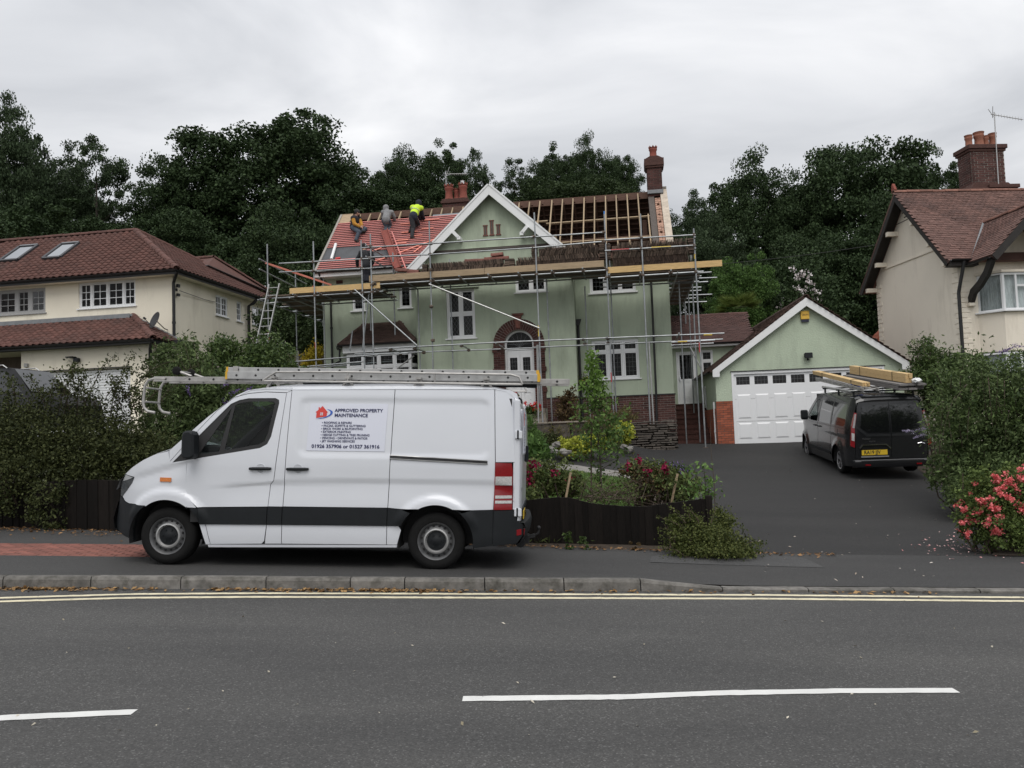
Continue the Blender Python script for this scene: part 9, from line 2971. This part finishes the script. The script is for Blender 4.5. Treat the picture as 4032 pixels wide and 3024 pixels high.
# stacked stone bed: courses of flat stones round a curved corner
sb = thing('stone_bed', 'raised garden bed of stacked flat stones left of the brick steps', 'raised bed', HF, (2.3, -2.2, 1.1))
bz = gzl(2.4, -2.2)
for k in range(13):
	z = bz - .06 + k * .07
	k2 = k * .6
	path = [(2.95, -1.2 + .02 * k2), (2.95, -2.05 + .03 * k2), (2.2, -2.3 + .04 * k2), (1.4, -2.15 + .05 * k2), (0.9, -1.75 + .06 * k2), (0.55, -1.1)]
	cum = [0]
	for a, b in zip(path[:-1], path[1:]):
		cum.append(cum[-1] + math.dist(a, b))
	s = random.uniform(0, .2)
	while s < cum[-1] - .15:
		ln = random.uniform(.18, .5)
		e = min(s + ln - .012, cum[-1])
		pa = np.array([np.interp(s, cum, [p[i] for p in path]) for i in range(2)])
		pb = np.array([np.interp(e, cum, [p[i] for p in path]) for i in range(2)])
		d = (pb - pa) / (np.linalg.norm(pb - pa) + 1e-6)
		n = np.array((-d[1], d[0]))
		dz = random.uniform(-.012, .012)
		o_ = random.uniform(-.045, .045)
		c = (pa + pb) / 2
		MB().obox((pa[0] + n[0] * o_, pa[1] + n[1] * o_, z + .05 + dz), (pb[0] + n[0] * o_, pb[1] + n[1] * o_, z + .05 + random.uniform(-.012, .012)), (n[0], n[1], 0), .13, random.uniform(.018, .034)).build('stone', M_SLATE, sb, bevel=.012)
		s += ln
MB().prism([(2.85, -1.2), (2.85, -1.95), (2.2, -2.1), (1.45, -1.95), (1.0, -1.5), (.7, -1.0), (1.0, .3), (2.85, .3)], 2, bz - .2, bz + .76).build('soil', M_SOIL, sb)
# low stone ledge left of it, and pots at the door
sl_ = thing('stone_ledge', 'flat topped stone garden wall under the weeds by the front door steps', 'garden wall', HF, (-.6, -2.0, 1.4))
for k in range(6):
	MB().box(-2.3 + .55 * k, -1.78 + .55 * k, -2.25, -1.75, gzl(-.6, -2) - .1, gzl(-.6, -2) + .42 + random.uniform(-.02, .02)).build('stone', M_SLATE, sl_, bevel=.02)
	MB().box(-2.32 + .55 * k, -1.77 + .55 * k, -2.3, -1.7, gzl(-.6, -2) + .44, gzl(-.6, -2) + .49).build('coping', M_STEP, sl_, bevel=.01)
gpx = HF.px(2088, 1650, v=-1.0)
gpt = thing('flower_pot', 'stone pot of scarlet geraniums on the front door steps', 'plant pot', HF, (gpx[0], -1.0, gpx[1] - .12))
zz = gpx[1] - .12
MB().lathe((gpx[0], -1.0, zz), [(0, 0), (.13, 0), (.2, .22), (.22, .27), (.19, .27), (.17, .2), (0, .2)], n=18).build('pot', M_STEP, gpt, smooth=True)
leaf_obj('foliage', np.array((gpx[0], -1.0, zz + .38)) + rr.normal(0, 1, (420, 3)) * (.14, .12, .09), .08, .07, M_LAUREL, gpt, rr, 1)
for k in range(9):
	c = np.array((gpx[0] + rr.normal(0, .15), -1.08 + rr.normal(0, .1), zz + .52 + rr.normal(0, .06)))
	leaf_obj('flower_head', c + rr.normal(0, .035, (46, 3)), .045, .04, M_SCAR, gpt, rr, .6)
hbx = HF.px(2300, 1505, v=.5)
hbk = thing('hanging_basket', 'small wire basket of wilting flowers hung by the black hopper pipe', 'hanging basket', HF, (hbx[0], .5, hbx[1]))
MB().lathe((hbx[0], .48, hbx[1]), [(0.02, -.14), (.12, -.08), (.17, .02), (.16, .02)], n=12).tube([(hbx[0], .48, hbx[1] + .02), (hbx[0], .48, hbx[1] + .35), (hbx[0], .68, hbx[1] + .35)], .008, 5).build('basket', M_TWIG, hbk)
leaf_obj('foliage', np.array((hbx[0], .45, hbx[1] + .05)) + rr.normal(0, .1, (160, 3)), .06, .04, M_ROSELF, hbk, rr, .8)
leaf_obj('flower', np.array((hbx[0], .4, hbx[1] + .05)) + rr.normal(0, .09, (46, 3)), .05, .04, M_YEL_, hbk, rr, .8)
# ---- rose beds behind the front fence
def flowers(t_, pts, m, n=26, s=.035, L=.05, name='flower'):
	for p in pts:
		leaf_obj(name, np.array(p) + rr.normal(0, s, (n, 3)), L, L * .85, m, t_, rr, .4)
ra_ = low('straggly rose bush with dark crimson blooms just right of the white van', [bl(2090, 1890, 13.6, 60, 80, .4), bl(2180, 1880, 13.6, 80, 70, .4), bl(2240, 1910, 13.4, 60, 55, .4), bl(2080, 1960, 13, 60, 40, .4)], 5200, .055, .036, M_ROSELF, 41, hollow=.25, stems=46, name='rose_bush', cat='bush')
flowers(ra_, [at(a, b, 13.2) for a, b in ((2065, 1870), (2075, 1858), (2082, 1875), (2110, 1828), (2098, 1832), (2180, 1860), (2245, 1888), (2092, 1905), (2062, 1890))], M_CRIM)
flowers(ra_, [at(2058, 1880, 13.2)], leafmat('orange_petal', (.5, .12, .02), (.7, .22, .05)))
rb_ = low('bronze-leaved rose bush with crimson blooms near the corner of the board fence', [bl(2560, 1870, 13.8, 90, 60, .4), bl(2620, 1900, 13.4, 90, 70, .4), bl(2500, 1850, 14, 50, 40, .3), bl(2690, 1930, 13, 70, 60, .4)], 5200, .055, .036, M_ROSELF, 42, hollow=.2, stems=60, name='rose_bush', cat='bush')
leaf_obj('bronze_foliage', blob_points(np.random.default_rng(5), [bl(2600, 1900, 13.5, 100, 60, .4), bl(2520, 1870, 13.7, 60, 40, .3)], 1800, .2, .3, .2, 14), .055, .036, M_BRONZE, rb_, rr)
flowers(rb_, [at(a, b, 13.2) for a, b in ((2472, 1830), (2518, 1808), (2548, 1856), (2620, 1845), (2622, 1838))], M_CRIM)
tang = thing('bramble_tangle', 'tangle of bare leafless stems over the lawn behind the dip in the fence', 'plant', WORLD, (1.4, 13.6, float(hz(1.4, 13.6))))
tm_ = MB()
r = np.random.default_rng(61)
for i in range(80):
	a = at(r.uniform(2230, 2620), r.uniform(1955, 2000), 13.2 + r.uniform(-.3, .5))
	b = at(r.uniform(2230, 2620), r.uniform(1850, 1950), 13.3 + r.uniform(-.4, .6))
	m = (a + b) / 2 + r.normal(0, .08, 3)
	tm_.tube([a, m, b], [.006, .0045, .002], 4)
tm_.build('stem', M_TWIG, tang)
leaf_obj('foliage', blob_points(r, [bl(2420, 1940, 13.4, 180, 45, .4)], 600, .1, .3, .25, 8), .05, .033, M_ROSELF, tang, r)
lav = low('lavender with purple flower tips beside the driveway', [bl(2610, 1850, 15.0, 60, 30, .3), bl(2670, 1860, 14.8, 50, 26, .3)], 1600, .09, .012, M_GREY, 43, axis=np.array((0, 0, 1.4)), name='lavender')
leaf_obj('flower_spike', blob_points(rr, [bl(2610, 1838, 15.0, 60, 16, .3), bl(2670, 1852, 14.8, 50, 16, .3)], 900, .1, .3, .2, 9), .03, .018, M_LILAC, lav, rr)
for k, (a, b, c, d, lb_) in enumerate(((2668, 1865, 2648, 1960, 'weathered wooden stake leaning by the corner roses'), (2247, 1860, 2238, 1908, 'short pale wooden stake among the roses near the white van'))):
	p, q = at(a, b, 12.9), at(c, d, 12.9)
	e = q + (q - p) / np.linalg.norm(q - p) * .25
	o = MB().obox(p, e, (1, 0, 0), .016, .012).build('garden_stake', M_PLANKO, None, WORLD, tuple(e))
	tag(o, lb_, 'stake')
sap = thing('ash_sapling', 'bright green ash sapling growing at the end of the board fence', 'sapling', WORLD, (at(2770, 1980, 12.2)[0], 12.2, float(hz(2.8, 12.2))))
for a, b in ((2735, 1850), (2770, 1830), (2800, 1890), (2760, 1900), (2790, 1930), (2720, 1920), (2745, 1950), (2800, 1950)):
	p0, p1 = at(2775, 2000, 12.2), at(a, b, 12.1 + rr.uniform(-.15, .15))
	MB().tube([p0, (p0 + p1) / 2 + (.02, 0, .02), p1], [.008, .006, .003], 5).build('stem', M_TWIG, sap)
	leaf_obj('leaf', p1 + rr.normal(0, 1, (26, 3)) * (.08, .08, .05), .085, .036, leafmat('ash_leaf', (.07, .13, .03), (.16, .26, .08), trans=.3), sap, rr, 1.5)
wl = thing('tall_whip', 'very thin dark bare stem rising beside the driveway', 'plant', WORLD, (at(2815, 1990, 12)[0], 12, float(hz(2.95, 12))))
MB().tube([at(2816, 2010, 12), at(2812, 1900, 12), at(2800, 1780, 12), at(2796, 1640, 12)], [.007, .006, .004, .002], 5).build('stem', M_TWIG, wl)
# small-leaved shrub sprawling over the corner of the fence
co = low('small-leaved shrub sprawling over the corner of the board fence onto the pavement', [bl(2710, 2125, 11.0, 90, 50, .3), bl(2810, 2120, 11.05, 90, 60, .35), bl(2910, 2155, 10.95, 85, 34, .3), bl(2665, 2070, 11.15, 46, 40, .15), bl(2840, 2050, 11.35, 36, 50, .25), bl(2790, 2165, 10.8, 150, 22, .3), bl(2740, 2060, 11.1, 40, 30, .15)], 15000, .034, .022, leafmat('cotoneaster_leaf', (.03, .045, .012), (.10, .115, .035), trans=.2), 44, hollow=.3, rough=.45, clump=.2, stems=40, name='sprawling_shrub', cat='bush')
for (a, b, c, d) in ((2690, 2080, 2580, 2035), (2700, 2060, 2630, 1990), (2750, 2050, 2690, 1990), (2760, 2080, 2720, 2010), (2680, 2110, 2590, 2080), (2800, 2060, 2830, 1985), (2720, 2050, 2700, 2000)):
	spray(co, at(a, b, 11.0), at(c, d, 11.05), .03, 46, .03, .02, MATS['cotoneaster_leaf'], rr, .022, twig=.004)
for k, (a, b, lb_) in enumerate(((2232, 2120, 'small ivy clump climbing the foot of the board fence'), (2300, 2130, 'low weeds at the foot of the board fence beside the ivy'), (2500, 2150, 'dry weeds at the foot of the fence below its dip'))):
	p = at(a, b, 11.45)
	low(lb_, [(p[0], p[1] - .03, p[2], .07, .04, .09), (p[0] + .03, p[1] - .04, p[2] - .1, .06, .04, .06)], 360 - 90 * k, .035, .03, M_LAUREL if k < 2 else M_BRONZE, 70 + k, name='weed_clump', hollow=.1)
# ---- right side: dark shrubs and the coral rose
rs_ = shrub('shrubbery_bush', 'large dark green bush crowding the right side of the driveway', 'bush', (at(3850, 1850, 16)[0], 16, float(hz(9, 16))),
	[bl(3800, 1560, 16.4, 120, 110, .8), bl(3910, 1540, 16.2, 170, 130, .9), bl(4060, 1550, 16, 150, 130, .9), bl(3800, 1720, 16, 110, 110, .8), bl(3890, 1720, 15.7, 150, 140, .8), bl(4050, 1720, 15.5, 170, 160, .8), bl(3950, 1850, 15.2, 160, 90, .6), bl(3840, 1820, 15.4, 90, 60, .6), bl(4200, 1600, 15.5, 150, 250, .8), bl(3740, 1860, 15.6, 80, 70, .6), bl(3830, 1930, 14.6, 110, 80, .6)],
	44000, .085, .034, M_BUDD, hollow=.4, rough=.5, clump=.15, per=22, seed=80, stems=30)
r2_ = shrub('tall_shrub', 'lighter green upright shrub beside the pale gabled house wall', 'bush', (at(3680, 1560, 21.8)[0], 21.8, float(hz(10, 21.8))),
	[bl(3640, 1420, 22, 46, 100, .5), bl(3710, 1450, 21.6, 70, 70, .5), bl(3620, 1500, 21.8, 50, 50, .5), bl(3800, 1440, 19.2, 90, 50, .5), bl(3690, 1560, 21.8, 60, 90, .5)], 13000, .085, .036, M_LAUREL, hollow=.35, rough=.35, clump=.17, per=18, seed=81, stems=14)
for (a, b, c, d) in ((3640, 1400, 3632, 1320), (3660, 1420, 3670, 1345), (3720, 1420, 3745, 1370), (3600, 1500, 3545, 1470), (3960, 1450, 3990, 1370), (3900, 1450, 3880, 1400)):
	spray(r2_, at(a, b, 21.5), at(c, d, 21.4), .02, 46, .09, .036, M_LAUREL, rr, .05)
for (a, b, c, d) in ((3720, 1700, 3640, 1715), (3740, 1740, 3660, 1760), (3720, 1650, 3670, 1640), (3740, 1780, 3670, 1800), (3740, 1680, 3650, 1690), (3740, 1620, 3690, 1590)):
	spray(rs_, at(a, b, 15.6), at(c, d, 15.3), .06, 60, .09, .026, M_BUDD, rr, .05)
for k in range(30):
	a = rr.uniform(3690, 4060)
	spray(rs_, at(a, rr.uniform(1480, 1800), 15.4), at(a + rr.uniform(-90, 60), rr.uniform(1400, 1760), 14.9), rr.uniform(.02, .12), 70, .09, .028, M_BUDD if k % 2 else M_LAUREL, rr, .055)
spikes(rs_, [(at(3650, 1690, 15.1), (-.9, 0, -.05)), (at(3640, 1710, 15.1), (-.8, 0, -.25)), (at(3600, 1700, 15.1), (-.8, 0, .1))], leafmat('pale_lilac_petal', (.25, .22, .33), (.42, .38, .5)), .22, .022)
spikes(r2_, [(at(3950, 1385, 17.6), (.8, 0, .35)), (at(3985, 1360, 17.6), (.8, 0, -.1)), (at(3930, 1390, 17.6), (.6, 0, .2))], M_LILAC, .28, .03)
rp_ = onground(3900, 2180)
ro = shrub('rose_bush', 'rounded rose bush covered in coral red blooms at the right edge', 'bush', (rp_[0], 11.6, float(hz(rp_[0], 11.6))),
	[bl(3900, 1990, 11.6, 115, 120, .42), bl(4010, 1960, 11.7, 110, 140, .45), bl(3850, 2040, 11.5, 75, 90, .35), bl(3960, 2090, 11.4, 130, 80, .4), bl(4090, 2020, 11.6, 120, 140, .4), bl(3870, 1900, 11.7, 60, 60, .3)],
	19000, .042, .028, leafmat('rose_green_leaf', (.035, .06, .016), (.125, .17, .05), trans=.25), hollow=.4, rough=.25, clump=.15, per=20, seed=82, stems=26)
r = np.random.default_rng(83)
pts = []
for i in range(88):
	b = [bl(3900, 1985, 11.6, 118, 125, .44), bl(4010, 1955, 11.7, 112, 145, .46), bl(3850, 2030, 11.5, 80, 95, .36), bl(4080, 2010, 11.6, 110, 140, .4)][i % 4]
	d = r.normal(0, 1, 3) + (0, -1.0, .35)
	d /= np.linalg.norm(d)
	c = np.array(b[:3]) + d * np.array(b[3:6]) * r.uniform(.9, 1.08)
	pts += [c + r.normal(0, .03, 3) for _ in range(int(r.integers(1, 4)))]
flowers(ro, pts, M_CORAL, n=24, s=.018, L=.034)
# ---- palm and white-flowered shrub far behind
pb = at(2905, 1235, 37)
pa = thing('palm', 'fan palm with spiky yellow-green fronds above the side link roof', 'palm', WORLD, (pb[0], 37, float(hz(pb[0], 37))))
MB().tube([(pb[0], 37, float(hz(pb[0], 37))), (pb[0], 37, pb[2])], .12, 8).build('trunk', M_BARK, pa)
for k in range(26):
	a, e = rr.uniform(0, 6.28), rr.uniform(-.15, 1.1)
	d = np.array((math.cos(a) * math.cos(e), math.sin(a) * math.cos(e), math.sin(e)))
	c = np.array((pb[0], 37, pb[2])) + d * .55
	n = 22
	s = np.cross(d, (0, 0, 1.0))
	s /= np.linalg.norm(s) + 1e-6
	u_ = np.cross(s, d)
	V, F_ = [], []
	for i in range(n):
		t_ = (i / (n - 1) - .5) * 2.4
		q = d * math.cos(t_) + s * math.sin(t_)
		w_ = np.cross(q, u_) * .03
		tip = c + q * .75 - u_ * .12
		V += [c - w_, c + w_, tip]
		F_.append((3 * i, 3 * i + 1, 3 * i + 2))
	V = np.array(V) - BASE[pa.name]
	link('frond', npmesh('frond', V, np.array(F_), leafmat('palm_frond', (.06, .09, .02), (.15, .19, .05))), pa)
wf_ = shrub('flowering_shrub', 'dark shrub with white blossom clusters behind the garage ridge', 'bush', (at(3160, 1150, 41)[0], 41, float(hz(14, 41))), [bl(3150, 1130, 41, 120, 110, 1.2), bl(3080, 1200, 40, 90, 60, 1.0), bl(3200, 1250, 40, 120, 120, 1.0)], 9000, .15, .1, M_OAK, seed=90)
for (a, b) in ((3148, 1080), (3160, 1075), (3135, 1090), (3180, 1085), (3190, 1110), (3140, 1140), (3155, 1150), (3170, 1140), (3130, 1140), (3085, 1190), (3075, 1200), (3205, 1145), (3220, 1150), (3100, 1185), (3120, 1065), (3215, 1180)):
	leaf_obj('blossom', at(a, b, 39.5) + rr.normal(0, .09, (16, 3)), .12, .1, M_PALEFL, wf_, rr, .4)
# ---- lawn grass, ragged edges and weeds
r = np.random.default_rng(17)
n = 24000
gx_, gy_ = r.uniform(-1.5, 2.6, n), r.uniform(13.5, 19, n)
keep = [inside((a, b), LAWN) for a, b in zip(gx_, gy_)]
gx_, gy_ = gx_[keep], gy_[keep]
P = np.stack([gx_, gy_, hz(gx_, gy_) + .045], 1)
V, F_ = leaf_quads(P, .075, .012, r, 0.0, axis=np.array((0, 0, 2.2)))
o = link('lawn_grass', npmesh('lawn_grass', V, F_, M_GRASS))
tag(o, 'short green grass of the small front lawn behind the fence', 'grass', None, 'stuff')
n = 15000
gx_, gy_ = r.uniform(-9, 3.1, n), r.uniform(11.9, 14.6, n)
P = np.stack([gx_, gy_, hz(gx_, gy_) + .05], 1)
keep = (gy_ > yback(gx_) + .15) & (gy_ < 13.6) & (np.sin(gx_ * 3) + np.sin(gy_ * 4 + gx_) + r.normal(0, .6, n) > 0)
V, F_ = leaf_quads(P[keep], .13, .02, r, 0.0, axis=np.array((0, 0, 1.2)))
o = link('undergrowth', npmesh('undergrowth', V, F_, leafmat('undergrowth_leaf', (.03, .045, .014), (.09, .11, .035))))
tag(o, 'rough grass and weeds in the beds behind the board fences', 'undergrowth', None, 'stuff')
n = 9000
gx_, gy_ = r.uniform(-9, 3.3, n), r.uniform(21.6, 27.6, n)
keep = (gy_ > 22.6) & (np.sin(gx_ * 2.3) + np.sin(gy_ * 3 + gx_) + r.normal(0, .6, n) > -.2)
P = np.stack([gx_, gy_, hz(gx_, gy_) + .06], 1)[keep]
V, F_ = leaf_quads(P, .17, .03, r, 0.0, axis=np.array((0, 0, 1.0)))
o = link('bed_ground_cover', npmesh('bed_ground_cover', V, F_, leafmat('ground_cover_leaf', (.035, .05, .015), (.11, .12, .04))))
tag(o, 'ground cover plants in the bed along the front of the green house', 'ground cover', None, 'stuff')
gx_, gy_ = r.uniform(6.6, 13, 12000), r.uniform(11.2, 20, 12000)
P = np.stack([gx_, gy_, hz(gx_, gy_) + .07], 1)[(gx_ > 6.7 + (gy_ - 11.2) * .5)]
V, F_ = leaf_quads(P, .16, .03, r, 0.0, axis=np.array((0, 0, .8)))
tag(link('shrub_bed_weeds', npmesh('shrub_bed_weeds', V, F_, MATS['undergrowth_leaf'])), 'weeds under the bushes right of the driveway', 'weeds', None, 'stuff')
# telephone wire over the garage
wr = MB()
a, b = at(2300, 1070, 30), at(3900, 880, 30)
k = np.linspace(0, 1, 14)[:, None]
c = a + (b - a) * k - np.array((0, 0, 1.0)) * (4 * k * (1 - k) * .35)
wr.tube(list(c[4:]), .008, 4)
o = wr.build('overhead_wire', M_BLACK, None, WORLD, tuple(c[4]))
tag(o, 'thin overhead wire crossing the dark trees above the garage', 'wire')
